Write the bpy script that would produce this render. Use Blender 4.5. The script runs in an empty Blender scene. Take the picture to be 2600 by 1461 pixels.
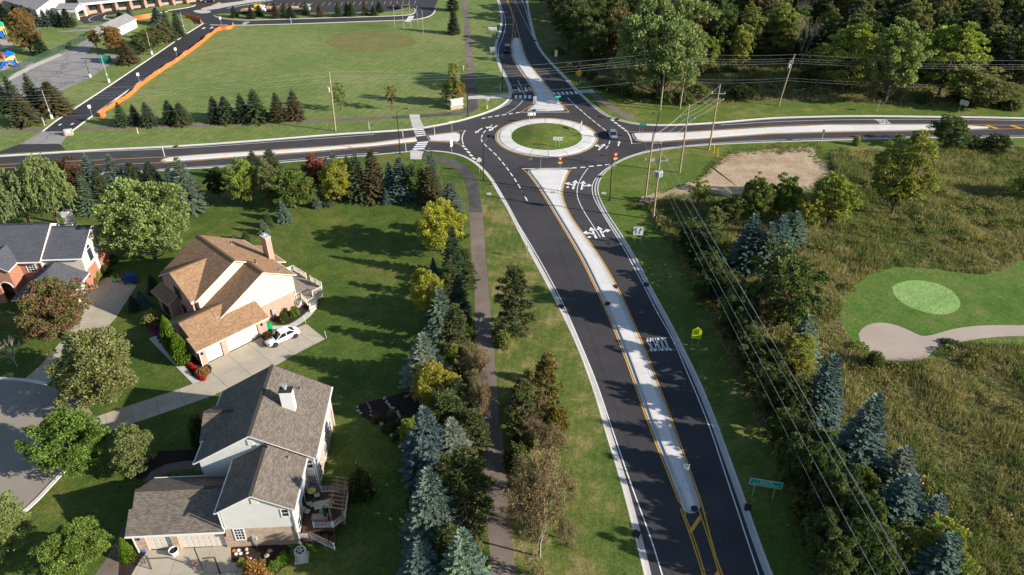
import bpy, math, random
import numpy as np
from mathutils import Vector, Matrix
from math import sin, cos, pi
rad = math.radians
SC = bpy.context.scene
COL = SC.collection

# ------------------------------------------------------------------ camera, sky, sun
CAM_H, PITCH, FPX, CX, CY = 60.0, rad(33.7), 1850.0, 1300.0, 730.5
cam = bpy.data.cameras.new('camera'); cam.sensor_width = 36; cam.lens = FPX / 2600 * 36
cam.clip_start = 1; cam.clip_end = 6000
camo = bpy.data.objects.new('camera', cam); COL.objects.link(camo)
camo.location = (0, 0, CAM_H); camo.rotation_euler = (pi / 2 - PITCH, 0, 0)
SC.camera = camo
SUN_EL = rad(22.5); SUN_AZ = math.atan2(0.956, -0.296)          # clockwise from +Y
world = bpy.data.worlds.new('World'); SC.world = world; world.use_nodes = True
wn = world.node_tree.nodes; wn.clear()
sky = wn.new('ShaderNodeTexSky'); sky.sky_type = 'NISHITA'; sky.sun_disc = False
sky.sun_elevation = SUN_EL; sky.sun_rotation = SUN_AZ; sky.air_density = 1.0; sky.dust_density = 0.6; sky.ozone_density = 1.5
bgn = wn.new('ShaderNodeBackground'); bgn.inputs[1].default_value = 0.085
won = wn.new('ShaderNodeOutputWorld')
world.node_tree.links.new(sky.outputs[0], bgn.inputs[0]); world.node_tree.links.new(bgn.outputs[0], won.inputs[0])
sund = bpy.data.lights.new('sun', 'SUN'); sund.energy = 4.8; sund.angle = rad(0.55); sund.color = (1.0, 0.92, 0.82)
suno = bpy.data.objects.new('sun', sund); COL.objects.link(suno)
sdir = Vector((sin(SUN_AZ) * cos(SUN_EL), cos(SUN_AZ) * cos(SUN_EL), sin(SUN_EL)))
suno.location = (120, -40, 90); suno.rotation_euler = sdir.to_track_quat('Z', 'Y').to_euler()
SC.view_settings.view_transform = 'Standard'; SC.view_settings.look = 'None'
SC.view_settings.gamma = 1; SC.view_settings.exposure = 1.0
SC.view_settings.use_curve_mapping = False
SC.cycles.max_bounces = 6; SC.cycles.diffuse_bounces = 3; SC.cycles.transparent_max_bounces = 12

# ------------------------------------------------------------------ surveying helpers
_s, _c = sin(PITCH), cos(PITCH)
def P(x, y, z=0.0):
    """ground survey: bearing (x, y) taken from the photograph -> point of the place at height z"""
    u, v = (x - CX) / FPX, (y - CY) / FPX
    Z = (CAM_H - z) / (_s + v * _c)
    return Vector((u * Z, Z * (_c - v * _s), z))
def D(x, y, z=0.0): return P(x * 1.00932, y * 1.00932, z)
def T(x0, y0, w, pts, z=0.0):
    k = w / 2576.0
    return [P(x0 + x * k, y0 + y * k, z) for x, y in pts]
def R(c, r, pts, z=0.0): return T(650 * c, 365 * r, 650, pts, z)
def depth(p): return p[1] * _c + (CAM_H - p[2]) * _s
def height(base, ypx):
    v = (ypx - CY) / FPX
    return CAM_H - base[1] * (_s + v * _c) / (_c - v * _s)

# ------------------------------------------------------------------ object helpers
def tag(o, label=None, cat=None, group=None, kind=None):
    if label: o['label'] = label
    if cat: o['category'] = cat
    if group: o['group'] = group
    if kind: o['kind'] = kind
    return o
def empty(name, loc=(0, 0, 0), rz=0.0, label=None, cat=None, group=None, kind=None, parent=None):
    o = bpy.data.objects.new(name, None); COL.objects.link(o)
    o.location = loc; o.rotation_euler = (0, 0, rz); o.empty_display_size = .3
    if parent is not None: o.parent = parent
    return tag(o, label, cat, group, kind)
def link(name, me, parent=None, loc=(0, 0, 0), rz=0.0):
    o = bpy.data.objects.new(name, me); COL.objects.link(o)
    o.location = loc; o.rotation_euler = (0, 0, rz)
    if parent is not None: o.parent = parent
    return o
def mesh(name, v, f, mat=None, parent=None, smooth=False, loc=(0, 0, 0), rz=0.0):
    me = bpy.data.meshes.new(name); me.from_pydata([tuple(p) for p in v], [], [tuple(q) for q in f])
    if mat: me.materials.append(mat)
    if smooth: me.shade_smooth()
    me.update()
    return link(name, me, parent, loc, rz)
def copy_tree(o, parent=None, **kw):
    c = o.copy(); COL.objects.link(c)
    if parent is not None: c.parent = parent
    for ch in o.children: copy_tree(ch, c)
    return c
class MB:
    def __init__(s): s.v = []; s.f = []; s.uv = None
    def box(s, x0, y0, z0, x1, y1, z1):
        n = len(s.v)
        s.v += [(x0, y0, z0), (x1, y0, z0), (x1, y1, z0), (x0, y1, z0), (x0, y0, z1), (x1, y0, z1), (x1, y1, z1), (x0, y1, z1)]
        s.f += [tuple(n + i for i in q) for q in ((3, 2, 1, 0), (4, 5, 6, 7), (0, 1, 5, 4), (1, 2, 6, 5), (2, 3, 7, 6), (3, 0, 4, 7))]
        return s
    def bar(s, a, b, w, h, up=(0, 0, 1)):
        a, b = Vector(a), Vector(b); d = (b - a).normalized(); u = Vector(up)
        if abs(d.dot(u)) > .98: u = Vector((0, 1, 0))
        sx = d.cross(u).normalized() * w / 2; sy = sx.cross(d).normalized() * h / 2
        n = len(s.v)
        for p in (a, b): s.v += [tuple(p + q) for q in (-sx - sy, sx - sy, sx + sy, -sx + sy)]
        s.f += [tuple(n + i for i in q) for q in ((3, 2, 1, 0), (4, 5, 6, 7), (0, 1, 5, 4), (1, 2, 6, 5), (2, 3, 7, 6), (3, 0, 4, 7))]
        return s
    def tube(s, pts, r, k=8, cap=True):
        pts = [Vector(p) for p in pts]; n0 = len(s.v); m = len(pts)
        rr = r if isinstance(r, (list, tuple)) else [r] * m
        for i, p in enumerate(pts):
            d = (pts[min(i + 1, m - 1)] - pts[max(i - 1, 0)]).normalized()
            u = Vector((0, 0, 1)) if abs(d.z) < .9 else Vector((1, 0, 0))
            sx = d.cross(u).normalized(); sy = sx.cross(d)
            for j in range(k):
                a = 2 * pi * j / k
                s.v.append(tuple(p + sx * cos(a) * rr[i] + sy * sin(a) * rr[i]))
        for i in range(m - 1):
            for j in range(k):
                a = n0 + i * k + j; b = n0 + i * k + (j + 1) % k
                s.f.append((a, a + k, b + k, b))
        if cap:
            s.f.append(tuple(n0 + j for j in range(k)))
            s.f.append(tuple(n0 + (m - 1) * k + j for j in reversed(range(k))))
        return s
    def prism(s, poly, z0, z1, bottom=False):
        poly = [(p[0], p[1]) for p in poly]
        A = sum(poly[i][0] * poly[(i + 1) % len(poly)][1] - poly[(i + 1) % len(poly)][0] * poly[i][1] for i in range(len(poly)))
        if A < 0: poly = poly[::-1]
        n = len(s.v); k = len(poly)
        s.v += [(p[0], p[1], z0) for p in poly] + [(p[0], p[1], z1) for p in poly]
        s.f.append(tuple(n + k + i for i in range(k)))
        if bottom: s.f.append(tuple(n + i for i in reversed(range(k))))
        for i in range(k):
            j = (i + 1) % k; s.f.append((n + i, n + j, n + k + j, n + k + i))
        return s
    def quad(s, *p):
        n = len(s.v); s.v += [tuple(q) for q in p]; s.f.append(tuple(range(n, n + len(p)))); return s
    def ball(s, c, r, k=8, m=5, sq=(1, 1, 1), jit=0, rng=random):
        n = len(s.v); s.v.append((c[0], c[1], c[2] - r * sq[2]))
        for i in range(1, m):
            t = -pi / 2 + pi * i / m
            for j in range(k):
                a = 2 * pi * j / k; q = r * (1 + (rng.random() - .5) * jit)
                s.v.append((c[0] + q * sq[0] * cos(t) * cos(a), c[1] + q * sq[1] * cos(t) * sin(a), c[2] + q * sq[2] * sin(t)))
        s.v.append((c[0], c[1], c[2] + r * sq[2])); e = len(s.v) - 1
        for j in range(k):
            s.f.append((n, n + 1 + (j + 1) % k, n + 1 + j)); l = n + 1 + (m - 2) * k
            s.f.append((l + j, l + (j + 1) % k, e))
        for i in range(m - 2):
            for j in range(k):
                a = n + 1 + i * k + j; b = n + 1 + i * k + (j + 1) % k
                s.f.append((a, b, b + k, a + k))
        return s
    def build(s, name, mat, parent=None, smooth=False, loc=(0, 0, 0), rz=0.0):
        return mesh(name, s.v, s.f, mat, parent, smooth, loc, rz)

def resample(pts, step):
    pts = [Vector((p[0], p[1])) for p in pts]; out = [pts[0]]
    for a, b in zip(pts, pts[1:]):
        n = max(1, int(round((b - a).length / step)))
        out += [a.lerp(b, i / n) for i in range(1, n + 1)]
    return out
def smoothline(pts, step=1.0, it=2):
    """Catmull-Rom through the surveyed points, then even spacing"""
    p = [Vector((q[0], q[1])) for q in pts]; out = []
    for i in range(len(p) - 1):
        p0, p1, p2, p3 = p[max(i - 1, 0)], p[i], p[i + 1], p[min(i + 2, len(p) - 1)]
        n = max(2, int((p2 - p1).length / step))
        for k in range(n):
            t = k / n
            out.append(0.5 * (2 * p1 + (p2 - p0) * t + (2 * p0 - 5 * p1 + 4 * p2 - p3) * t * t + (3 * p1 - p0 - 3 * p2 + p3) * t ** 3))
    out.append(p[-1])
    for _ in range(it):
        out = [out[0]] + [(out[i - 1] + out[i] * 2 + out[i + 1]) / 4 for i in range(1, len(out) - 1)] + [out[-1]]
    return out
def offset(pts, d, closed=False):
    """shift a line to its left by d"""
    n = len(pts); out = []
    for i in range(n):
        a = pts[(i - 1) % n] if closed or i > 0 else pts[i]; b = pts[(i + 1) % n] if closed or i < n - 1 else pts[i]
        t = Vector((b[0] - a[0], b[1] - a[1])); t.normalize()
        out.append(Vector((pts[i][0] - t.y * d, pts[i][1] + t.x * d)))
    return out
def ccw(poly):
    A = sum(poly[i][0] * poly[(i + 1) % len(poly)][1] - poly[(i + 1) % len(poly)][0] * poly[i][1] for i in range(len(poly)))
    return list(poly) if A > 0 else list(poly)[::-1]
def sheet(name, poly, z, mat, parent=None, kind='structure'):
    poly = ccw([(p[0], p[1]) for p in poly])
    o = mesh(name, [(p[0], p[1], z) for p in poly], [range(len(poly))], mat, parent)
    if parent is None and kind: o['kind'] = kind
    return o
def strip(name, pts, w, z, mat, parent=None):
    l, r = offset(pts, w / 2), offset(pts, -w / 2); n = len(pts)
    return mesh(name, [(p[0], p[1], z) for p in l + r], [(i + n, i + 1 + n, i + 1, i) for i in range(n - 1)], mat, parent)
def clip(poly, p, n, d0, d1):
    """part of poly with d0 <= (x-p).n <= d1"""
    for s, d in ((1, d0), (-1, -d1)):
        out = []; k = len(poly)
        for i in range(k):
            a, b = poly[i], poly[(i + 1) % k]
            da = s * ((a[0] - p[0]) * n[0] + (a[1] - p[1]) * n[1]) - d; db = s * ((b[0] - p[0]) * n[0] + (b[1] - p[1]) * n[1]) - d
            if da >= 0: out.append(a)
            if (da < 0) != (db < 0):
                t = da / (da - db); out.append(Vector((a[0] + (b[0] - a[0]) * t, a[1] + (b[1] - a[1]) * t)))
        poly = out
        if len(poly) < 3: return []
    return poly
def slabs(name, poly, z0, z1, mat, parent, p, axis, cuts, cuts2=None, gap=.02):
    """one slab object per bay between joints"""
    n = Vector(axis).normalized(); m = Vector((-n.y, n.x)); poly = [Vector((q[0], q[1])) for q in poly]; c2 = cuts2 or [-1e4, 1e4]
    for a, b in zip(cuts, cuts[1:]):
        q = clip(poly, p, n, a + gap / 2, b - gap / 2)
        if len(q) < 3: continue
        for e, f in zip(c2, c2[1:]):
            w = clip(q, p, m, e + gap / 2, f - gap / 2)
            if len(w) >= 3:
                A = abs(sum(w[i][0] * w[(i + 1) % len(w)][1] - w[(i + 1) % len(w)][0] * w[i][1] for i in range(len(w)))) / 2
                if A > .05: MB().prism(w, z0, z1 + random.uniform(0, .004)).build(name, mat, parent)

# ------------------------------------------------------------------ materials
def lin(r, g=None, b=None):
    if g is None: g = b = r
    return (r, g, b, 1)
class NT:
    def __init__(s, name):
        s.m = bpy.data.materials.new(name); s.m.use_nodes = True; s.t = s.m.node_tree; s.t.nodes.clear()
        s.out = s.n('ShaderNodeOutputMaterial')
    def n(s, typ, **kw):
        o = s.t.nodes.new(typ)
        for k, v in kw.items():
            if k.startswith('i_'): o.inputs[k[2:].replace('_', ' ')].default_value = v
            else: setattr(o, k, v)
        return o
    def l(s, a, b): s.t.links.new(a, b)
    def noise(s, scale, detail=3, rough=.55, vec=None, dist=0):
        o = s.n('ShaderNodeTexNoise'); o.inputs['Scale'].default_value = scale; o.inputs['Detail'].default_value = detail
        o.inputs['Roughness'].default_value = rough; o.inputs['Distortion'].default_value = dist
        if vec is not None: s.l(vec, o.inputs['Vector'])
        return o.outputs[0]
    def ramp(s, fac, stops):
        o = s.n('ShaderNodeValToRGB'); e = o.color_ramp.elements
        while len(e) < len(stops): e.new(.5)
        for x, (p, c) in zip(e, stops): x.position = p; x.color = c
        s.l(fac, o.inputs[0]); return o.outputs[0]
    def mix(s, a, b, fac, mode='MIX'):
        o = s.n('ShaderNodeMix', data_type='RGBA', blend_type=mode)
        for v, i in ((fac, 0), (a, 6), (b, 7)):
            if isinstance(v, (int, float)): o.inputs[i].default_value = v
            elif isinstance(v, tuple): o.inputs[i].default_value = v
            else: s.l(v, o.inputs[i])
        return o.outputs[2]
    def math(s, op, a, b=0.0, c=0.0):
        o = s.n('ShaderNodeMath', operation=op)
        for i, v in enumerate((a, b, c)):
            if isinstance(v, (int, float)): o.inputs[i].default_value = v
            else: s.l(v, o.inputs[i])
        return o.outputs[0]
    def pos(s): return s.n('ShaderNodeNewGeometry').outputs['Position']
    def obj(s): return s.n('ShaderNodeTexCoord').outputs['Object']
    def uv(s): return s.n('ShaderNodeUVMap').outputs[0]
    def mapv(s, v, sc=(1, 1, 1), rot=(0, 0, 0)):
        o = s.n('ShaderNodeMapping'); o.inputs['Scale'].default_value = sc; o.inputs['Rotation'].default_value = rot
        s.l(v, o.inputs[0]); return o.outputs[0]
    def bsdf(s, col, rough=.8, spec=.3, metal=0.0, bump=None, bstr=.3, bdist=.05):
        b = s.n('ShaderNodeBsdfPrincipled')
        for v, k in ((col, 'Base Color'), (rough, 'Roughness'), (spec, 'Specular IOR Level'), (metal, 'Metallic')):
            if isinstance(v, (int, float, tuple)): b.inputs[k].default_value = v
            else: s.l(v, b.inputs[k])
        if bump is not None:
            bp = s.n('ShaderNodeBump'); bp.inputs['Strength'].default_value = bstr; bp.inputs['Distance'].default_value = bdist
            s.l(bump, bp.inputs['Height']); s.l(bp.outputs[0], b.inputs['Normal'])
        s.l(b.outputs[0], s.out.inputs[0]); return s.m

def m_plain(name, c, rough=.6, spec=.3, metal=0.0, var=.12, scale=6):
    t = NT(name); n = t.noise(scale, 3, .6, t.obj())
    k = t.ramp(n, [(.3, lin(1 - var)), (.7, lin(1 + var * .4))])
    return t.bsdf(t.mix(lin(*c), k, 1.0, 'MULTIPLY'), rough, spec, metal)
def m_grass(name, a, b, c, big=.05, stripe=None, dry=.62, bst=.8):
    """a lush, b mid, c dry"""
    t = NT(name); p = t.pos()
    n1 = t.noise(big, 5, .6, p); n2 = t.noise(.35, 4, .65, p); n3 = t.noise(3.2, 4, .75, p); n4 = t.noise(11, 2, .8, p)
    f = t.math('ADD', t.math('MULTIPLY', n1, .55), t.math('MULTIPLY', n2, .45))
    col = t.ramp(f, [(.40, lin(*a)), (.5, lin(*b)), (dry - .02, lin(*c))])
    if stripe:
        w = t.n('ShaderNodeTexWave', wave_type='BANDS', bands_direction='X', wave_profile='SIN'); w.inputs['Scale'].default_value = stripe[1]
        w.inputs['Distortion'].default_value = 1.2; w.inputs['Detail'].default_value = 1; w.inputs['Detail Scale'].default_value = .4
        t.l(t.mapv(p, rot=(0, 0, stripe[0])), w.inputs[0])
        col = t.mix(col, t.ramp(w.outputs[1], [(.2, lin(.90)), (.8, lin(1.08))]), stripe[2], 'MULTIPLY')
    g = t.ramp(t.math('ADD', t.math('MULTIPLY', n3, .55), t.math('MULTIPLY', n4, .45)), [(.34, lin(.50)), (.5, lin(.97)), (.66, lin(1.52))])
    return t.bsdf(t.mix(col, g, 1.0, 'MULTIPLY'), .9, .12, 0, t.math('ADD', n3, t.math('MULTIPLY', n4, .6)), bst, .10)
def m_asphalt(name, c, worn=0.15, patch=.08, scale=.25, crack=False, wheel=True):
    t = NT(name); p = t.pos()
    n1 = t.noise(scale, 4, .6, p); n2 = t.noise(8, 3, .8, p); n3 = t.noise(.045, 3, .55, p)
    k = t.ramp(n1, [(.3, lin(1 - worn)), (.7, lin(1 + worn))]); k2 = t.ramp(n2, [(.3, lin(.85)), (.7, lin(1.16))])
    col = t.mix(t.mix(lin(*c), k, 1.0, 'MULTIPLY'), k2, 1.0, 'MULTIPLY')
    col = t.mix(col, t.ramp(n3, [(.35, lin(1 - patch)), (.65, lin(1 + patch))]), 1.0, 'MULTIPLY')
    if crack:
        v = t.n('ShaderNodeTexVoronoi', feature='DISTANCE_TO_EDGE'); v.inputs['Scale'].default_value = .13
        w = t.n('ShaderNodeVectorMath', operation='ADD'); nn = t.n('ShaderNodeTexNoise'); nn.inputs['Scale'].default_value = .4
        t.l(p, nn.inputs[0]); sc = t.n('ShaderNodeVectorMath', operation='SCALE'); sc.inputs[3].default_value = 3.0
        t.l(nn.outputs[1], sc.inputs[0]); t.l(p, w.inputs[0]); t.l(sc.outputs[0], w.inputs[1]); t.l(w.outputs[0], v.inputs[0])
        col = t.mix(col, t.ramp(v.outputs[0], [(0, lin(.5)), (.012, lin(.6)), (.02, lin(1))]), 1.0, 'MULTIPLY')
    return t.bsdf(col, .85, .25, 0, n2, .35, .02)
def m_concrete(name, c, dark=.14):
    t = NT(name); p = t.pos(); oi = t.n('ShaderNodeObjectInfo')
    n1 = t.noise(.5, 5, .65, p); n2 = t.noise(7, 3, .7, p)
    col = t.mix(lin(*c), t.ramp(n1, [(.3, lin(1 - dark)), (.7, lin(1.05))]), 1.0, 'MULTIPLY')
    col = t.mix(col, t.ramp(n2, [(.3, lin(.92)), (.7, lin(1.06))]), 1.0, 'MULTIPLY')
    col = t.mix(col, t.ramp(oi.outputs['Random'], [(0, lin(.93)), (1, lin(1.04))]), 1.0, 'MULTIPLY')
    return t.bsdf(col, .8, .25, 0, n2, .15, .01)
def m_shingle(name, a, b, c):
    t = NT(name); v = t.uv(); br = t.n('ShaderNodeTexBrick'); t.l(v, br.inputs[0])
    br.inputs['Scale'].default_value = 1.0; br.inputs['Brick Width'].default_value = .34; br.inputs['Row Height'].default_value = .15
    br.inputs['Mortar Size'].default_value = .012; br.inputs['Bias'].default_value = .1
    br.inputs['Color1'].default_value = lin(*a); br.inputs['Color2'].default_value = lin(*b); br.inputs['Mortar'].default_value = lin(*c)
    n = t.noise(14, 2, .8, v); n1 = t.noise(.5, 3, .6, v)
    col = t.mix(br.outputs[0], t.ramp(n, [(.3, lin(.72)), (.7, lin(1.25))]), 1.0, 'MULTIPLY')
    col = t.mix(col, t.ramp(n1, [(.3, lin(.9)), (.7, lin(1.08))]), 1.0, 'MULTIPLY')
    return t.bsdf(col, .9, .2, 0, br.outputs[1], .05, .01)
def m_brick(name, a, b, mortar):
    t = NT(name); o = t.obj(); sx = t.n('ShaderNodeSeparateXYZ'); t.l(o, sx.inputs[0]); cm = t.n('ShaderNodeCombineXYZ')
    t.l(t.math('ADD', sx.outputs[0], sx.outputs[1]), cm.inputs[0]); t.l(sx.outputs[2], cm.inputs[1])
    br = t.n('ShaderNodeTexBrick'); t.l(cm.outputs[0], br.inputs[0]); br.inputs['Scale'].default_value = 1
    br.inputs['Brick Width'].default_value = .22; br.inputs['Row Height'].default_value = .075; br.inputs['Mortar Size'].default_value = .008
    br.inputs['Color1'].default_value = lin(*a); br.inputs['Color2'].default_value = lin(*b); br.inputs['Mortar'].default_value = lin(*mortar)
    n = t.noise(2, 4, .7, o)
    return t.bsdf(t.mix(br.outputs[0], t.ramp(n, [(.3, lin(.82)), (.7, lin(1.12))]), 1.0, 'MULTIPLY'), .85, .2, 0, br.outputs[1], .3, .02)
def m_siding(name, c):
    t = NT(name); o = t.obj(); w = t.n('ShaderNodeTexWave', bands_direction='Z', wave_profile='SAW'); w.inputs['Scale'].default_value = 1.6
    t.l(o, w.inputs[0]); n = t.noise(.8, 3, .6, o)
    col = t.mix(lin(*c), t.ramp(n, [(.3, lin(.93)), (.7, lin(1.03))]), 1.0, 'MULTIPLY')
    return t.bsdf(col, .55, .3, 0, w.outputs[1], .35, .03)
def m_leaf(name, trans=.25, rough=.55):
    t = NT(name); oi = t.n('ShaderNodeObjectInfo'); at = t.n('ShaderNodeAttribute', attribute_type='GEOMETRY', attribute_name='tint')
    c2 = t.n('ShaderNodeAttribute', attribute_type='OBJECT', attribute_name='c2')
    sp = t.n('ShaderNodeSeparateXYZ'); t.l(at.outputs['Vector'], sp.inputs[0])
    n = t.noise(.55, 2, .5, t.obj())
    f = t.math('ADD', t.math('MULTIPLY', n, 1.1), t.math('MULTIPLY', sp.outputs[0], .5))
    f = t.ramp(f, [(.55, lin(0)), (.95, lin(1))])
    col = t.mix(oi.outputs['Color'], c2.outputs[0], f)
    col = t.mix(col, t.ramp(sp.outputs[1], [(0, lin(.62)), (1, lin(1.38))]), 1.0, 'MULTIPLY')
    d = t.n('ShaderNodeBsdfPrincipled'); t.l(col, d.inputs[0]); d.inputs['Roughness'].default_value = rough; d.inputs['Specular IOR Level'].default_value = .22
    tr = t.n('ShaderNodeBsdfTranslucent'); t.l(t.mix(col, lin(1.12, 1.18, .72), 1.0, 'MULTIPLY'), tr.inputs[0])
    mx = t.n('ShaderNodeMixShader'); mx.inputs[0].default_value = trans; t.l(d.outputs[0], mx.inputs[1]); t.l(tr.outputs[0], mx.inputs[2])
    t.l(mx.outputs[0], t.out.inputs[0]); return t.m
def m_glass(name, c=(.02, .03, .04)):
    t = NT(name); return t.bsdf(t.mix(lin(*c), t.ramp(t.noise(1.5, 2, .5, t.obj()), [(.3, lin(.7)), (.7, lin(1.3))]), 1.0, 'MULTIPLY'), .06, .6)

M = {}
M['asphalt'] = m_asphalt('new asphalt', (.047, .044, .046), .14, .17)
M['asphalt_old'] = m_asphalt('weathered asphalt', (.25, .235, .225), .10, .08, .3, True)
M['asphalt_street'] = m_asphalt('street asphalt', (.25, .218, .178), .08, .06, .3)
M['path_old'] = m_asphalt('worn path asphalt', (.165, .132, .108), .16, .16, .5)
M['path_new'] = m_asphalt('dusty fresh path asphalt', (.085, .078, .075), .35, .2, .5)
M['asphalt_drive'] = m_asphalt('drive asphalt', (.036, .036, .040), .1, .08)
M['concrete'] = m_concrete('new concrete', (.62, .60, .57), .08)
M['concrete_curb'] = m_concrete('kerb concrete', (.60, .57, .52), .12)
M['concrete_gutter'] = m_concrete('gutter concrete', (.48, .46, .43), .14)
M['concrete_drive'] = m_concrete('driveway concrete', (.42, .37, .29), .16)
M['concrete_walk'] = m_concrete('walk concrete', (.50, .47, .43), .12)
M['white_paint'] = m_plain('white road paint', (.74, .74, .72), .6, .3, 0, .16, 2.5)
M['yellow_paint'] = m_plain('yellow road paint', (.66, .33, .03), .6, .3, 0, .16, 2.5)
M['lawn'] = m_grass('yard lawn', (.050, .088, .016), (.074, .110, .020), (.125, .135, .032), .06, (rad(35), .35, .35))
M['field'] = m_grass('playing field grass', (.110, .160, .042), (.148, .192, .055), (.200, .212, .080), .03, (rad(20), .16, .5))
M['verge'] = m_grass('verge grass', (.070, .120, .018), (.095, .135, .024), (.190, .180, .055), .09, None, .66)
M['rough_verge'] = m_grass('rough verge grass', (.068, .108, .020), (.115, .138, .032), (.215, .185, .070), .14, (rad(8), .28, .5), .60)
M['meadow_soil'] = m_grass('rough meadow ground', (.075, .095, .028), (.12, .12, .045), (.19, .155, .075), .06, None, .60)
M['field_dry'] = m_grass('dry grass', (.125, .145, .043), (.155, .155, .052), (.19, .165, .062), .15)
M['golf'] = m_grass('golf fairway grass', (.058, .122, .018), (.084, .148, .026), (.130, .155, .042), .1, (rad(-30), .25, .3))
M['green'] = m_grass('putting green grass', (.180, .300, .090), (.205, .325, .100), (.235, .345, .120), .1, (rad(60), .22, .4))
M['mulch'] = m_plain('dark bark mulch', (.045, .032, .027), .95, .05, 0, .5, 9)
M['sand'] = m_asphalt('raked sand', (.37, .305, .25), .06, .06, .3)
M['dirt'] = m_grass('bare sandy soil', (.30, .22, .14), (.38, .285, .19), (.44, .34, .235), .12, None, .62, .15)
M['bark'] = m_plain('tree bark', (.11, .085, .062), .9, .1, 0, .4, 5)
M['bark_pale'] = m_plain('pale bark', (.32, .29, .25), .9, .1, 0, .3, 5)
M['leaf'] = m_leaf('leaves', .36); M['needle'] = m_leaf('needles', .10, .6)
M['grass_blade'] = m_leaf('dry tall grass', .25, .7)
M['wood_pole'] = m_plain('weathered pole wood', (.34, .27, .18), .85, .1, 0, .25, 3)
M['galv'] = m_plain('galvanised steel', (.50, .52, .53), .45, .5, .5, .1, 8)
M['wire'] = m_plain('aluminium wire', (.42, .43, .44), .5, .5, .2, .05)
M['black_metal'] = m_plain('black painted metal', (.014, .014, .015), .5, .4)
M['white'] = m_plain('white paint', (.66, .66, .64), .5, .3, 0, .06)
M['cream'] = m_siding('cream siding', (.50, .455, .385)); M['white_siding'] = m_siding('white siding', (.60, .60, .575))
M['trim_cream'] = m_plain('cream trim', (.56, .51, .42), .5, .3, 0, .05)
M['roof_tan'] = m_shingle('tan shingles', (.385, .238, .135), (.245, .145, .08), (.12, .072, .042))
M['roof_grey'] = m_shingle('brown grey shingles', (.20, .170, .135), (.115, .097, .080), (.065, .055, .047))
M['roof_navy'] = m_shingle('slate grey shingles', (.098, .102, .118), (.070, .074, .088), (.045, .047, .056))
M['roof_school'] = m_shingle('school roof shingles', (.27, .265, .27), (.22, .215, .22), (.16, .16, .16))
M['brick_red'] = m_brick('red brick', (.38, .15, .085), (.31, .115, .066), (.36, .24, .18))
M['brick_pink'] = m_brick('pink brick', (.48, .27, .20), (.40, .215, .16), (.46, .34, .27))
M['brick_mixed'] = m_brick('buff mixed brick', (.50, .36, .26), (.29, .19, .135), (.46, .38, .30))
M['garage_door'] = m_plain('garage door paint', (.58, .53, .46), .5, .3, 0, .04)
M['glass'] = m_glass('window glass'); M['car_glass'] = m_glass('tinted car glass', (.012, .016, .02))
M['dark'] = m_plain('dark grey', (.03, .03, .032), .7, .2); M['iron'] = m_plain('rusty cast iron', (.06, .038, .028), .8, .2)
M['rubber'] = m_plain('tyre rubber', (.02, .02, .021), .8, .2)
M['deck_grey'] = m_plain('greyed deck boards', (.28, .235, .20), .8, .15, 0, .15, 4)
M['deck_brown'] = m_plain('dark stained deck boards', (.095, .055, .038), .7, .2, 0, .2, 4)
M['pergola'] = m_plain('cedar beams', (.34, .20, .12), .8, .15, 0, .2, 4)
M['stone'] = m_plain('field stone', (.42, .37, .33), .85, .15, 0, .25, 2)
M['orange'] = m_plain('orange plastic mesh', (.80, .15, .03), .6, .3, 0, .12, 3)
M['sign_white'] = m_plain('white sign sheeting', (.80, .80, .78), .45, .3, 0, .03); M['sign_black'] = m_plain('black sign ink', (.012, .012, .012), .5)
M['sign_yellow'] = m_plain('yellow sign sheeting', (.85, .46, .01), .45, .3, 0, .03); M['sign_lime'] = m_plain('fluorescent yellow green sheeting', (.72, .90, .02), .45, .3, 0, .03)
M['sign_red'] = m_plain('red sign sheeting', (.60, .02, .05), .45, .3, 0, .03); M['sign_green'] = m_plain('green sign sheeting', (.005, .34, .24), .45, .3, 0, .03)
M['sign_back'] = m_plain('bare aluminium sign back', (.42, .44, .44), .5, .4, .3, .05)
# ------------------------------------------------------------------ ground, roads and kerbs
random.seed(3)
PX = lambda pts: [P(x, y) for x, y in pts]
DX = lambda pts: [D(x, y) for x, y in pts]
sheet('ground', [(-2500, -900), (2500, -900), (2500, 3500), (-2500, 3500)], -.5, M['meadow_soil'])
road = sheet('road', [(-420, -70), (420, -70), (420, 620), (-420, 620)], 0, M['asphalt'])
KSW = PX([(-600, 508), (0, 462), (424, 434.4), (555, 427), (725.7, 414.2), (864.5, 402.9), (1015.9, 389.5), (1041, 387), (1080, 385), (1115, 386.5), (1148, 391), (1175, 398.5), (1200.6, 413), (1226.8, 437), (1247, 463), (1263, 491), (1280, 519.5), (1296, 549), (1310, 578), (1325, 607), (1350.5, 655), (1375.7, 700.6), (1391, 730), (1413.5, 773), (1451, 851), (1476.6, 911.7), (1501.9, 982.3), (1522, 1045.4), (1535, 1095), (1555, 1158), (1578, 1236.5), (1598, 1312), (1613, 1370), (1634.8, 1461), (1665, 1600)])
KSE = PX([(2045, 1640), (1962, 1461), (1950, 1431), (1924, 1362), (1904, 1304), (1878.7, 1233), (1851, 1158), (1828, 1095), (1814.8, 1060), (1794.6, 1010), (1766.8, 947), (1736.5, 886.4), (1708.8, 831), (1678.5, 775), (1653, 730), (1623, 670), (1590, 614.8), (1562, 572), (1542, 541.6), (1526, 510), (1518, 488), (1519.5, 468.5), (1528, 450), (1547.3, 430.6), (1577.6, 410.4), (1628, 392), (1678.5, 382.7), (1741.6, 374.8), (1804.7, 370), (1880, 366.3), (1950, 363.4), (2076, 359.6), (2202, 355.8), (2366, 352), (2600, 352), (3200, 350)])
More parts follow.
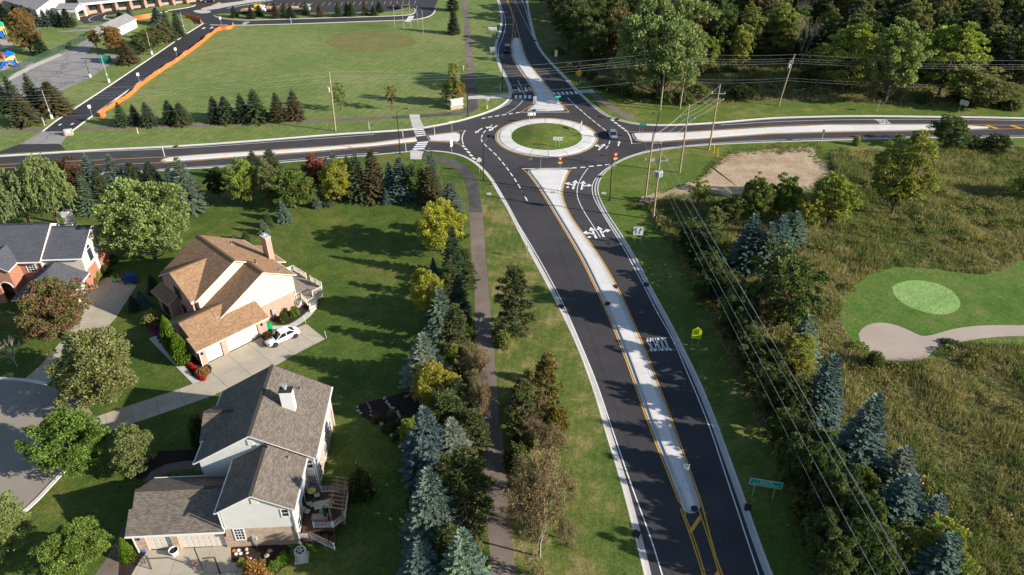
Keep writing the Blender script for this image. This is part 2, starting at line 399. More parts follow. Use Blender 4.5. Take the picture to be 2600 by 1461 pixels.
KNE = PX([(3200, 318), (2600, 300), (2379, 296.5), (2202, 294.5), (2076, 296), (1950, 300.5), (1830, 310.6), (1741.6, 316), (1678.5, 317.6), (1640, 316.5), (1604, 312.4), (1570, 304), (1543.7, 293.5), (1513.4, 272), (1483, 245), (1467, 229.5), (1446.4, 205), (1420, 178.5), (1394, 151.7), (1375.4, 128.5), (1364, 106.5), (1358, 87), (1351.8, 62), (1345.5, 34.8), (1341, 8), (1330, -40), (1310, -110), (1292, -190)])
KNW = PX([(1226, -190), (1240, -110), (1252, -40), (1264, 10), (1272, 45), (1270, 62), (1266.6, 84), (1261, 99.4), (1257, 111.9), (1255.8, 124.3), (1257.3, 140.5), (1262.3, 159), (1270.7, 181), (1283.8, 207), (1291.5, 228), (1292.6, 243), (1287, 256), (1271.8, 268), (1250, 279.5), (1220.7, 290.4), (1180, 302.8), (1140, 312.5), (1082, 323), (1047, 328), (950, 335), (852, 341), (650, 357), (454, 370.5), (252, 380.3), (0, 396), (-600, 432)])
Q = {}
for nm, k, corners, mt in (('lawn', KSW, [(60, -70), (-420, -70), (-420, 100)], 'lawn'), ('verge', KSE, [(420, 160), (420, -70), (60, -70)], 'verge'),
                           ('verge', KNE, [(40, 620), (420, 620), (420, 200)], 'verge'), ('playing_field', KNW, [(-420, 160), (-420, 620), (-40, 620)], 'field')):
    ln = smoothline(k, 1.2, 2); Q[id(k)] = ln
    if nm == 'lawn': corners = [(ln[-1].x, -70), (-420, -70), (-420, ln[0].y)]
    if nm == 'verge' and k is KSE: corners = [(420, ln[-1].y), (420, -70), (ln[0].x, -70)]
    if k is KNE: corners = [(ln[-1].x, 620), (420, 620), (420, ln[0].y)]
    if k is KNW: corners = [(-420, ln[-1].y), (-420, 620), (ln[0].x, 620)]
    sheet(nm, ln + [Vector(c) for c in corners], .12, M[mt])
    side = offset(ln, .25)                                        # which side is the road
    sgn = 1 if k in (KSE, KNE) else 1
    kerb = empty('kerb', (0, 0, 0), kind='structure')
    L = ln; sg = 1.0                                              # every line is walked with the road on its left
    prof = [(-.04, .06), (0, .13), (.17, .13), (.20, .03), (.72, .012), (.72, -.03)]
    cols = [offset(L, o * sg) for o, z in prof]
    step = 3
    def seg(i0, i1, m0, m1, nm, mt):
        v = []; f = []
        for i in range(i0, i1 + 1):
            for j in range(m0, m1 + 1): v.append((cols[j][i].x, cols[j][i].y, prof[j][1]))
        w = m1 - m0 + 1
        for i in range(i1 - i0):
            for j in range(w - 1): f.append((i * w + j, (i + 1) * w + j, (i + 1) * w + j + 1, i * w + j + 1))
        mesh(nm, v, f, M[mt], kerb)
    i = 0
    while i < len(L) - 1:
        p = L[i]; far = p.y > 125 or p.x < -75 or p.x > 90
        e = min(i + (24 if far else step), len(L) - 1)
        seg(i, e, 0, 3, 'kerb_stone', 'concrete_curb'); seg(i, e, 3, 5, 'gutter_pan', 'concrete_gutter'); i = e

def line(pts, w, mat, name, z=.006, step=1.0, it=1):
    return strip(name, smoothline(pts, step, it), w, z, M[mat], road)
def dash(a, b, w, name='lane_dash', z=.006, mat='white_paint'):
    return strip(name, [Vector(a[:2]), Vector(b[:2])], w, z, M[mat], road)
def bar(name, q, z=.006, mat='white_paint'):
    return mesh(name, [(p[0], p[1], z) for p in ccw(q)], [range(len(q))], M[mat], road)

# --- splitter islands
def island(poly, name, cuts=None, gut=.45, z=.15):
    pl = ccw([Vector((p[0], p[1])) for p in poly]); root = empty(name, (0, 0, 0), kind='structure')
    rs = pl
    n = len(pl); ins = offset(pl, gut, True); ins2 = offset(pl, gut + .16, True); top = offset(pl, gut + .03, True)
    g = MB(); v = [(p.x, p.y, .014) for p in pl] + [(p.x, p.y, .03) for p in ins] + [(p.x, p.y, z) for p in top] + [(p.x, p.y, z) for p in ins2]
    f = [(i, (i + 1) % n, n + (i + 1) % n, n + i) for i in range(n)]
    mesh('gutter_pan', v[:2 * n], f, M['concrete_gutter'], root)
    f = [(n + i, n + (i + 1) % n, 2 * n + (i + 1) % n, 2 * n + i) for i in range(n)] + [(2 * n + i, 2 * n + (i + 1) % n, 3 * n + (i + 1) % n, 3 * n + i) for i in range(n)]
    mesh('kerb_stone', v, f, M['concrete_curb'], root)
    ins3 = offset(pl, gut + .18, True)
    if cuts: slabs('slab', ins3, .05, z - .004, M['concrete'], root, *cuts)
    else: MB().prism(ins3, .05, z - .004).build('slab', M['concrete'], root)
    return root
SM_R = PX([(1444, 434.8), (1438, 448), (1433, 459.7), (1428, 475), (1426, 487), (1427, 502), (1434, 522), (1446.6, 549), (1466.5, 578), (1481.7, 597), (1519.5, 650), (1565, 728), (1602.8, 812), (1638, 894), (1666, 969.7), (1693.6, 1040), (1712, 1095), (1742, 1177), (1777, 1277)])
SM_L = PX([(1727, 1272), (1694, 1188.5), (1656.3, 1095), (1628, 1015), (1597.7, 929), (1565, 845), (1532, 768.5), (1512, 727), (1476.6, 655), (1431, 577), (1388, 506.3), (1363, 468), (1340, 438)])
smr, sml = smoothline(SM_R, 1.5), smoothline(SM_L, 1.5)
nose = PX([(1779, 1288), (1773, 1298), (1762, 1304), (1748, 1304), (1736, 1297), (1730, 1284)])
top = PX([(1343, 432.5), (1350, 430.4), (1388, 429.8), (1432, 430.4), (1441, 431.2)])
axs = (SM_L[0] - SM_L[-1]).to_2d()
island([p.to_2d() for p in top] + smr + [p.to_2d() for p in nose] + sml, 'traffic_island', (SM_L[-1], axs, [-12] + [2 + 2.6 * i for i in range(42)] + [200]))
WM = [(1010, 365.3)]
wm_t = PX([(429, 400), (504.6, 393.5), (630.8, 385.6), (800, 375), (950, 363), (1055.6, 349)])
wm_b = PX([(1059.5, 360), (950, 371.5), (800, 385), (630.8, 396.8), (504.6, 406.4), (441.6, 410.6)])
island(PX([(408, 408), (413, 403.5)]) + wm_t + wm_b + PX([(420, 411.5), (410, 410.5)]), 'traffic_island', (wm_t[0], (1, .05), [-50] + [4 * i for i in range(24)] + [150]))
island(PX([(1083, 346), (1115, 341), (1155.9, 336.6), (1164, 338.2), (1168, 342), (1168, 352), (1166, 358.5), (1160, 361), (1125, 359.5), (1090, 358.5)]), 'traffic_island')
island(PX([(1604, 341), (1609, 338.8), (1620, 338), (1729, 337), (1830, 331), (1950, 323.6), (2101, 317), (2366, 316.4), (2454.6, 318), (2505, 321.7), (2512, 324.5), (2508, 327), (2454.6, 329), (2353.7, 331), (2202, 333.6), (2076, 336), (1950, 340), (1804.7, 351), (1678.5, 359.6), (1630, 360), (1614, 357), (1607, 349)]), 'traffic_island', (P(1604, 345), (1, .06), [-9] + [5 * i for i in range(1, 40)] + [300]))
nm_r = smoothline(PX([(1429, 270), (1408, 243.5), (1390.8, 221.6), (1374.4, 202.4), (1359, 184.4), (1346, 166), (1336, 150), (1329.5, 134), (1324.4, 115.6), (1320.5, 101)]), 2)
nm_l = smoothline(PX([(1301, 104), (1298.8, 114), (1298.4, 128), (1302, 145.4), (1309, 160), (1319.8, 177), (1335, 199), (1348, 218.7), (1356, 233), (1360, 248.2), (1358.5, 259), (1350.4, 269)]), 2)
island(PX([(1338, 280.3), (1340, 282), (1386.4, 282.8), (1431, 281), (1434, 278.5)]) [::-1] + nm_l[::-1] + PX([(1303, 98.5), (1309, 96.2), (1316, 97)]) + nm_r[::-1], 'traffic_island', (P(1310, 96), (.15, -1), [-12] + [4 * i for i in range(1, 30)] + [200]))
# --- yellow edge lines beside the islands
line(SM_R[:-1] + [P(1776, 1270), P(1800, 1330), P(1834, 1461), P(1870, 1600)], .001, 'yellow_paint', 'yellow_line')
def yl(pts, off, w=.14, extra0=(), extra1=()):
    ln = offset(smoothline(pts, 1.5), off)
    return strip('yellow_line', [Vector(p[:2]) for p in extra0] + ln + [Vector(p[:2]) for p in extra1], w, .010, M['yellow_paint'], road)
yl(SM_R, .16, .16, [P(1452.5, 427.3)], [P(1800, 1350), P(1816, 1410), P(1834.5, 1461), P(1872, 1600)])
yl(SM_L, .16, .16, [P(1741, 1310), P(1730, 1280)], [P(1325.4, 428.4)])
for pts in ([(1727, 1291), (1757.8, 1375), (1785, 1461), (1830, 1600)], [(1737.5, 1307), (1765, 1375), (1791, 1461), (1836, 1600)], [(1775.5, 1297), (1800, 1372), (1827, 1461), (1868, 1600)]):
    line(PX(pts), .12, 'yellow_paint', 'yellow_line')
bar('yellow_hatch', PX([(1776, 1308), (1780.5, 1319), (1754, 1356.5), (1750, 1346)]), .008, 'yellow_paint')
bar('yellow_hatch', PX([(1822, 1448), (1827, 1461), (1812, 1482), (1806, 1470)]), .008, 'yellow_paint')
yl([P(429, 398.4), P(630.8, 384), P(800, 373.4), P(950, 361.4), P(1055, 347.4)], 0, .16, [P(-200, 428), P(150, 411), P(330, 403)])
yl([P(441, 412.6), P(630.8, 398.8), P(800, 387), P(950, 373.4), P(1055, 362)], 0, .16, [P(-200, 436), P(150, 421), P(330, 416.3)])
yl([P(1084, 343.5), P(1130, 338), P(1179.7, 331.7)], 0, .14); yl([P(1092, 360.5), P(1130, 361.5), P(1173, 367.6)], 0, .14); yl([P(1157, 362.2), P(1173, 367.6)], 0, .14)
yl([P(1595, 334), P(1620, 336), P(1729, 335.2), P(1830, 329.2), P(1950, 321.8), P(2101, 315.2), P(2366, 315), P(2454, 316.4), P(2520, 318), P(2620, 319), P(2900, 325)], 0, .16)
yl([P(1606.6, 365), P(1640, 362), P(1678.5, 361.4), P(1804.7, 352.8), P(1950, 341.8), P(2076, 337.8), P(2202, 335.2), P(2353, 332.6), P(2480, 330), P(2620, 327), P(2900, 332)], 0, .16)
for x in (2500, 2562): bar('yellow_hatch', PX([(x, 318.5), (x + 10, 318.5), (x + 38, 327), (x + 26, 327)]), .008, 'yellow_paint')
yl([P(1445.3, 285.3), P(1431, 269), P(1410, 243), P(1392.6, 221), P(1376, 202), P(1360.6, 184), P(1347.6, 166), P(1337.6, 150), P(1331, 134), P(1326, 115.6), P(1320, 98), P(1311, 65), P(1306, 47), P(1297, 20), P(1289, 0), P(1272, -60), P(1256, -130)], 0, .16)
yl([P(1321, 285), P(1349, 268), P(1357.5, 258), P(1358.6, 248.2), P(1354.4, 233), P(1346.4, 218.7), P(1333, 199), P(1318, 177), P(1307, 160), P(1300, 145.4), P(1296.4, 128), P(1297, 114), P(1300, 100), P(1303, 75), P(1303, 52), P(1295, 20), P(1286, 0), P(1269, -60), P(1253, -130)], 0, .16)
# --- white edge lines
for pts in ([(1408.5, 730), (1436, 785.5), (1476.6, 879), (1514.5, 972), (1552, 1083), (1580, 1165.8), (1608, 1246.6), (1636, 1322), (1661, 1393), (1681.6, 1461), (1725, 1600)],
            [(1238, 441), (1262, 475), (1278, 500), (1300, 543), (1338, 606), (1375.7, 670), (1408.5, 730)],
            [(1926.7, 1461), (1895, 1365), (1860, 1259), (1832, 1175), (1804.7, 1093), (1772, 1010), (1741.6, 939.4), (1708.8, 863.7), (1668.4, 793), (1638, 733), (1608, 676), (1578, 621), (1548, 573), (1522, 529), (1507, 502), (1503, 480), (1507, 462), (1521, 444), (1552, 420), (1592, 399), (1640, 384)],
            [(1640, 384), (1700, 374.5), (1804, 365), (1950, 357), (2202, 350), (2366, 346.5), (2600, 346), (2900, 345)],
            [(-200, 474), (0, 455), (424, 429), (600, 418), (830, 398.6), (960, 387.5)], [(-200, 405), (0, 392), (202, 387), (454, 377), (650, 364), (800, 353), (950, 342)],
            [(2900, 310), (2600, 306.4), (2379, 303.6), (2202, 304), (2076, 306), (1950, 310.6), (1830, 318)],
            [(1266, -10), (1272, 15), (1280, 38), (1283.5, 57), (1282, 76), (1276, 97), (1267, 120), (1265.5, 140), (1271, 163), (1285, 192), (1296, 216), (1303, 236)],
            [(1318, -25), (1325, 0), (1334.5, 25), (1344, 60), (1352, 89), (1362, 112), (1380, 141), (1405, 170), (1436, 203), (1460, 231)],
            [(1250, 283.5), (1290, 266), (1301, 252)], [(1485, 251), (1515, 276), (1545, 298), (1560, 306)]):
    line(PX(pts), .13, 'white_paint', 'edge_line', .016, 1.5)
line(T(1250, 150, 280, [(595, 500), (650, 610), (710, 730), (745, 800), (748, 850)]), .13, 'white_paint', 'lane_line')
line(T(1250, 150, 280, [(722, 955), (640, 1060), (480, 1190), (325, 1272)]), .13, 'white_paint', 'lane_line')
line(T(1250, 150, 280, [(440, 620), (880, 600)]), .13, 'white_paint', 'stop_line', .007)
line(T(1250, 150, 280, [(1640, 1078), (2240, 1048)]), .13, 'white_paint', 'stop_line', .007)
line(T(1280, 400, 320, [(1715, 220), (1640, 320), (1560, 450), (1510, 560), (1490, 680), (1505, 830), (1580, 1010), (1690, 1200), (1850, 1447)]) + R(2, 1, [(890, 945)]), .13, 'white_paint', 'lane_line')
for a in np.linspace(0, 1, 34):                                    # fine dots of the merge line far up the north road
    p = P(1306 + 44 * a, 2 + 88 * a); dash(p, p + Vector((.25, -1.0, 0)), .12)
# --- lane dashes through the roundabout
z1 = lambda pts: T(1140, 220, 520, pts)
cir = z1([(525, 500), (447, 570), (415, 625), (412, 680), (460, 740), (520, 795), (580, 850), (635, 910), (687, 973), (737, 1038), (787, 1107), (835, 1178), (882, 1253), (925, 1332)]) + T(1280, 400, 320, [(375, 715), (450, 845)])
for i, p in enumerate(cir):
    q = cir[min(i + 1, len(cir) - 1)] - cir[max(i - 1, 0)]; q.normalize(); dash(p - q * .85, p + q * .85, .22)
nor = z1([(1510, 160), (1552, 203), (1608, 258), (1660, 300), (1712, 347), (1765, 390), (1822, 437), (1885, 487), (1950, 537)])
for i, p in enumerate(nor):
    q = nor[min(i + 1, len(nor) - 1)] - nor[max(i - 1, 0)]; q.normalize(); dash(p - q * 1.0, p + q * 1.0, .20)
for a, b in (((2028, 630), (2026, 668)), ((2024, 685), (2012, 725)), ((2005, 742), (1972, 785))): dash(*z1([a, b]), .20)
# --- yield lines
for a, b in (((1395, 216), (1480, 213)), ((1560, 205), (1660, 201)), ((1730, 186), (1832, 179)), ((1898, 168), (2000, 160)), ((2062, 151), (2165, 142))): dash(*T(1280, 400, 320, [a, b]), .42, 'yield_dash')
dash(*T(1280, 400, 320, [(372, 232), (1385, 221)]), .22, 'yield_line')
for a, b in (((1695, 985), (1740, 1010)), ((1740, 1035), (1790, 1070)), ((1792, 1095), (1842, 1130)), ((1840, 1158), (1892, 1190)), ((1890, 1217), (1945, 1252))): dash(*T(950, 240, 340, [a, b]), .5, 'yield_dash')
line(T(950, 240, 340, [(1755, 692), (1710, 760), (1692, 830), (1695, 900), (1720, 965)]), .2, 'white_paint', 'yield_line')
for a, b in (((2037, 418), (2075, 436)), ((2080, 450), (2118, 470)), ((2124, 482), (2160, 503)), ((2168, 514), (2206, 535)), ((2208, 546), (2240, 564))): dash(*z1([a, b]), .45, 'yield_dash')
line(z1([(2235, 560), (2268, 610), (2288, 660), (2302, 722)]), .2, 'white_paint', 'yield_line')
for a, b in (((410, 402), (458, 396)), ((488, 387), (545, 380)), ((577, 375), (632, 366)), ((665, 360), (718, 352)), ((752, 347), (802, 339)), ((838, 334), (890, 326))): dash(*z1([a, b]), .42, 'yield_dash')
dash(*z1([(905, 323), (1510, 322)]), .2, 'yield_line')
# --- crosswalks
for cx in (555, 660, 770, 877): bar('crosswalk_bar', T(1250, 150, 280, [(cx - 30, 850), (cx + 32, 850), (cx + 25, 925), (cx - 37, 925)]))
for cx, cy in ((1450, 810), (1550, 808), (1650, 803), (1750, 798), (1852, 795), (1955, 788)): bar('crosswalk_bar', T(1250, 150, 280, [(cx - 55, cy - 30), (cx, cy - 30), (cx + 50, cy + 32), (cx - 5, cy + 32)]))
for a, b, h in (((755, 690), (950, 672), 9), ((770, 728), (970, 708), 10), ((783, 765), (985, 745), 10), ((797, 803), (1000, 782), 10), ((825, 935), (1040, 915), 12), ((800, 970), (1020, 955), 12), ((770, 1012), (995, 998), 13), ((745, 1055), (970, 1042), 13)):
    bar('crosswalk_bar', T(950, 240, 340, [(a[0], a[1] - h), (b[0], b[1] - h), (b[0], b[1] + h), (a[0], a[1] + h)]))
# --- turn arrows
def arrow(base, tip, side=0, dot=False):
    b, t = base.to_2d(), tip.to_2d(); L = (t - b).length; y = (t - b) / L; x = Vector((y.y, -y.x)); mb = MB()
    def poly(pts): mb.quad(*[tuple(b + x * px * L + y * py * L) + (.0,) for px, py in pts])
    w = .05
    poly([(-w, 0), (w, 0), (w, .72), (-w, .72)]); poly([(-.15, .67), (.15, .67), (0, 1)])
    if side:
        s = side; pts = [(0, .30), (.08, .42), (.17, .50), (.27, .53)]
        for (ax, ay), (bx, by) in zip(pts, pts[1:]):
            q = [(s * ax, ay - .05), (s * bx, by - .06), (s * bx, by + .06), (s * ax, ay + .05)]; poly(q if s > 0 else q[::-1])
        q = [(s * .25, .37), (s * .48, .55), (s * .25, .71)]; poly(q if s > 0 else q[::-1])
        if dot: poly([(s * .27 + .075 * cos(a), .16 + .075 * sin(a)) for a in np.linspace(0, 2 * pi, 13)[:-1]])
    mb.build('turn_arrow', M['white_paint'], road, loc=(0, 0, .008))
def arrowT(o, b, t, *a): arrow(*T(o[0], o[1], o[2], [b, t]), *a)
arrowT((1280, 400, 320), (1405, 650), (1468, 465), -1, True); arrowT((1280, 400, 320), (1580, 660), (1625, 480), 1)
arrowT((1300, 365, 650), (850, 955), (790, 840), -1, True); arrowT((1300, 365, 650), (925, 940), (865, 832), 1)
arrowT((1140, 220, 520), (418, 524), (328, 588)); arrowT((1140, 220, 520), (605, 490), (500, 562), 1)
arrowT((1140, 220, 520), (2128, 750), (2145, 688)); arrowT((1140, 220, 520), (1880, 800), (1962, 720), -1)
arrowT((1250, 150, 280), (600, 670), (660, 778), 1); arrowT((1250, 150, 280), (765, 660), (800, 768), -1, True)
# --- painted words
def solid_text(name, c):
    t = bpy.data.objects.new(name, c); COL.objects.link(t); bpy.context.view_layer.update()
    me = bpy.data.meshes.new_from_object(t.evaluated_get(bpy.context.evaluated_depsgraph_get())); bpy.data.objects.remove(t); return link(name, me)
def word(txt, a, b, up, parent, mat, w, h, name='painted_word', z=.008, sz=1.0):
    c = bpy.data.curves.new(name, 'FONT'); c.body = txt; c.size = 1; c.materials.append(mat); c.offset = .014
    o = solid_text(name, c); o.parent = parent
    return o
def ground_word(txt, bl, br, tl):
    """letters laid on the road between three corners"""
    o = word(txt, 0, 0, 0, road, M['white_paint'], 0, 0); bpy.context.view_layer.update()
    d = o.dimensions; x = (br - bl); y = (tl - bl); w = x.length; x.normalize(); n = Vector((-x.y, x.x, 0)); h = y.dot(n); sh = y.dot(x)
    m = Matrix(((x.x * w / d.x, (n.x * h + x.x * sh) / .7, 0, bl.x), (x.y * w / d.x, (n.y * h + x.y * sh) / .7, 0, bl.y), (0, 0, 1, .009), (0, 0, 0, 1)))
    o.matrix_world = m
zs = lambda x, y: P(1630 + x * 160 / 1309, 820 + y * 160 / 1309)
ground_word('SCHOOL', zs(175, 588), zs(610, 560), zs(95, 330))
for a, b in ((zs(90, 318), zs(620, 312)), (zs(100, 592), zs(720, 552))): dash(a, b, .035, 'word_line')
q = R(3, 0, [(1195, 1207), (1090, 1212), (1225, 1247)])
ground_word('SCHOOL', q[0], q[1], q[2])
for a, b in (((1070, 1206), (1165, 1204)), ((1120, 1250), (1215, 1247))): dash(*R(3, 0, [a, b]), .25, 'word_line')

# --- catch basins let into the kerbs
for i, (x, y) in enumerate([(1424, 780), (1615, 1358), (1899, 1291), (1641, 724), (1524, 450), (1543, 773), (1564, 729), (1763, 1294), (1568, 304), (1358, 104), (1262, 99), (1357, 281), (447, 373)]):
    b = P(x, y); sc = 1.0
    t = empty('catch_basin', (b.x, b.y, .155), random.uniform(-.1, .1) + 1.1)
    tag(t, ['rusty kerb inlet beside the near left kerb level with the pine', 'rusty kerb inlet in the lowest stretch of left kerb', 'dark kerb inlet on right kerb near the green sign', 'dark kerb inlet on right kerb below the lane sign', 'dark kerb inlet on the bend below the street lamp', 'dark square inlet on left side of near island', 'dark inlet on the right edge of near island', 'round drain cover at the nose of near island', 'dark kerb inlet at the bend near red yield sign', 'dark kerb inlet on the right kerb of north road', 'dark kerb inlet on the left kerb of north road', 'dark drain grate at base of the north island', 'dark kerb inlet opposite the nose of west island'][i], 'drain', 'kerb drains along the roads')
    r = .38 if i == 7 else .33
    if i == 7:
        MB().tube([(0, 0, -.02), (0, 0, .012)], r, 16).build('lid', M['dark'], t)
    else:
        MB().box(-.42, -.36, -.12, .42, .36, .012).build('frame', M['iron'], t)
        for k in range(5): MB().box(-.34, -.26 + k * .125, .012, .34, -.21 + k * .125, .03).build('grate_bar', M['dark'], t)
for x, y, lb in ((1241.5, 494, 'tan round manhole lid in the grass beside the south path'), (1533, 492.5, 'tan round manhole lid in grass beside the right lamp'), (1404, 491, 'round manhole lid set in the near island')):
    b = P(x, y); o = MB().tube([(0, 0, 0), (0, 0, .03)], .48, 18).build('manhole_lid', M['concrete_drive'], loc=(b.x, b.y, .152 if x == 1404 else .125)); tag(o, lb, 'manhole')

# --- roundabout centre
RC, RY = Vector((7.44, 148.5)), 10.99
ring = lambda r, n=96, z=0: [(RC.x + r * cos(2 * pi * i / n), RC.y + r * sin(2 * pi * i / n), z) for i in range(n)]
def annulus(name, r0, z0, r1, z1, mat, parent, a0=0, a1=2 * pi, n=96):
    v = []; m = max(2, int(n * (a1 - a0) / (2 * pi)))
    for i in range(m + 1):
        a = a0 + (a1 - a0) * i / m
        v += [(RC.x + r0 * cos(a), RC.y + r0 * sin(a), z0), (RC.x + r1 * cos(a), RC.y + r1 * sin(a), z1)]
    return mesh(name, v, [(2 * i, 2 * i + 2, 2 * i + 3, 2 * i + 1) for i in range(m)], mat, parent)
annulus('yellow_line', 10.93, .008, 11.09, .008, M['yellow_paint'], road)
apron = empty('truck_apron', (0, 0, 0), kind='structure')
for k in range(16):
    a, b = 2 * pi * k / 16 + .004, 2 * pi * (k + 1) / 16 - .004
    annulus('gutter_pan', 10.25, .02, 10.8, .012, M['concrete_gutter'], apron, a, b)
    annulus('kerb_stone', 10.05, .10, 10.25, .02, M['concrete_curb'], apron, a, b)
    annulus('slab', 7.6, .16, 10.05, .10, M['concrete'], apron, a, b)
v = []; f = []; n = 64
for i in range(9):
    r = 7.75 * (1 - i / 9); z = .14 + 1.0 * (1 - (r / 7.75) ** 2) ** 1.3
    v += [(RC.x + r * cos(2 * pi * j / n), RC.y + r * sin(2 * pi * j / n), z) for j in range(n)]
v.append((RC.x, RC.y, 1.14))
for i in range(8): f += [(i * n + j, i * n + (j + 1) % n, (i + 1) * n + (j + 1) % n, (i + 1) * n + j) for j in range(n)]
f += [(8 * n + j, 8 * n + (j + 1) % n, len(v) - 1) for j in range(n)]
tag(mesh('central_mound', v, f, M['verge'], smooth=True), kind='structure')

# ------------------------------------------------------------------ paths, drives and ground patches (z above the lawns at .12)
Z1, Z2, Z3, Z4 = .126, .132, .138, .144
def S(name, poly, z, mat): return sheet(name, [p.to_2d() for p in poly], z, M[mat])
def Ssm(name, poly, z, mat, step=1.0):
    q = [p.to_2d() for p in poly]; return sheet(name, smoothline(q + [q[0]], step, 1)[:-1], z, M[mat])
pl = R(1, 1, [(2190, 1447), (2170, 1200), (2157, 950), (2147, 700)]); pr = R(1, 1, [(2280, 700), (2300, 950), (2318, 1200), (2340, 1447)])
lo_l = R(1, 3, [(2405, 1600), (2370, 1448), (2345, 1150), (2325, 850), (2300, 450), (2270, 0)]) + R(1, 2, [(2235, 900), (2205, 400), (2195, 0)])
lo_r = R(1, 2, [(2345, 0), (2380, 450), (2425, 1000), (2450, 1447)]) + R(1, 3, [(2475, 0), (2510, 400), (2555, 850), (2590, 1250), (2612, 1448), (2640, 1600)])
S('footpath', lo_l + pl[1:] + pr + lo_r[1:], Z1, 'path_old')
nl = R(1, 1, [(2147, 700), (2138, 560), (2120, 440), (2085, 340), (2030, 280), (1950, 230), (1830, 180), (1680, 165)]); nr = R(1, 1, [(1680, 125), (1830, 138), (1960, 160), (2090, 220), (2180, 300), (2230, 390), (2252, 520), (2280, 700)])
sheet('footpath', smoothline([p.to_2d() for p in nl], 1) + smoothline([p.to_2d() for p in nr], 1), Z2, M['path_new'])
S('footpath', R(1, 0, [(2068, -160), (2112, -160), (2122, 0), (2165, 400), (2215, 890), (2122, 890), (2105, 500), (2075, 100), (2066, 0)]), Z1, 'path_old')
S('footpath', R(1, 0, [(2122, 890), (2215, 890), (2232, 1060), (2238, 1095), (2205, 1125), (2150, 1143), (1960, 1172), (1645, 1192), (1370, 1203), (1370, 1175), (1545, 1163), (1645, 1160), (1880, 1145), (2050, 1118), (2128, 1085)]), Z2, 'path_new')
S('footpath', R(1, 0, [(1372, 1175), (1372, 1205), (0, 1265), (0, 1236)]), Z1, 'path_old')
S('footpath', R(0, 0, [(2576, 1236), (2576, 1265), (1700, 1297), (790, 1313), (800, 1283), (1700, 1262)]), Z1, 'path_old')
S('footpath', R(0, 0, [(-300, 1318), (0, 1313), (440, 1293), (410, 1325), (0, 1343), (-300, 1350)]), Z1, 'path_old')
S('footpath', R(2, 0, [(770, 948), (835, 940), (1000, 1055), (1120, 1125), (1235, 1172), (1232, 1203), (1150, 1203), (960, 1092)]), Z1, 'path_old')
for nm, o, pts in (('ramp', (950, 240, 340), [(677, 400), (872, 400), (885, 490), (970, 652), (745, 668), (690, 470)]), ('ramp', (950, 240, 340), [(695, 1088), (968, 1088), (918, 1180), (915, 1262), (697, 1258)]),
                   ('ramp', (1300, 0, 650), [(662, 915), (800, 908), (842, 940), (700, 942)]), ('ramp', (650, 0, 650), [(2135, 975), (2560, 950), (2572, 990), (2135, 1005)])):
    e = empty('footpath', kind='structure'); pp = T(*o, pts); q = [p.to_2d() for p in pp]
    slabs('slab', q, .10, Z3 + .004, M['concrete_walk'], e, q[0], (q[-1] - q[0]) if nm == 'ramp' and o[0] == 950 else (q[1] - q[0]), [-50] + [1.6 * i for i in range(-6, 12)] + [60])

vk = smoothline(PX([(1247, 463), (1263, 491), (1280, 519.5), (1310, 578), (1350.5, 655), (1391, 730), (1451, 851), (1501.9, 982.3), (1535, 1095), (1578, 1236.5), (1613, 1370), (1634.8, 1461), (1665, 1600)]), 1.2)
sheet('rough_verge', [p for p in vk] + [p.to_2d() for p in lo_r[::-1]] + [p.to_2d() for p in nr[::-1][:3]], .1235, M['rough_verge'])
# school drive and lots
S('school_drive', R(0, 0, [(430, 1330), (560, 1228), (1100, 872), (1560, 562), (1870, 352), (2045, 243), (2350, 230), (2350, 262), (2200, 283), (2100, 370), (1800, 580), (1440, 812), (935, 1172), (715, 1330)]), Z1, 'asphalt_drive')
S('drive_apron', R(0, 0, [(430, 1330), (715, 1330), (620, 1447), (610, 1475), (170, 1478), (300, 1400)]), Z2, 'asphalt_old')
S('drive_apron', R(0, 1, [(-300, 130), (0, 85), (200, 12), (600, 8), (640, 45), (668, 72), (0, 108), (-300, 140)]), Z3, 'asphalt_drive')
t2 = lambda pts: T(240, 0, 320, pts)
S('school_road', t2([(-378, 386), (0, 285), (500, 205), (1000, 135), (1800, 25), (2200, -30), (2700, -260), (2700, 530), (2240, 480), (2190, 440), (1840, 330), (1500, 248), (1400, 240), (1900, 172), (2045, 140), (2062, 112), (1900, 95), (1400, 120), (900, 215), (480, 282), (230, 332), (155, 400), (330, 422), (200, 460), (0, 475), (-200, 500)]), Z1, 'asphalt_drive')
t3 = lambda pts: T(540, 0, 560, pts)
S('parking_lot', t3([(-60, 60), (300, -20), (740, -80), (2700, -140), (2576, 130), (2560, 190), (2400, 236), (2100, 246), (900, 287), (250, 302), (-30, 296)]), Z2, 'asphalt_drive')
S('parking_island', t3([(15, 185), (60, 170), (180, 163), (330, 172), (1000, 162), (2100, 138), (2270, 93), (2370, 93), (2362, 150), (2330, 178), (2250, 190), (900, 228), (300, 243), (80, 222)]), Z3, 'field')
Ssm('parking_island', t2([(2010, 240), (2100, 215), (2330, 225), (2390, 245), (2330, 280), (2150, 285)]), Z3, 'concrete_walk')
S('school_walk', t2([(-378, 386), (-300, 340), (0, 245), (500, 170), (1000, 100), (1400, 60), (1800, 5), (1800, 26), (1000, 136), (500, 206), (0, 286)]), Z2, 'concrete_drive')
strip('yellow_kerb', [p.to_2d() for p in t2([(-378, 386), (0, 286), (500, 206), (1000, 136), (1800, 26)])], .5, Z3 + .02, M['yellow_paint'])['kind'] = 'structure'
strip('yellow_kerb', [p.to_2d() for p in t2([(2180, 190), (2400, 130), (2560, 60)])], .5, Z3 + .02, M['yellow_paint'])['kind'] = 'structure'
S('school_walk', t2([(2180, 192), (2400, 132), (2576, 58), (2576, 185), (2200, 225)]), Z3, 'concrete_walk')
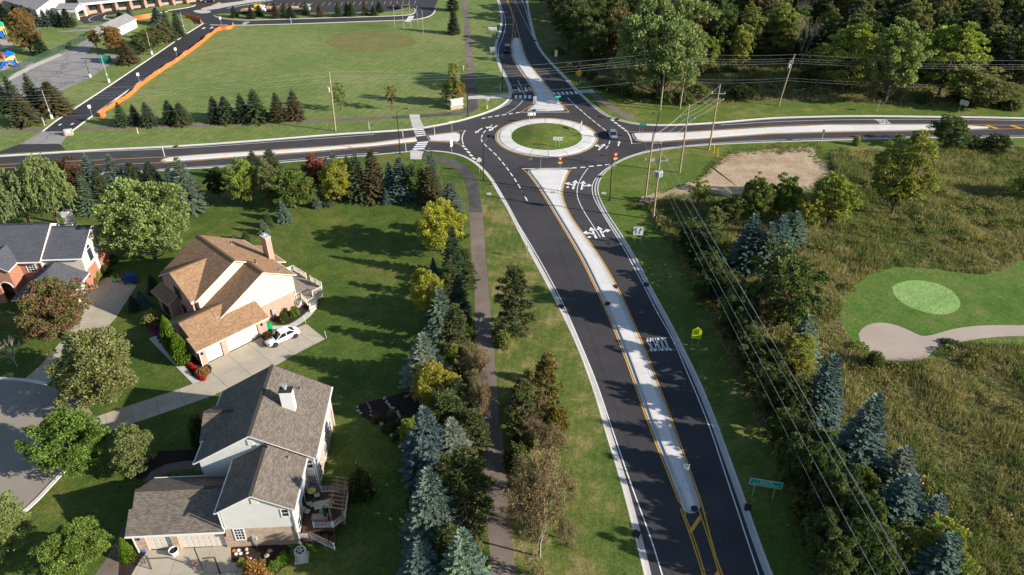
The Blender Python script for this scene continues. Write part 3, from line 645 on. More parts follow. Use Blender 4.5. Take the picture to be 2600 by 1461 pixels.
S('school_walk', t3([(0, 118), (0, 60), (330, 20), (560, -25), (740, -60), (740, -5), (400, 45)]), Z3 + .002, 'concrete_walk')
S('playground_court', R(0, 0, [(20, 840), (160, 765), (340, 668), (600, 560), (760, 475), (880, 402), (960, 440), (930, 480), (880, 545), (1225, 565), (1190, 610), (1120, 650), (900, 792), (650, 905), (330, 1000), (100, 1060), (-100, 1120), (-100, 900)]), Z1, 'asphalt_old')
S('school_walk', R(0, 0, [(20, 840), (160, 740), (340, 650), (600, 545), (640, 560), (360, 680), (180, 775), (40, 850)]), Z2, 'concrete_walk')
Ssm('play_surface', R(0, 0, [(0, 600), (120, 620), (320, 625), (310, 665), (170, 700), (0, 710)]), Z1, 'sand'); Ssm('play_surface', R(0, 0, [(-60, 380), (30, 400), (120, 430), (110, 480), (-60, 495)]), Z1, 'sand')
S('school_walk', T(0, 0, 260, [(880, 740), (1080, 690), (2200, 655), (2560, 645), (2480, 680), (1080, 712), (920, 760)]), Z1, 'asphalt_old'); S('school_walk', T(0, 0, 260, [(1440, 798), (2250, 748), (2500, 660), (2576, 660), (2300, 780), (1560, 825)]), Z2, 'asphalt_old')
ov = [(1150 + (450 + 14 * sin(5 * a) + 9 * sin(11 * a)) * cos(a), 420 + (108 + 4 * sin(4 * a)) * sin(a)) for a in np.linspace(0, 2 * pi, 73)[:-1]]
S('dry_infield', R(1, 0, ov), Z1, 'field_dry')
for pts in ([(430, 1330), (560, 1228), (1100, 872), (1560, 562), (1870, 352), (2045, 243)], [(2200, 283), (2100, 370), (1800, 580), (1440, 812), (935, 1172), (715, 1335)]):
    q = resample([p.to_2d() for p in R(0, 0, pts)], 6); e = empty('kerb', kind='structure')
    for a, b in zip(q, q[1:]): MB().bar((a.x, a.y, .17), (b.x, b.y, .17), .34, .16).build('kerb_stone', M['concrete_curb'], e)
for pts in (t2([(330, 422), (155, 400), (230, 332)]), t2([(830, 358), (1200, 290), (1500, 248)]), t2([(1500, 230), (1900, 172), (2045, 140), (2062, 112)]), t3([(15, 190), (80, 224), (300, 246), (900, 231), (2100, 195), (2330, 180), (2362, 150), (2370, 93), (2270, 93)]), t3([(-30, 300), (250, 304), (900, 289), (2100, 248), (2400, 238), (2576, 190), (2600, 120)])):
    q = smoothline([p.to_2d() for p in pts], 3); v = MB()
    for a, b in zip(q, q[1:]): v.bar((a.x, a.y, .17), (b.x, b.y, .17), .32, .15)
    tag(v.build('kerb', M['concrete_curb']), kind='structure')
for i in range(26):                                                # stall lines in the lot
    x = 560 + i * 72; y0 = 62 - .018 * (x - 560)
    if x < 2400:
        a, b = t3([(x, y0 + 22), (x + 38 - i, y0 - 16)]); strip('stall_line', [a.to_2d(), b.to_2d()], .16, Z2 + .006, M['yellow_paint'], None)['kind'] = 'structure'
for i in range(11):
    x = 170 + i * 48; a, b = t3([(x, 108 - i * 8.6), (x + 60, 88 - i * 8.6)]); strip('stall_line', [a.to_2d(), b.to_2d()], .5, Z2 + .006, M['sign_back'], None)['kind'] = 'structure'
for pts in (t3([(360, 268), (430, 266)]), t3([(345, 287), (405, 284)])): strip('lane_mark', [p.to_2d() for p in pts], .8, Z2 + .006, M['white_paint'])['kind'] = 'structure'
for o in ((2050, 290), (2130, 285), (605, 1262), (728, 1255)):
    q = R(0, 0, [(o[0] - 22, o[1] + 8), (o[0] + 5, o[1] + 6), (o[0] + 24, o[1] - 9), (o[0] - 2, o[1] - 6)]); S('lane_mark', q, Z2 + .004, 'white_paint')
line0 = smoothline([p.to_2d() for p in t2([(230, 262), (60, 310), (-90, 370), (-130, 425), (-40, 460), (150, 462)])], 2); strip('lane_mark', line0, .15, Z1 + .006, M['white_paint'])['kind'] = 'structure'

# streets and drives by the houses
Ssm('street', R(0, 2, [(-500, 945), (0, 935), (240, 945), (460, 988), (700, 1080), (880, 1200), (960, 1320), (990, 1420)]) + R(0, 3, [(960, 80), (850, 230), (600, 450), (400, 690), (190, 865), (-100, 1060), (-500, 1300)]), Z2, 'asphalt_street')
ke = [p.to_2d() for p in R(0, 2, [(-500, 935), (0, 925), (240, 938), (460, 980)])]; q = smoothline(ke, 2); e = empty('kerb', kind='structure')
ke2 = smoothline([p.to_2d() for p in R(0, 3, [(860, 225), (600, 450), (400, 695), (190, 870), (-100, 1070), (-500, 1310)])], 2)
for q in (q, ke2):
    for a, b in zip(q, q[1:]): MB().bar((a.x, a.y, .17), (b.x, b.y, .17), .42, .14).build('kerb_stone', M['concrete_curb'], e)
z6 = lambda pts: T(370, 740, 480, pts)
def drive(poly, org, ax, c1, c2, name='driveway', mat='concrete_drive', z=Z3):
    e = empty(name, kind='structure'); q = [p.to_2d() for p in poly]
    slabs('slab', q, .10, z, M[mat], e, Vector((org[0], org[1])), ax, c1, c2, .035)
A2 = rad(46.7); E1, E2 = Vector((cos(A2), sin(A2))), Vector((-sin(A2), cos(A2)))
dr2 = z6([(835, 1000), (1095, 870), (1560, 640), (1720, 590), (1900, 560), (2195, 458), (2445, 658), (2100, 835), (1780, 1015), (1400, 1215), (1085, 1362), (800, 1450), (520, 1400), (650, 1270), (750, 1228), (890, 1120), (905, 1060), (880, 1015)])
drive(dr2, E1 * 25.9 + E2 * 77.9, E1, [-60, -5, -.6, 2.6, 5.6, 8.6, 11.6, 14.4, 17.2, 60], [-60, -6.2, -3.1, 0, 8])
dl = R(0, 2, [(1950, 975), (1780, 1042), (1300, 1200), (1000, 1300), (900, 1340), (960, 1480), (1130, 1447), (1600, 1290), (2080, 1120), (2180, 1085)])
ax = (dl[0] - dl[3]).to_2d().normalized(); drive(dl, dl[3], ax, [-6, .6, 3.3, 6.1, 8.9, 11.7, 14.6, 30], [-30, -2.1, 30], z=Z4)
drive(DX([(195, 742), (230, 716), (270, 700), (292, 703), (345, 720), (293, 800), (255, 842), (172, 840), (212, 790), (208, 765)]), D(230, 716), (cos(rad(3.4)), sin(rad(3.4))), [-40] + [-8 + 2.9 * i for i in range(8)] + [40], [-40] + [-20 + 2.9 * i for i in range(10)] + [30])
drive(DX([(255, 842), (172, 840), (105, 920), (55, 962), (118, 972), (190, 900)]), D(172, 840), (-.5, -1), [-30, 0, 3, 6, 9, 12, 30], [-30, 30])
drive(R(0, 3, [(1490, 1212), (1830, 1190), (2325, 1158), (2328, 1330), (2495, 1345), (2700, 1750), (1150, 1750), (1330, 1448), (1400, 1330)]), R(0, 3, [(1500, 1205)])[0], (cos(rad(3.4)), sin(rad(3.4))), [-20, -.2, 2.9, 6.0, 9.1, 20], [-30, -8.5, -5.7, -2.9, 0, 9])
Ssm('garden_path', R(0, 3, [(1258, 950), (1238, 1100), (1215, 1230), (1190, 1448), (1175, 1600), (900, 1600), (960, 1448), (1080, 1290), (1140, 1170), (1215, 1030)]), Z3, 'path_old')
S('garden_path', T(310, 920, 580, [(240, 1360), (330, 1240), (500, 1160), (700, 1125), (830, 1118), (900, 1160), (905, 1235), (800, 1215), (600, 1225), (430, 1300), (380, 1345)]), Z3, 'path_old')
Ssm('flower_bed', R(0, 3, [(1215, 1255), (1380, 1212), (1500, 1212), (1470, 1290), (1330, 1450), (1300, 1600), (1180, 1600), (1185, 1448)]), Z2, 'mulch')
Ssm('flower_bed', T(310, 920, 580, [(420, 1010), (700, 1000), (880, 990), (905, 1120), (700, 1130), (500, 1165), (330, 1250), (230, 1340), (120, 1290)]), Z1, 'mulch')
Ssm('flower_bed', R(0, 3, [(2320, 1165), (2572, 1160), (2900, 1150), (2930, 1230), (2820, 1420), (2700, 1500), (2500, 1345), (2330, 1325)]), Z2, 'mulch')
Ssm('flower_bed', z6([(1715, 405), (1780, 462), (1880, 468), (1980, 440), (2110, 350), (2220, 275), (2225, 195), (2140, 165), (2060, 200), (1960, 285), (1760, 385)]), Z2, 'mulch')
Ssm('flower_bed', z6([(500, 975), (640, 1160), (755, 1225), (870, 1125), (902, 1060), (880, 1012), (800, 1020), (620, 840), (560, 700), (440, 540), (300, 520), (180, 640), (330, 780)]), Z2, 'mulch')
Ssm('flower_bed', z6([(60, 490), (140, 470), (280, 540), (200, 600), (120, 600)]), Z2, 'mulch')
Ssm('flower_bed', z6([(1570, 640), (1640, 590), (1720, 560), (1790, 580), (1760, 650), (1660, 690)]), Z4 + .004, 'mulch')
Ssm('flower_bed', DX([(895, 1024), (935, 1010), (985, 1000), (1040, 985), (1060, 1060), (1040, 1150), (1018, 1142), (990, 1100), (955, 1072), (905, 1050)]), Z2, 'mulch')
Ssm('garden_path', z6([(1715, 480), (1900, 478), (2010, 440), (2190, 310), (2235, 215), (2205, 165), (2310, 130), (2325, 230), (2270, 330), (2060, 490), (1900, 545), (1725, 600)]), Z3, 'concrete_walk')
S('garden_path', z6([(45, 655), (200, 590), (290, 570), (330, 640), (250, 700), (340, 790), (510, 985), (640, 1165), (760, 1235), (650, 1275), (340, 960)]), Z3, 'concrete_walk')
# rough meadow, soil, golf
MEADOW = [p.to_2d() for p in DX([(2800, 376), (2420, 372), (2150, 381), (2088, 388), (2100, 432), (2060, 488), (1900, 500), (1790, 490), (1700, 502), (1632, 520), (1650, 570), (1685, 620), (1735, 700), (1782, 800), (1825, 900), (1868, 1000), (1918, 1100), (1965, 1200), (2005, 1300), (2045, 1400), (2120, 1600), (3100, 1600)])]
sheet('meadow', MEADOW, Z1, M['meadow_soil'])
WOODS = [p.to_2d() for p in DX([(1358, 70), (1400, 150), (1450, 195), (1530, 222), (1600, 258), (1680, 268), (1800, 264), (1950, 256), (2100, 258), (2300, 268), (2576, 276), (2900, 288)])] + [Vector((400, 235)), Vector((400, 600)), Vector((30, 600))]
sheet('woodland_floor', WOODS, Z1, M['meadow_soil'])
DIRT = [p.to_2d() for p in DX([(1612, 500), (1700, 474), (1765, 448), (1800, 415), (1850, 388), (1930, 380), (2036, 375), (2060, 400), (2088, 440), (2050, 474), (1980, 482), (1900, 497), (1830, 502), (1780, 484), (1700, 492), (1622, 514)])]
dq = smoothline(DIRT + [DIRT[0]], .5, 1)[:-1]; rd = random.Random(4); jit = [rd.gauss(0, .35) + .5 * sin(i * .37) + .4 * sin(i * .83 + 1) for i in range(len(dq))]
DIRT = [Vector((p.x + j * .6, p.y + j)) for p, j in zip(dq, jit)]; sheet('dirt_patch', DIRT, Z2, M['dirt'])
GOLF = [p.to_2d() for p in DX([(2144, 723), (2182, 697), (2232, 677), (2307, 673), (2407, 687), (2482, 694), (2532, 679), (2576, 657), (2800, 610), (2900, 900), (2576, 872), (2480, 868), (2400, 880), (2360, 905), (2300, 920), (2230, 915), (2182, 892), (2150, 870), (2124, 843), (2114, 798), (2122, 760)])]
GOLF = smoothline(GOLF + [GOLF[0]], 1.5, 2)[:-1]; sheet('fairway', GOLF, Z2, M['golf'])
Ssm('putting_green', R(3, 1, [(1245, 1447), (1330, 1400), (1480, 1378), (1650, 1402), (1790, 1447)]) + R(3, 2, [(1880, 70), (1935, 150), (1925, 210), (1850, 270), (1700, 285), (1500, 240), (1340, 160), (1262, 80)]), Z3, 'green')
Ssm('sand_bunker', R(3, 2, [(908, 480), (950, 412), (1050, 370), (1180, 363), (1300, 392), (1440, 450), (1540, 500), (1640, 490), (1850, 430), (2050, 400), (2300, 388), (2576, 392), (2800, 400), (2800, 505), (2576, 497), (2250, 510), (2000, 545), (1800, 585), (1650, 645), (1600, 720), (1500, 750), (1250, 750), (1150, 720), (1000, 645), (930, 565)]), Z4, 'sand')
# ------------------------------------------------------------------ houses
class House:
    def __init__(s, name, ang, u0, v0, label, zb=.12):
        s.a = rad(ang); s.o = Vector((u0, v0)); s.zb = zb
        w = Vector((cos(s.a) * u0 - sin(s.a) * v0, sin(s.a) * u0 + cos(s.a) * v0, zb))
        s.r = empty(name, w, s.a, label, 'house')
    def L(s, u, v, z): return (u - s.o.x, v - s.o.y, z)
    def loc(s, px, py, z):
        p = P(px, py, z + s.zb); return (p.x * cos(s.a) + p.y * sin(s.a), -p.x * sin(s.a) + p.y * cos(s.a))
    def hit(s, px, py, u=None, v=None):
        a, b = s.loc(px, py, 0), s.loc(px, py, 10)
        t = (v - a[1]) / (b[1] - a[1]) if v is not None else (u - a[0]) / (b[0] - a[0])
        return (a[0] + (b[0] - a[0]) * t, a[1] + (b[1] - a[1]) * t, 10 * t)
    def box(s, name, u0, v0, z0, u1, v1, z1, mat, parent=None):
        a, b = s.L(u0, v0, z0), s.L(u1, v1, z1); return MB().box(*a, *b).build(name, M[mat], parent or s.r)
    def roof(s, name, pts, mat, th=.16, parent=None, trim=None):
        p = [Vector(s.L(*q)) for q in pts]; n = (p[1] - p[0]).cross(p[2] - p[0]).normalized()
        if n.z < 0: p = p[::-1]; n = -n; pts = pts[::-1]
        k = len(p); lo = [q - Vector((0, 0, th)) for q in p]
        me = bpy.data.meshes.new(name)
        f = [tuple(range(k)), tuple(range(2 * k - 1, k - 1, -1))] + [(i, k + i, k + (i + 1) % k, (i + 1) % k) for i in range(k)]
        me.from_pydata([tuple(q) for q in p + lo], [], f); me.materials.append(M[mat]); me.materials.append(M[trim or 'white'])
        for q in me.polygons: q.material_index = 0 if q.index == 0 else 1
        # shingle courses follow the slope
        h = Vector((0, 0, 1)).cross(n).normalized(); up = n.cross(h); uv = me.uv_layers.new(name='UVMap')
        for lp in me.loops:
            q = Vector(me.vertices[lp.vertex_index].co); uv.data[lp.index].uv = (q.dot(h), q.dot(up))
        return link(name, me, parent or s.r)
    def gwall(s, name, poly, axis, c, th, mat, parent=None):
        """upright wall of outline poly (along, z) in the plane axis = c"""
        v = []; k = len(poly)
        for d in (-th / 2, th / 2):
            for a, z in poly: v.append(s.L(a, c + d, z) if axis == 'v' else s.L(c + d, a, z))
        f = [tuple(range(k)), tuple(range(2 * k - 1, k - 1, -1))] + [(i, k + i, k + (i + 1) % k, (i + 1) % k) for i in range(k)]
        o = mesh(name, v, f, M[mat], parent or s.r)
        import bmesh
        bm = bmesh.new(); bm.from_mesh(o.data); bmesh.ops.recalc_face_normals(bm, faces=bm.faces); bm.to_mesh(o.data); bm.free(); return o
    def opening_wall(s, name, u0, u1, v, z0, z1, ops, mat, th=.3):
        """front wall at v with openings (ua, ub, za, zb)"""
        m = MB(); x = u0
        for a, b, za, zb in sorted(ops):
            m.box(*s.L(x, v, z0), *s.L(a, v + th, z1)); x = b
            if zb < z1: m.box(*s.L(a, v, zb), *s.L(b, v + th, z1))
            if za > z0: m.box(*s.L(a, v, z0), *s.L(b, v + th, za))
        m.box(*s.L(x, v, z0), *s.L(u1, v + th, z1)); return m.build(name, M[mat], s.r)
    def gdoor(s, u0, u1, v, z1, rows=4, cols=4, axis='v'):
        f = (lambda a, c, z: s.L(a, c, z)) if axis == 'v' else (lambda a, c, z: s.L(c, a, z))
        def bx(a0, c0, z0, a1, c1, z2):
            p, q = f(a0, c0, z0), f(a1, c1, z2); return MB().box(min(p[0], q[0]), min(p[1], q[1]), z0, max(p[0], q[0]), max(p[1], q[1]), z2)
        d = bx(u0, v, 0.02, u1, v + (.06 if axis == 'v' else -.06), z1).build('garage_door', M['garage_door'], s.r); h = (z1 - .02) / rows; w = (u1 - u0) / cols; sg = -1 if axis == 'v' else 1
        for i in range(rows):
            m = bx(u0 + .01, v + sg * .022, .02 + i * h + .012, u1 - .01, v + sg * .001, .02 + (i + 1) * h - .012)
            for j in range(cols): 
                k = bx(u0 + j * w + .09, v + sg * .04, .02 + i * h + .11, u0 + (j + 1) * w - .09, v + sg * .02, .02 + (i + 1) * h - .1)
                n = len(m.v); m.v += k.v; m.f += [tuple(n + q for q in ff) for ff in k.f]
            m.build('door_section', M['garage_door'], d)
    def window(s, along, c, z, w, h, axis='v', out=-1, cols=1, rows=2, frame='white', glass='glass', name='window'):
        """window centred on a wall plane; out = which way the wall faces"""
        f = (lambda a, d, zz: s.L(a, c + out * d, zz)) if axis == 'v' else (lambda a, d, zz: s.L(c + out * d, a, zz))
        def bx(m, a0, d0, z0, a1, d1, z2):
            p, q = f(a0, d0, z0), f(a1, d1, z2); m.box(min(p[0], q[0]), min(p[1], q[1]), z0, max(p[0], q[0]), max(p[1], q[1]), z2)
        a0, a1, z0, z1, t = along - w / 2, along + w / 2, z - h / 2, z + h / 2, .09
        m = MB(); bx(m, a0 - t, -.1, z0 - t, a0, .07, z1 + t); bx(m, a1, -.1, z0 - t, a1 + t, .07, z1 + t); bx(m, a0, -.1, z1, a1, .07, z1 + t); bx(m, a0, -.1, z0 - t, a1, .09, z0)
        fr = m.build(name, M[frame], s.r)
        m = MB(); bx(m, a0, -.08, z0, a1, .015, z1); m.build('pane', M[glass], fr)
        m = MB()
        for i in range(1, cols): x = a0 + w * i / cols; bx(m, x - .018, .016, z0, x + .018, .045, z1)
        for i in range(1, rows): x = z0 + h * i / rows; bx(m, a0, .018, x - .022, a1, .05, x + .022)
        if m.v: m.build('muntin', M[frame], fr)
        return fr
    def gutter(s, a, b, mat='white'): return MB().bar(s.L(*a), s.L(*b), .13, .12).build('gutter', M[mat], s.r)
    def downspout(s, u, v, z0, z1, mat='white'): return MB().bar(s.L(u, v, z0), s.L(u, v, z1), .1, .09).build('downspout', M[mat], s.r)
    def vent(s, u, v, z, h=.45, r=.06):
        o = MB().tube([s.L(u, v, z - .3), s.L(u, v, z + h)], r, 8).build('vent_pipe', M['dark'], s.r); MB().box(*s.L(u - .16, v - .16, z - .06), *s.L(u + .16, v + .16, z + .015)).build('flashing', M['galv'], o)
    def cap(s, a, b, mat): return MB().bar(s.L(*a), s.L(*b), .34, .07).build('ridge_cap', M[mat], s.r)
    def lamp(s, u, v, z, out=(0, -1)):
        o = MB().box(*s.L(u - .09, v - .09, z - .18), *s.L(u + .09, v + .09, z + .16)).build('wall_lamp', M['black_metal'], s.r); MB().ball(s.L(u, v + out[1] * .06, z + .02), .1, 8, 5).build('globe', M['glass'], o)

# --- the white and stone house nearest the camera
h = House('house', 3.4, -24, 52, 'white sided house with brown grey roof and brick garage, nearest the camera')
h.box('lower_wall', -28.0, 52.5, -.3, -16.95, 62.5, 2.7, 'brick_mixed'); h.box('siding_wall', -28.05, 52.45, 2.7, -16.9, 62.55, 5.35, 'white_siding')
for v in (52.55, 62.45): h.gwall('gable_siding', [(-28.05, 5.35), (-16.9, 5.35), (-22.48, 8.45)], 'v', v, .2, 'white_siding')
h.roof('roof', [(-28.5, 52.15, 5.3), (-22.48, 52.15, 8.75), (-22.48, 62.9, 8.75), (-28.5, 62.9, 5.3)], 'roof_grey'); h.roof('roof', [(-16.5, 52.15, 5.3), (-16.5, 62.9, 5.3), (-22.48, 62.9, 8.75), (-22.48, 52.15, 8.75)], 'roof_grey')
h.cap((-22.48, 52.15, 8.76), (-22.48, 62.9, 8.76), 'roof_grey')
h.gutter((-28.55, 52.15, 5.22), (-28.55, 62.9, 5.22)); h.gutter((-16.44, 52.15, 5.22), (-16.44, 62.9, 5.22))
h.downspout(-16.78, 62.2, 0, 5.2); h.downspout(-16.78, 52.35, 0, 5.2)
# south wing
h.box('lower_wall', -24.35, 46.15, -.3, -17.85, 52.5, 2.7, 'brick_mixed'); h.box('siding_wall', -24.4, 46.1, 2.7, -17.8, 52.45, 5.35, 'white_siding')
h.gwall('gable_siding', [(-24.4, 5.35), (-17.8, 5.35), (-21.1, 7.22)], 'v', 46.2, .2, 'white_siding')
h.roof('roof', [(-24.75, 45.85, 5.28), (-21.1, 45.85, 7.4), (-21.1, 52.44, 7.4), (-24.75, 52.44, 5.28)], 'roof_grey'); h.roof('roof', [(-17.45, 45.85, 5.28), (-17.45, 52.44, 5.28), (-21.1, 52.44, 7.4), (-21.1, 45.85, 7.4)], 'roof_grey')
h.cap((-21.1, 45.85, 7.41), (-21.1, 52.44, 7.41), 'roof_grey'); h.gutter((-24.8, 45.85, 5.2), (-24.8, 52.44, 5.2)); h.gutter((-17.4, 45.85, 5.2), (-17.4, 52.44, 5.2)); h.downspout(-24.5, 46.0, 2.9, 5.1); h.downspout(-17.75, 46.0, 0, 5.1)
# garage
h.box('garage_wall', -33.1, 46.45, -.3, -24.36, 52.4, 2.75, 'brick_mixed')
h.opening_wall('garage_front', -33.15, -24.36, 46.12, -.3, 2.75, [(-32.05, -29.75, -.31, 2.2), (-29.05, -24.75, -.31, 2.2)], 'brick_mixed', .32)
h.gdoor(-32.05, -29.75, 46.36, 2.2, 4, 4); h.gdoor(-29.05, -24.75, 46.36, 2.2, 4, 8)
h.gwall('gable_brick', [(-1, 0)] and [(46.2, 2.7), (52.4, 2.7), (49.35, 4.72)], 'u', -33.0, .2, 'brick_mixed')
h.roof('roof', [(-33.55, 45.8, 2.72), (-24.42, 45.8, 2.72), (-24.42, 49.35, 4.95), (-33.25, 49.35, 4.95), (-33.25, 47.9, 4.04), (-33.55, 47.9, 4.04)], 'roof_grey'); h.roof('roof', [(-33.25, 52.85, 2.75), (-33.25, 49.35, 4.95), (-24.42, 49.35, 4.95), (-24.42, 52.44, 3.01), (-28.12, 52.44, 3.01), (-28.12, 52.85, 2.75)], 'roof_grey')
h.cap((-33.25, 49.35, 4.96), (-24.45, 49.35, 4.96), 'roof_grey'); h.gutter((-33.55, 45.74, 2.64), (-24.42, 45.74, 2.64)); h.gutter((-33.25, 52.92, 2.66), (-28.15, 52.92, 2.66)); h.downspout(-33.05, 46.0, 0, 2.6)
h.lamp(-32.6, 46.05, 2.0); h.lamp(-24.55, 46.05, 2.0)
# entry gable on the shaded west side
h.roof('roof', [(-28.85, 57.9, 6.85), (-25.85, 57.9, 6.85), (-28.4, 55.3, 5.36), (-28.85, 55.2, 5.25)], 'roof_grey'); h.roof('roof', [(-28.85, 57.9, 6.85), (-25.85, 57.9, 6.85), (-28.4, 60.5, 5.36), (-28.85, 60.6, 5.25)], 'roof_grey')
h.gwall('gable_siding', [(55.6, 4.9), (60.2, 4.9), (57.9, 6.45)], 'u', -28.65, .14, 'white_siding'); h.cap((-28.85, 57.9, 6.86), (-25.85, 57.9, 6.86), 'roof_grey'); h.box('entry_wall', -28.75, 55.6, -.3, -28.05, 60.2, 4.9, 'brick_mixed')
# chimney stack on the east slope
ch = h.box('chimney', -20.5, 57.35, 6.8, -19.25, 58.15, 9.55, 'white'); h.box('cap', -20.56, 57.29, 9.55, -19.19, 58.21, 9.66, 'dark', ch); MB().tube([h.L(-19.95, 57.8, 9.66), h.L(-19.95, 57.8, 10.0), h.L(-19.95, 57.8, 10.02), h.L(-19.95, 57.8, 10.2)], [.16, .16, .3, .3], 12).build('flue', M['galv'], ch)
h.vent(-19.4, 60.7, 7.0); h.vent(-19.0, 51.5, 6.2, .3); h.vent(-20.9, 51.9, 7.3, .5, .1)
def wn(px, py, w, hh, v=None, u=None, **k):
    q = h.hit(px, py, u=u, v=v); return h.window(q[0] if v is not None else q[1], v if v is not None else u, q[2], w, hh, 'v' if v is not None else 'u', k.pop('out', -1), **k)
s7 = lambda x, y: (310 + x * .22516, 920 + y * .22516); s8 = lambda x, y: (310 + x * .22516, 1190 + y * .22516)
wn(*s8(1838, 498), .62, .95, v=46.1, name='window'); wn(*s8(1325, 738), .85, 1.5, v=46.15, cols=3, rows=4); wn(*s7(2112, 1145), .6, 1.15, v=52.45); wn(*s7(2150, 1335), .75, 1.5, v=52.5, cols=3, rows=5)
for v, z in ((61.0, 4.2), (57.8, 4.2), (54.3, 4.2)): h.window(v, -16.9, z, .9, 1.3, 'u', 1)
for v in (60.5, 57.0, 54.0): h.window(v, -16.95, 1.4, 1.2, 1.4, 'u', 1, cols=2)
h.window(47.4, -17.8, 4.2, .8, 1.1, 'u', 1); h.window(50.2, -17.85, 1.75, 2.4, 2.1, 'u', 1, 2, 1, name='patio_door'); h.window(47.2, -17.85, 1.8, 1.0, 1.4, 'u', 1, 2)
for px, py, v in ((*s7(1450, 905), 52.42), (*s8(1490, 366), 46.08)):
    q = h.hit(px, py, v=v); o = h.box('gable_vent', q[0] - .32, v - .05, q[2] - .35, q[0] + .32, v, q[2] + .35, 'white')
    for i in range(5): h.box('louvre', q[0] - .27, v - .075, q[2] - .28 + i * .12, q[0] + .27, v - .05, q[2] - .22 + i * .12, 'trim_cream', o)
q = h.hit(*s8(1515, 840), v=46.15)
mt = h.box('electric_meter', q[0] - .2, 45.92, .9, q[0] + .2, 46.14, 1.5, 'galv'); MB().tube([h.L(q[0], 46.0, .0), h.L(q[0], 46.0, .9)], .05, 8).build('conduit', M['galv'], mt)
# back deck, rails and pergola of this house
hd = empty('wooden_deck', h.r.location, h.a, 'dark stained deck with white balusters behind the white sided house', 'deck')
LD = lambda px, py, z: Vector(h.L(*h.loc(px, py, z), z))
zd = 1.15
td = lambda x, y: (750 + x * 150 / 614, 1200 + y * 150 / 614)
fl = [LD(*td(*q), zd) for q in ((120, 210), (275, 205), (530, 195), (545, 330), (520, 470), (395, 590), (185, 600), (70, 610))]
fx = [(p.x, p.y) for p in fl]; lo, hi = min(p[0] for p in fx), max(p[0] for p in fx); yb, yt = min(p[1] for p in fx), max(p[1] for p in fx)
fx2 = [Vector(p) for p in fx]
k = 0
x = lo
while x < hi:                                                       # floor boards one by one
    q = clip(fx2, Vector((x, 0)), Vector((1, 0)), .004, .141)
    if len(q) > 2: MB().prism(q, zd - .04, zd + random.uniform(0, .006)).build('board', M['deck_brown'], hd)
    x += .145
MB().prism(fx, zd - .28, zd - .045, True).build('joists', M['deck_brown'], hd)
for p in fx[2:]: MB().box(p[0] - .07, p[1] - .07, -.2, p[0] + .07, p[1] + .07, zd - .28).build('post', M['deck_brown'], hd)
def rail(root, a, b, z0, z1, mat='white', top='deck_brown', n=None, bal=.04, dz=0.0):
    a, b = Vector(a), Vector(b); L = (b - a).length; n = n or max(3, int(L / .16)); up = Vector((0, 0, 1)); e = Vector((0, 0, dz))
    MB().bar(a + up * z1, b + up * z1 + e, .14, .05).build('hand_rail', M[top], root); MB().bar(a + up * (z0 + .1), b + up * (z0 + .1) + e, .06, .05).build('bottom_rail', M[mat], root)
    MB().bar(a + up * (z1 - .08), b + up * (z1 - .08) + e, .05, .06).build('top_rail', M[mat], root)
    for i in range(n + 1):
        p = a.lerp(b, i / n) + e * (i / n); w = .10 if i in (0, n) else bal
        MB().box(p.x - w / 2, p.y - w / 2, p.z + z0 + (0 if i in (0, n) else .1), p.x + w / 2, p.y + w / 2, p.z + z1 - .03).build('rail_post' if i in (0, n) else 'baluster', M[mat], root)
def rl(a, b, z=zd, dz=0.0, n=None):
    p, q = LD(*td(*a), z), LD(*td(*b), z); p.z = q.z = 0; rail(hd, p, q, z, z + .95, dz=dz, n=n)
rl((280, 205), (400, 195)); rl((400, 195), (530, 192)); rl((545, 250), (520, 460)); rl((515, 485), (400, 570)); rl((195, 575), (385, 570), n=13); rl((45, 695), (165, 690), .75, n=9); rl((175, 695), (400, 760), .75, -.65, 15)
for i in range(4):                                                 # steps down to the lawn
    a, b = LD(*td(60 + i * 95, 625 + i * 12), .95 - i * .2), LD(*td(60 + i * 95, 690 + i * 15), .95 - i * .2)
    c, d = LD(*td(165 + i * 85, 695 + i * 18), .95 - i * .2), LD(*td(165 + i * 85, 615 + i * 6), .95 - i * .2)
    MB().prism([a, b, c, d], max(0, .6 - i * .2), .95 - i * .2, True).build('tread', M['deck_brown'], hd)
pg = empty('pergola', h.r.location, h.a, 'cedar pergola with cross beams over the dark deck corner', 'pergola')
zp = 3.2
pa, pb, pc, pe = [LD(*td(*q), zp) for q in ((440, 60), (525, 75), (485, 390), (350, 370))]
pdir = (pc - pb); pl_, pr_ = (pa, pe), (pb, pc)
for a, b in (pl_, pr_): MB().bar(a, b, .09, .2).build('beam', M['pergola'], pg)
for p in (pa, pb, pc, pe): MB().box(p.x - .07, p.y - .07, zd - zp + zp, p.x + .07, p.y + .07, zp - .1).build('post', M['pergola'], pg)
for i in range(9):
    t = i / 8; a, b = pa.lerp(pe, t), pb.lerp(pc, t); d = (b - a).normalized() * .35
    MB().bar(a - d + Vector((0, 0, .17)), b + d + Vector((0, 0, .17)), .06, .15).build('rafter', M['pergola'], pg)
HN = h

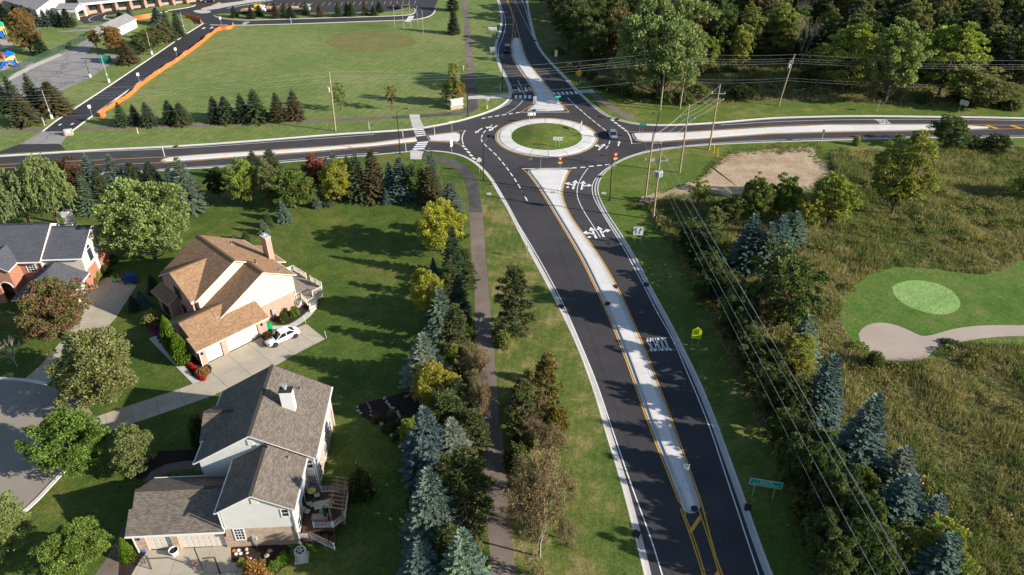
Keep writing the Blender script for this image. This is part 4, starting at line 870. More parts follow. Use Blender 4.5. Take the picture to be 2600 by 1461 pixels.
# --- the tan roofed house in the middle
h = House('house', 46.7, 35, 88, 'cream sided house with tan shingle roof and pink brick base, middle of the three')
S5 = lambda x, y: (400 + x * .17127, 580 + y * .17127)
tr = 'trim_cream'
h.box('lower_wall', 29.15, 84.45, -.3, 40.75, 93.8, 2.7, 'brick_pink'); h.box('siding_wall', 29.1, 84.4, 2.7, 40.8, 93.85, 5.3, 'cream')
for q in (84.45, 93.75): h.gwall('gable_siding', [(29.1, 5.3), (40.8, 5.3), (35.02, 8.5)], 'v', q, .2, 'cream')
h.roof('roof', [(28.6, 84.0, 5.28), (35.03, 84.0, 8.75), (35.03, 94.3, 8.75), (28.6, 94.3, 5.28)], 'roof_tan', trim=tr); h.roof('roof', [(41.35, 80.1, 5.3), (41.35, 94.3, 5.3), (35.03, 94.3, 8.75), (35.03, 84.0, 8.75), (36.75, 84.0, 7.81), (36.75, 80.1, 7.81)], 'roof_tan', trim=tr)
h.cap((35.03, 84.0, 8.76), (35.03, 94.3, 8.76), 'roof_tan')
# lower south gable on the same east slope
h.box('lower_wall', 29.5, 80.5, -.3, 40.75, 84.45, 2.7, 'brick_pink')
h.gwall('siding_wall', [(29.4, 2.7), (40.8, 2.7), (40.8, 5.35), (36.75, 7.6), (29.4, 3.75)], 'v', 80.5, .2, 'cream'); h.box('siding_wall', 40.6, 80.6, 2.7, 40.8, 84.4, 5.3, 'cream')
h.roof('roof', [(36.75, 80.1, 7.83), (36.75, 84.33, 7.83), (28.9, 84.33, 3.55), (28.9, 80.1, 3.55)], 'roof_tan', trim=tr); h.cap((36.75, 80.1, 7.84), (36.75, 84.3, 7.84), 'roof_tan')
h.gutter((41.42, 80.1, 5.2), (41.42, 94.3, 5.2), tr); h.downspout(40.9, 80.45, 0, 5.1, tr); h.downspout(40.9, 80.6, 2.7, 5.1, tr)
# west cross gable
h.roof('roof', [(28.1, 89.0, 7.92), (33.5, 89.0, 7.92), (28.75, 84.35, 5.37), (28.1, 84.25, 5.3)], 'roof_tan', trim=tr); h.roof('roof', [(28.1, 89.0, 7.92), (33.5, 89.0, 7.92), (28.75, 93.65, 5.37), (28.1, 93.75, 5.3)], 'roof_tan', trim=tr)
h.cap((28.1, 89.0, 7.93), (33.5, 89.0, 7.93), 'roof_tan'); h.gwall('gable_brick', [(84.7, -.3), (93.3, -.3), (93.3, 5.3), (89.0, 7.65), (84.7, 5.3)], 'u', 28.5, .2, 'brick_pink')
h.box('return', 28.1, 84.25, 5.0, 29.2, 84.7, 5.16, tr)
# porch bay
h.box('porch_wall', 27.2, 89.6, -.3, 28.4, 93.9, 3.3, 'brick_pink'); h.roof('porch_roof', [(26.7, 89.2, 3.2), (26.7, 94.3, 3.2), (28.45, 94.3, 4.0), (28.45, 89.2, 4.0)], 'roof_tan', trim=tr)
for q in (85.6, 88.1): h.window(q, 28.4, 1.7, 1.0, 2.2, 'u', -1, 2, 3, frame='dark')
h.window(88.9, 28.4, 4.6, 1.4, 1.5, 'u', -1, 2, 2, frame='dark'); h.window(91.6, 27.2, 1.6, 1.6, 2.0, 'u', -1, 2, 2, frame='dark', name='front_door')
# garage
h.box('garage_wall', 25.3, 78.3, -.3, 34.6, 80.6, 2.8, 'brick_pink'); h.box('garage_wall', 25.3, 80.4, -.3, 29.4, 85.9, 2.75, 'brick_pink')
h.opening_wall('garage_front', 25.2, 34.65, 77.9, -.3, 2.8, [(25.95, 28.15, -.31, 2.2), (28.85, 33.35, -.31, 2.2)], 'brick_pink', .35)
h.gdoor(25.95, 28.15, 78.1, 2.2, 4, 4); h.gdoor(28.85, 33.35, 78.1, 2.2, 4, 8)
h.gwall('gable_brick', [(78.0, 2.7), (85.9, 2.7), (82.0, 4.55)], 'u', 25.4, .2, 'brick_pink')
h.roof('roof', [(24.75, 77.45, 2.75), (34.95, 77.45, 2.75), (34.95, 80.42, 4.06), (29.3, 80.42, 4.06), (29.3, 82.0, 4.78), (25.15, 82.0, 4.78), (25.15, 79.6, 3.7), (24.75, 79.6, 3.7)], 'roof_tan', trim=tr); h.roof('roof', [(25.15, 82.0, 4.78), (29.3, 82.0, 4.78), (29.3, 86.3, 2.85), (25.15, 86.3, 2.85)], 'roof_tan', trim=tr)
h.roof('roof', [(29.3, 80.42, 4.1), (32.4, 80.42, 4.1), (32.4, 82.0, 4.85), (29.3, 82.0, 4.85)], 'roof_tan', trim=tr)
h.cap((25.15, 82.0, 4.8), (32.4, 82.0, 4.82), 'roof_tan'); h.gutter((24.75, 77.38, 2.66), (34.95, 77.38, 2.66), tr); h.downspout(25.15, 77.8, 0, 2.7, tr); h.lamp(25.5, 77.8, 1.9); h.lamp(33.95, 77.8, 1.9)
h.window(79.6, 25.2, 1.5, .9, 1.2, 'u', -1, 2, 2); h.window(81.2, 25.2, 1.5, .9, 1.2, 'u', -1, 2, 2)
q = h.hit(*S5(1500, 985), v=80.4); h.window(q[0], 80.4, q[2] + .0, 1.5, 1.1, 'v', -1, 2, 1, glass='white', name='window')
for px, py, v in ((*S5(1140, 575), 84.35), (*S5(1555, 735), 80.4)):
    q = h.hit(px, py, v=v); o = h.box('gable_vent', q[0] - .36, v - .05, q[2] - .34, q[0] + .36, v, q[2] + .34, tr)
    for i in range(5): h.box('louvre', q[0] - .3, v - .075, q[2] - .28 + i * .12, q[0] + .3, v - .05, q[2] - .22 + i * .12, 'cream', o)
q = h.hit(*S5(1725, 1300), v=80.4); h.box('electric_meter', q[0] - .22, 80.15, .7, q[0] + .22, 80.4, 1.6, 'galv')
# chimney and bay on the garden side
h.box('bay_wall', 40.8, 85.6, -.3, 42.2, 91.6, 4.6, 'cream'); h.roof('roof', [(41.3, 85.2, 5.32), (42.75, 85.2, 4.62), (42.75, 92.0, 4.62), (41.3, 92.0, 5.32)], 'roof_tan', trim=tr); h.gutter((42.8, 85.2, 4.54), (42.8, 92.0, 4.54), tr)
ch = h.box('chimney', 40.95, 86.2, 4.0, 41.75, 87.7, 8.75, 'brick_pink'); h.box('cap', 40.88, 86.13, 8.75, 41.82, 87.77, 8.86, 'concrete_walk', ch); MB().tube([h.L(41.35, 87.2, 8.86), h.L(41.35, 87.2, 9.15)], .18, 10).build('flue', M['galv'], ch)
h.vent(38.2, 91.5, 7.05, .35); h.vent(37.6, 83.6, 7.4, .6, .1); h.vent(39.6, 81.3, 6.3, .35)
# garden deck with panel rails
hd = empty('wooden_deck', h.r.location, h.a, 'grey deck with cream panel rails behind the tan roofed house', 'deck')
tk = lambda x, y: (730 + x * 110 / 600, 650 + y * 110 / 600)
zk = .85
LK = lambda x, y, z=zk: Vector(h.L(*h.loc(*tk(x, y), z), 0))
fl = [Vector((p.x, p.y)) for p in (LK(*q) for q in ((20, 230), (90, 205), (262, 312), (318, 352), (472, 440), (478, 500), (352, 566), (278, 612), (190, 590), (105, 575)))]
x = min(p.x for p in fl)
while x < max(p.x for p in fl):
    q = clip(fl, Vector((x, 0)), Vector((1, 0)), .005, .141)
    if len(q) > 2: MB().prism(q, zk - .05, zk + random.uniform(0, .005)).build('board', M['deck_grey'], hd)
    x += .146
MB().prism([(p.x, p.y) for p in fl], .02, zk - .055).build('skirt', M['trim_cream'], hd)
def panel_rail(a, b, n, pick=False):
    a, b = LK(*a), LK(*b)
    MB().bar(a + Vector((0, 0, zk + .95)), b + Vector((0, 0, zk + .95)), .12, .07).build('hand_rail', M['trim_cream'], hd)
    MB().bar(a + Vector((0, 0, zk + .12)), b + Vector((0, 0, zk + .12)), .06, .06).build('bottom_rail', M['trim_cream'], hd)
    for i in range(n + 1):
        p = a.lerp(b, i / n); MB().box(p.x - .06, p.y - .06, zk, p.x + .06, p.y + .06, zk + 1.03).build('rail_post', M['trim_cream'], hd)
    m = 30 if pick else n * 9
    for i in range(m):
        p = a.lerp(b, (i + .5) / m); MB().box(p.x - .022, p.y - .022, zk + .15, p.x + .022, p.y + .022, zk + .92).build('baluster', M['trim_cream'], hd)
panel_rail((90, 208), (262, 314), 2); panel_rail((318, 354), (474, 440), 2); panel_rail((352, 566), (478, 500), 1); panel_rail((5, 240), (85, 208), 1); panel_rail((190, 588), (276, 680), 1); panel_rail((110, 600), (188, 585), 1)
for i in range(3): MB().prism([LK(285 + i * 6, 628 + i * 30, zk), LK(400 - i * 8, 565 + i * 34, zk), LK(405 - i * 8, 600 + i * 34, zk), LK(288 + i * 6, 660 + i * 30, zk)], 0, zk - .2 * (i + 1), True).build('tread', M['trim_cream'], hd)
HM = h

# --- the slate roofed house at the left edge
h = House('house', 3.4, -62, 97, 'red brick house with dark slate grey roof and white gable at left edge')
h.box('lower_wall', -62.05, 93.15, -.3, -56.65, 102.2, 2.9, 'brick_red'); h.box('siding_wall', -62.05, 93.1, 2.9, -56.6, 102.25, 5.5, 'cream'); h.gwall('gable_siding', [(93.1, 5.5), (102.25, 5.5), (97.7, 7.8)], 'u', -56.7, .2, 'cream')
h.roof('roof', [(-62.1, 92.65, 5.42), (-56.25, 92.65, 5.42), (-56.25, 97.7, 8.0), (-62.1, 97.7, 8.0)], 'roof_navy'); h.roof('roof', [(-62.1, 102.75, 5.42), (-56.25, 102.75, 5.42), (-56.25, 97.7, 8.0), (-62.1, 97.7, 8.0)], 'roof_navy')
h.gutter((-62.1, 92.58, 5.32), (-56.25, 92.58, 5.32)); h.cap((-62.1, 97.7, 8.01), (-56.25, 97.7, 8.01), 'roof_navy')
h.box('lower_wall', -80, 92.7, -.3, -62.1, 103.2, 5.5, 'brick_red'); h.gwall('gable_siding', [(92.1, 5.3), (103.3, 5.3), (97.75, 8.35)], 'u', -62.0, .25, 'cream'); h.box('siding_wall', -62.3, 92.65, 2.9, -61.95, 93.2, 5.4, 'cream')
h.roof('roof', [(-81, 92.1, 5.42), (-61.85, 92.1, 5.42), (-61.85, 97.75, 8.55), (-81, 97.75, 8.55)], 'roof_navy'); h.roof('roof', [(-81, 103.4, 5.42), (-61.85, 103.4, 5.42), (-61.85, 97.75, 8.55), (-81, 97.75, 8.55)], 'roof_navy'); h.gutter((-81, 92.02, 5.32), (-61.85, 92.02, 5.32)); h.cap((-81, 97.75, 8.56), (-61.85, 97.75, 8.56), 'roof_navy')
# front gable with the arched entry
h.roof('roof', [(-67.2, 89.6, 7.0), (-67.2, 94.75, 7.0), (-64.9, 92.2, 5.45), (-64.9, 89.6, 5.45)], 'roof_navy'); h.roof('roof', [(-67.2, 89.6, 7.0), (-67.2, 94.75, 7.0), (-69.5, 92.2, 5.45), (-69.5, 89.6, 5.45)], 'roof_navy')
arch = [(-66.35 + .85 * cos(a), 2.6 + .85 * sin(a)) for a in np.linspace(0, pi, 13)]
h.gwall('entry_wall', [(-69.2, -.3), (-67.2, -.3), (-67.2, 2.6)] + arch[::-1] + [(-65.5, 2.6), (-65.5, -.3), (-65.2, -.3), (-65.2, 5.4), (-67.2, 6.75), (-69.2, 5.4)], 'v', 90.1, .3, 'brick_red')
h.box('entry_wall', -65.45, 90.2, -.3, -65.2, 92.7, 5.4, 'brick_red'); h.box('entry_wall', -69.2, 90.2, -.3, -68.95, 92.7, 5.4, 'brick_red'); h.window(-66.35, 92.6, 2.0, 1.2, 3.0, 'v', -1, 2, 4, name='front_door')
MB().tube([h.L(-66.35 + .92 * cos(a), 89.93, 2.6 + .92 * sin(a)) for a in np.linspace(0, pi, 13)], .09, 6).build('arch_trim', M['concrete_walk'], h.r)
h.window(-63.7, 92.7, 4.2, 1.2, 1.5, 'v', -1, 3, 4); h.window(-63.7, 92.7, 1.6, 1.2, 1.5, 'v', -1, 3, 4)
# garage wing towards the drive
h.box('garage_wall', -63.4, 86.9, -.3, -60.5, 93.1, 2.75, 'brick_red'); h.box('garage_wall', -60.5, 86.9, -.3, -57.1, 93.1, 2.75, 'brick_red'); h.box('garage_pier', -57.1, 92.35, -.3, -56.62, 93.12, 2.75, 'brick_red'); h.box('garage_pier', -57.1, 86.9, -.3, -56.62, 87.5, 2.75, 'brick_red'); h.box('lintel', -57.1, 87.5, 2.2, -56.62, 92.35, 2.75, 'brick_red')
h.gdoor(87.5, 92.35, -56.85, 2.2, 4, 8, axis='u')
h.roof('roof', [(-56.2, 86.4, 2.75), (-56.2, 93.05, 2.75), (-60.3, 93.05, 5.0), (-60.3, 90.3, 5.0)], 'roof_navy'); h.roof('roof', [(-64.0, 86.4, 2.75), (-64.0, 92.6, 2.75), (-62.1, 93.05, 4.0), (-60.3, 93.05, 5.0), (-60.3, 90.3, 5.0)], 'roof_navy'); h.roof('roof', [(-56.2, 86.4, 2.75), (-64.0, 86.4, 2.75), (-60.3, 90.3, 5.0)], 'roof_navy')
h.gutter((-56.14, 86.4, 2.66), (-56.14, 93.0, 2.66)); h.cap((-60.3, 90.3, 5.01), (-60.3, 93.05, 5.01), 'roof_navy')
H4 = lambda x, y: (x * .13812, 560 + y * .13812)
q = h.hit(*H4(1655, 620), u=-56.6); h.window(q[1], -56.6, q[2], 1.25, 1.9, 'u', 1, 1, 1); fr = MB()
o = MB().tube([h.L(-56.56, q[1] + .62 * cos(a), q[2] + 1.0 + .62 * sin(a)) for a in np.linspace(0, pi, 13)], .07, 6).build('arch_trim', M['white'], h.r); mesh('pane', [h.L(-56.55, q[1] + .6 * cos(a), q[2] + 1.0 + .6 * sin(a)) for a in np.linspace(0, pi, 13)], [range(13)], M['glass'], o)
q = h.hit(*H4(1800, 790), u=-56.6); h.window(q[1], -56.6, q[2], .5, 1.4, 'u', 1, 1, 1, glass='white')
for d in (-1.05, 1.05):
    qq = h.hit(*H4(1655, 620), u=-56.6); s_ = h.box('shutter', -56.62, qq[1] + d - .18, qq[2] - .95, -56.54, qq[1] + d + .18, qq[2] + .95, 'white')
ch = h.box('chimney', -60.9, 99.3, 5.0, -59.9, 100.6, 9.2, 'trim_cream'); h.box('cap', -60.97, 99.23, 9.2, -59.83, 100.67, 9.32, 'concrete_walk', ch); MB().tube([h.L(-60.4, 99.95, 9.32), h.L(-60.4, 99.95, 9.65)], .2, 10).build('flue', M['dark'], ch)
h.lamp(-56.55, 93.4, 2.0); h.downspout(-62.0, 92.5, 0, 5.2)

# --- the school and its shed in the far corner
sh = House('shed', -5, -143, 222, 'long white storage shed with grey roof beside the school drive'); sh.r['category'] = 'shed'
sw = lambda x, y: (x * cos(rad(-5)) + y * sin(rad(-5)), -x * sin(rad(-5)) + y * cos(rad(-5)))
a = sw(-126.2, 226.5); b = sw(-120.7, 240.0); u0, v0 = a; u1, v1 = u0 + 5.6, v0 + 13.6; um = (u0 + u1) / 2
sh.box('wall', u0, v0, -.2, u1, v1, 2.6, 'white_siding'); sh.gwall('gable', [(u0, 2.6), (u1, 2.6), (um, 4.0)], 'v', v0 + .1, .2, 'white_siding'); sh.gwall('gable', [(u0, 2.6), (u1, 2.6), (um, 4.0)], 'v', v1 - .1, .2, 'white_siding')
sh.roof('roof', [(u0 - .3, v0 - .3, 2.5), (um, v0 - .3, 4.15), (um, v1 + .3, 4.15), (u0 - .3, v1 + .3, 2.5)], 'roof_school'); sh.roof('roof', [(u1 + .3, v0 - .3, 2.5), (um, v0 - .3, 4.15), (um, v1 + .3, 4.15), (u1 + .3, v1 + .3, 2.5)], 'roof_school')
sh.gdoor(um - 1.2, um + 1.2, v0 - .07, 2.1, 4, 4)
for k in range(3): o = sh.box('wall_lamp', u1, v0 + 2.8 + k * 3.7, 1.9, u1 + .2, v0 + 3.1 + k * 3.7, 2.3, 'dark')
sc = House('school_building', 0, -153, 254, 'low white gabled school with grey shingle roof in the top left corner'); sc.r['category'] = 'school'
sc.gwall('gable_wall', [(244.5, -.2), (262, -.2), (262, 4.4), (253.5, 5.3), (244.5, 4.1)], 'u', -153.2, .3, 'white')
sc.box('wall', -200, 258, -.2, -153.4, 275, 4.2, 'brick_mixed')
sc.roof('roof', [(-152.6, 243.6, 4.2), (-152.6, 253.5, 5.45), (-205, 296, 5.9), (-205, 284, 4.3)], 'roof_school'); sc.roof('roof', [(-152.6, 253.5, 5.45), (-152.6, 263, 4.3), (-205, 330, 4.3), (-205, 296, 5.9)], 'roof_school')
sc.box('canopy_wall', -148.6, 248.6, 2.4, -142.6, 254.4, 3.9, 'white'); sc.roof('canopy_roof', [(-149, 248.2, 3.9), (-142.2, 248.2, 3.9), (-142.2, 251.5, 4.7), (-149, 251.5, 4.7)], 'roof_school'); sc.roof('canopy_roof', [(-149, 254.8, 3.9), (-142.2, 254.8, 3.9), (-142.2, 251.5, 4.7), (-149, 251.5, 4.7)], 'roof_school')
for x, y in ((-148.3, 248.9), (-145.6, 248.9), (-142.9, 248.9), (-142.9, 254.1)): sc.box('column', x - .3, y - .3, -.2, x + .3, y + .3, 2.4, 'white')
lb = House('school_wing', 29.8, 3, 298, 'long school wing with brick base and white fascia at the top edge'); lb.r['category'] = 'school'
l0 = (-144.3 * cos(rad(29.8)) + 255.4 * sin(rad(29.8)), 144.3 * sin(rad(29.8)) + 255.4 * cos(rad(29.8)))
lb.box('wall', l0[0], l0[1] + 1.8, -.2, l0[0] + 60, l0[1] + 16, 3.2, 'brick_mixed'); lb.box('fascia', l0[0] - .5, l0[1], 3.0, l0[0] + 60, l0[1] + 16.5, 3.7, 'white'); lb.roof('roof', [(l0[0] - .6, l0[1] - .1, 3.72), (l0[0] + 60, l0[1] - .1, 3.72), (l0[0] + 60, l0[1] + 9, 5.9), (l0[0] - .6, l0[1] + 9, 5.9)], 'roof_school'); lb.roof('roof', [(l0[0] - .6, l0[1] + 18, 3.72), (l0[0] + 60, l0[1] + 18, 3.72), (l0[0] + 60, l0[1] + 9, 5.9), (l0[0] - .6, l0[1] + 9, 5.9)], 'roof_school')
for k in range(12): lb.box('column', l0[0] + 1 + k * 4.6, l0[1] + .3, -.2, l0[0] + 1.7 + k * 4.6, l0[1] + 1.0, 3.0, 'brick_pink'); lb.window(l0[0] + 3.3 + k * 4.6, l0[1] + 1.8, 1.7, 2.4, 1.4, 'v', -1, 3, 1, frame='dark')
# ------------------------------------------------------------------ vegetation
def cards(C, N, L, W, rng, tint, roll=None, tip=.35):
    """leaf quads: centre C, outward axis N (length L), width W; returns verts, tints"""
    n = len(C); N = N / np.maximum(np.linalg.norm(N, axis=1, keepdims=True), 1e-6)
    r = rng.normal(size=(n, 3)) if roll is None else roll
    S_ = np.cross(N, r); S_ /= np.maximum(np.linalg.norm(S_, axis=1, keepdims=True), 1e-6)
    L = np.broadcast_to(np.asarray(L), (n,))[:, None]; W = np.broadcast_to(np.asarray(W), (n,))[:, None]
    v = np.stack([C - N * L * .5 - S_ * W * .5, C - N * L * .5 + S_ * W * .5, C + N * L * .5 + S_ * W * tip, C + N * L * .5 - S_ * W * tip], 1)
    return v.reshape(-1, 3), np.repeat(tint, 4, axis=0)
def card_mesh(name, parts, mat):
    V = np.concatenate([p[0] for p in parts]).astype(np.float32); Tn = np.concatenate([p[1] for p in parts]).astype(np.float32); n = len(V) // 4
    me = bpy.data.meshes.new(name); me.vertices.add(len(V)); me.vertices.foreach_set('co', V.ravel())
    me.loops.add(4 * n); me.loops.foreach_set('vertex_index', np.arange(4 * n, dtype=np.int32))
    me.polygons.add(n); me.polygons.foreach_set('loop_start', np.arange(0, 4 * n, 4, dtype=np.int32)); me.polygons.foreach_set('loop_total', np.full(n, 4, np.int32))
    a = me.attributes.new('tint', 'FLOAT_VECTOR', 'POINT'); a.data.foreach_set('vector', np.pad(Tn, ((0, 0), (0, 1))).ravel().astype(np.float32))
    me.materials.append(M[mat]); me.update(); me.validate(); return me
def unit(rng, n):
    v = rng.normal(size=(n, 3)); return v / np.linalg.norm(v, axis=1, keepdims=True)
def limb_mesh(name, paths, mat, k=5):
    m = MB()
    for pts, r in paths: m.tube(pts, r, k, False)
    me = bpy.data.meshes.new(name); me.from_pydata([tuple(v) for v in m.v], [], m.f); me.materials.append(M[mat]); me.shade_smooth(); return me

PROTO = {}
def proto_broad(key, seed, h=10., r=4., z0=2.2, clumps=70, per=110, ls=.34, shape='round', flat=.85, sep=.40, cs=(.45, .95)):
    rng = np.random.default_rng(seed); C = []; paths = []
    cz, rz = (h + z0) / 2, (h - z0) / 2; lob = rng.uniform(0, 2 * pi, 4)
    while len(C) < clumps:
        d = unit(rng, 1)[0]; d[2] = d[2] * .9 + .12
        if shape == 'cone': k = 1.0 - .55 * max(0, d[2]) - .1 * max(0, -d[2])
        elif shape == 'column': k = .95
        else: k = 1
        if d[2] < 0: k *= 1 + .45 * -d[2]
        a = math.atan2(d[1], d[0]); lobe = 1 + .16 * sin(2 * a + lob[0]) + .12 * sin(3 * a + lob[1] + d[2] * 3) + .10 * sin(5 * d[2] + lob[2])
        q = rng.uniform(.30, .98) ** .55 * lobe
        p = np.array([d[0] * r * q * k, d[1] * r * q * k, cz + d[2] * rz * min(q, 1.0)])
        if p[2] < z0 * .75 or any(np.linalg.norm(p - c) < sep * r / 4 for c in C): continue
        C.append(p)
    parts = []
    for c in C:
        cr = rng.uniform(*cs) * r / 4; m = int(per * rng.uniform(.7, 1.3) * (cr / (.75 * r / 4)) ** 1.6); u = unit(rng, m); u[:, 2] = np.where(u[:, 2] < -.3, -u[:, 2] * .6, u[:, 2])
        rad_ = cr * rng.uniform(.45, 1.08, m) ** .6; P_ = c + u * rad_[:, None] * np.array([1, 1, flat])
        out = (c - np.array([0, 0, cz])); out /= np.linalg.norm(out) + 1e-6
        N_ = u * .55 + out * .4 + rng.normal(size=(m, 3)) * .55 + np.array([0, 0, .12])
        ct = rng.uniform(0, 1); t = np.stack([np.clip(ct + rng.normal(0, .16, m), 0, 1), np.clip(rng.normal(.5, .2, m) + (ct - .5) * .2, 0, 1)], 1)
        s = ls * rng.uniform(.65, 1.3, m)
        parts.append(cards(P_, N_, s, s * .72, rng, t))
        if rng.random() < .28:
            b = np.array([0, 0, min(c[2] * .55, z0 + rng.uniform(0, h * .28))]); mid = (b + c) / 2 + np.array([0, 0, -.35])
            paths.append(([b, mid, c], [.10 * r / 4, .06 * r / 4, .02]))
    paths.append(([(0, 0, -.2), (.04, .02, z0 * .8), (.0, .1, h * .45), (.1, 0, h * .8)], [.24 * r / 4 + .05, .19 * r / 4 + .03, .12 * r / 4, .03]))
    V_ = np.concatenate([p[0] for p in parts]); PROTO[key] = (card_mesh('crown', parts, 'leaf'), limb_mesh('trunk', paths, 'bark'), float(np.percentile(V_[:, 2], 99.5)), float(np.percentile(np.hypot(V_[:, 0], V_[:, 1]), 97)))
def proto_spruce(key, seed, h=10., r=2.5, dens=1.0, droop=.25, gap=0.0, tier=26):
    rng = np.random.default_rng(seed); Cs, Ns, Ls, Ws, Ts, Rl = [], [], [], [], [], []
    paths = [([(0, 0, -.2), (0, 0, h * .5), (0, 0, h * .97)], [.2, .12, .02])]
    for i in range(tier):
        f = (i + rng.uniform(-.3, .3)) / tier; z = .35 + f * (h - .6); Lm = r * (1 - f) ** .86 * (1 + .06 * sin(i * 2.1)) + .10
        nb = max(6, int((17 - 8 * f) * dens)); a0 = rng.uniform(0, 2 * pi)
        for b in range(nb):
            if rng.random() < gap: continue
            a = a0 + 2 * pi * b / nb + rng.normal(0, .16); L = Lm * rng.uniform(.72, 1.13); el = .42 * f - droop * (1 - f) + rng.normal(0, .07)
            d = np.array([cos(a) * cos(el), sin(a) * cos(el), sin(el)]); side = np.array([-sin(a), cos(a), 0.])
            ns = max(3, int(L / .115)); bt = rng.uniform(0, 1); tb = rng.normal(0, .12)
            for j in range(ns):
                t = (j + .7) / ns
                if t < .18 and L > .8: continue
                p = d * L * t + np.array([0, 0, z + .10 * L * t * t])
                for sgn in (-1, 1):
                    yaw = rng.uniform(.5, .95); dd = d * cos(yaw) + side * sgn * sin(yaw) + np.array([0, 0, rng.normal(-.05, .16)])
                    ln = (.26 + .36 * (1 - t)) * min(1, .45 + L * .35) * rng.uniform(.75, 1.2)
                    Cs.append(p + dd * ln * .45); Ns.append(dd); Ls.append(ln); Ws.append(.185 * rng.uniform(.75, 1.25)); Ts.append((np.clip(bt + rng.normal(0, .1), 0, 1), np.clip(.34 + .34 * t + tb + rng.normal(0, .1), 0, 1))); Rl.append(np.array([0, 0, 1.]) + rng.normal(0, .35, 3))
            Cs.append(d * (L + .05) + np.array([0, 0, z + .10 * L])); Ns.append(d + np.array([0, 0, .2])); Ls.append(.42); Ws.append(.22); Ts.append((bt, .85)); Rl.append(np.array([0, 0, 1.]))
    for k in range(10):
        Cs.append(np.array([0, 0, h - .5 + k * .05])); Ns.append(np.array([rng.normal(0, .25), rng.normal(0, .25), 1])); Ls.append(.4); Ws.append(.09); Ts.append((.5, .6)); Rl.append(rng.normal(size=3))
    part = cards(np.array(Cs), np.array(Ns), np.array(Ls), np.array(Ws), rng, np.array(Ts), np.array(Rl), .28)
    PROTO[key] = (card_mesh('crown', [part], 'needle'), limb_mesh('trunk', paths, 'bark'), h, r)
def proto_pine(key, seed, h=10., r=3.2, z0=.9, clumps=120, per=90):
    rng = np.random.default_rng(seed); parts = []; paths = [([(0, 0, -.2), (.1, 0, h * .5), (0, .1, h * .95)], [.22, .14, .03])]
    for i in range(clumps):
        f = rng.uniform(0, 1); z = z0 + f * (h - z0); R_ = r * (1 - f ** 1.6 * .8) * rng.uniform(.35, 1.05); a = rng.uniform(0, 2 * pi); c = np.array([R_ * cos(a), R_ * sin(a), z])
        cr = rng.uniform(.45, .8) * r / 3.2; m = int(per * rng.uniform(.7, 1.3)); u = unit(rng, m); u[:, 2] = np.abs(u[:, 2]) * .8 + .05
        P_ = c + u * (cr * rng.uniform(.3, 1, m))[:, None] * np.array([1.1, 1.1, .6]); ct = rng.uniform(0, 1)
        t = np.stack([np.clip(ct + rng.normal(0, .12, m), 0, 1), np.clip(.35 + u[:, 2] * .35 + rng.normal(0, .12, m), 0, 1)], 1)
        parts.append(cards(P_, u + rng.normal(size=(m, 3)) * .3, .36, .13, rng, t, None, .2)); paths.append(([(0, 0, max(.3, z - .5)), c * np.array([.6, .6, 1]) + np.array([0, 0, -.25]), c], [.07, .045, .02]))
    PROTO[key] = (card_mesh('crown', parts, 'needle'), limb_mesh('trunk', paths, 'bark'), h, r)
def proto_bare(key, seed, h=9., r=3., leaves=900, mat='bark_pale', twigs=3):
    rng = np.random.default_rng(seed); paths = []; tips = []
    def grow(p, d, L, rr, lev):
        q1 = p + d * L * .5 + rng.normal(0, .06 * L, 3); q2 = p + d * L; paths.append(([p, q1, q2], [rr, rr * .8, rr * .5])); tips.append(q2); tips.append(q1)
        if lev == 0: return
        for k in range(rng.integers(3, 5)):
            dd = d + rng.normal(0, .5, 3); dd[2] += .15; dd /= np.linalg.norm(dd); grow(p + (q2 - p) * rng.uniform(.35, 1.0), dd, L * rng.uniform(.55, .8), rr * .52, lev - 1)
    for k in range(5):
        a = 2 * pi * k / 5 + rng.normal(0, .3); d = np.array([cos(a) * .55, sin(a) * .55, 1.]); d /= np.linalg.norm(d); grow(np.array([0, 0, h * .12]), d, h * .34, .085, twigs)
    paths.append(([(0, 0, -.2), (0, 0, h * .14)], [.16, .12]))
    T_ = np.array(tips); mx = np.abs(T_[:, :2]).max(); parts = []
    i = rng.integers(0, len(T_), leaves); P_ = T_[i] + rng.normal(0, .22, (leaves, 3)); t = np.stack([rng.uniform(0, 1, leaves), np.clip(rng.normal(.5, .2, leaves), 0, 1)], 1)
    parts.append(cards(P_, rng.normal(size=(leaves, 3)), .13, .09, rng, t)); me = limb_mesh('trunk', paths, mat, 3)
    PROTO[key] = (card_mesh('crown', parts, 'leaf'), me, float(T_[:, 2].max()), float(np.percentile(np.hypot(T_[:, 0], T_[:, 1]), 92)))
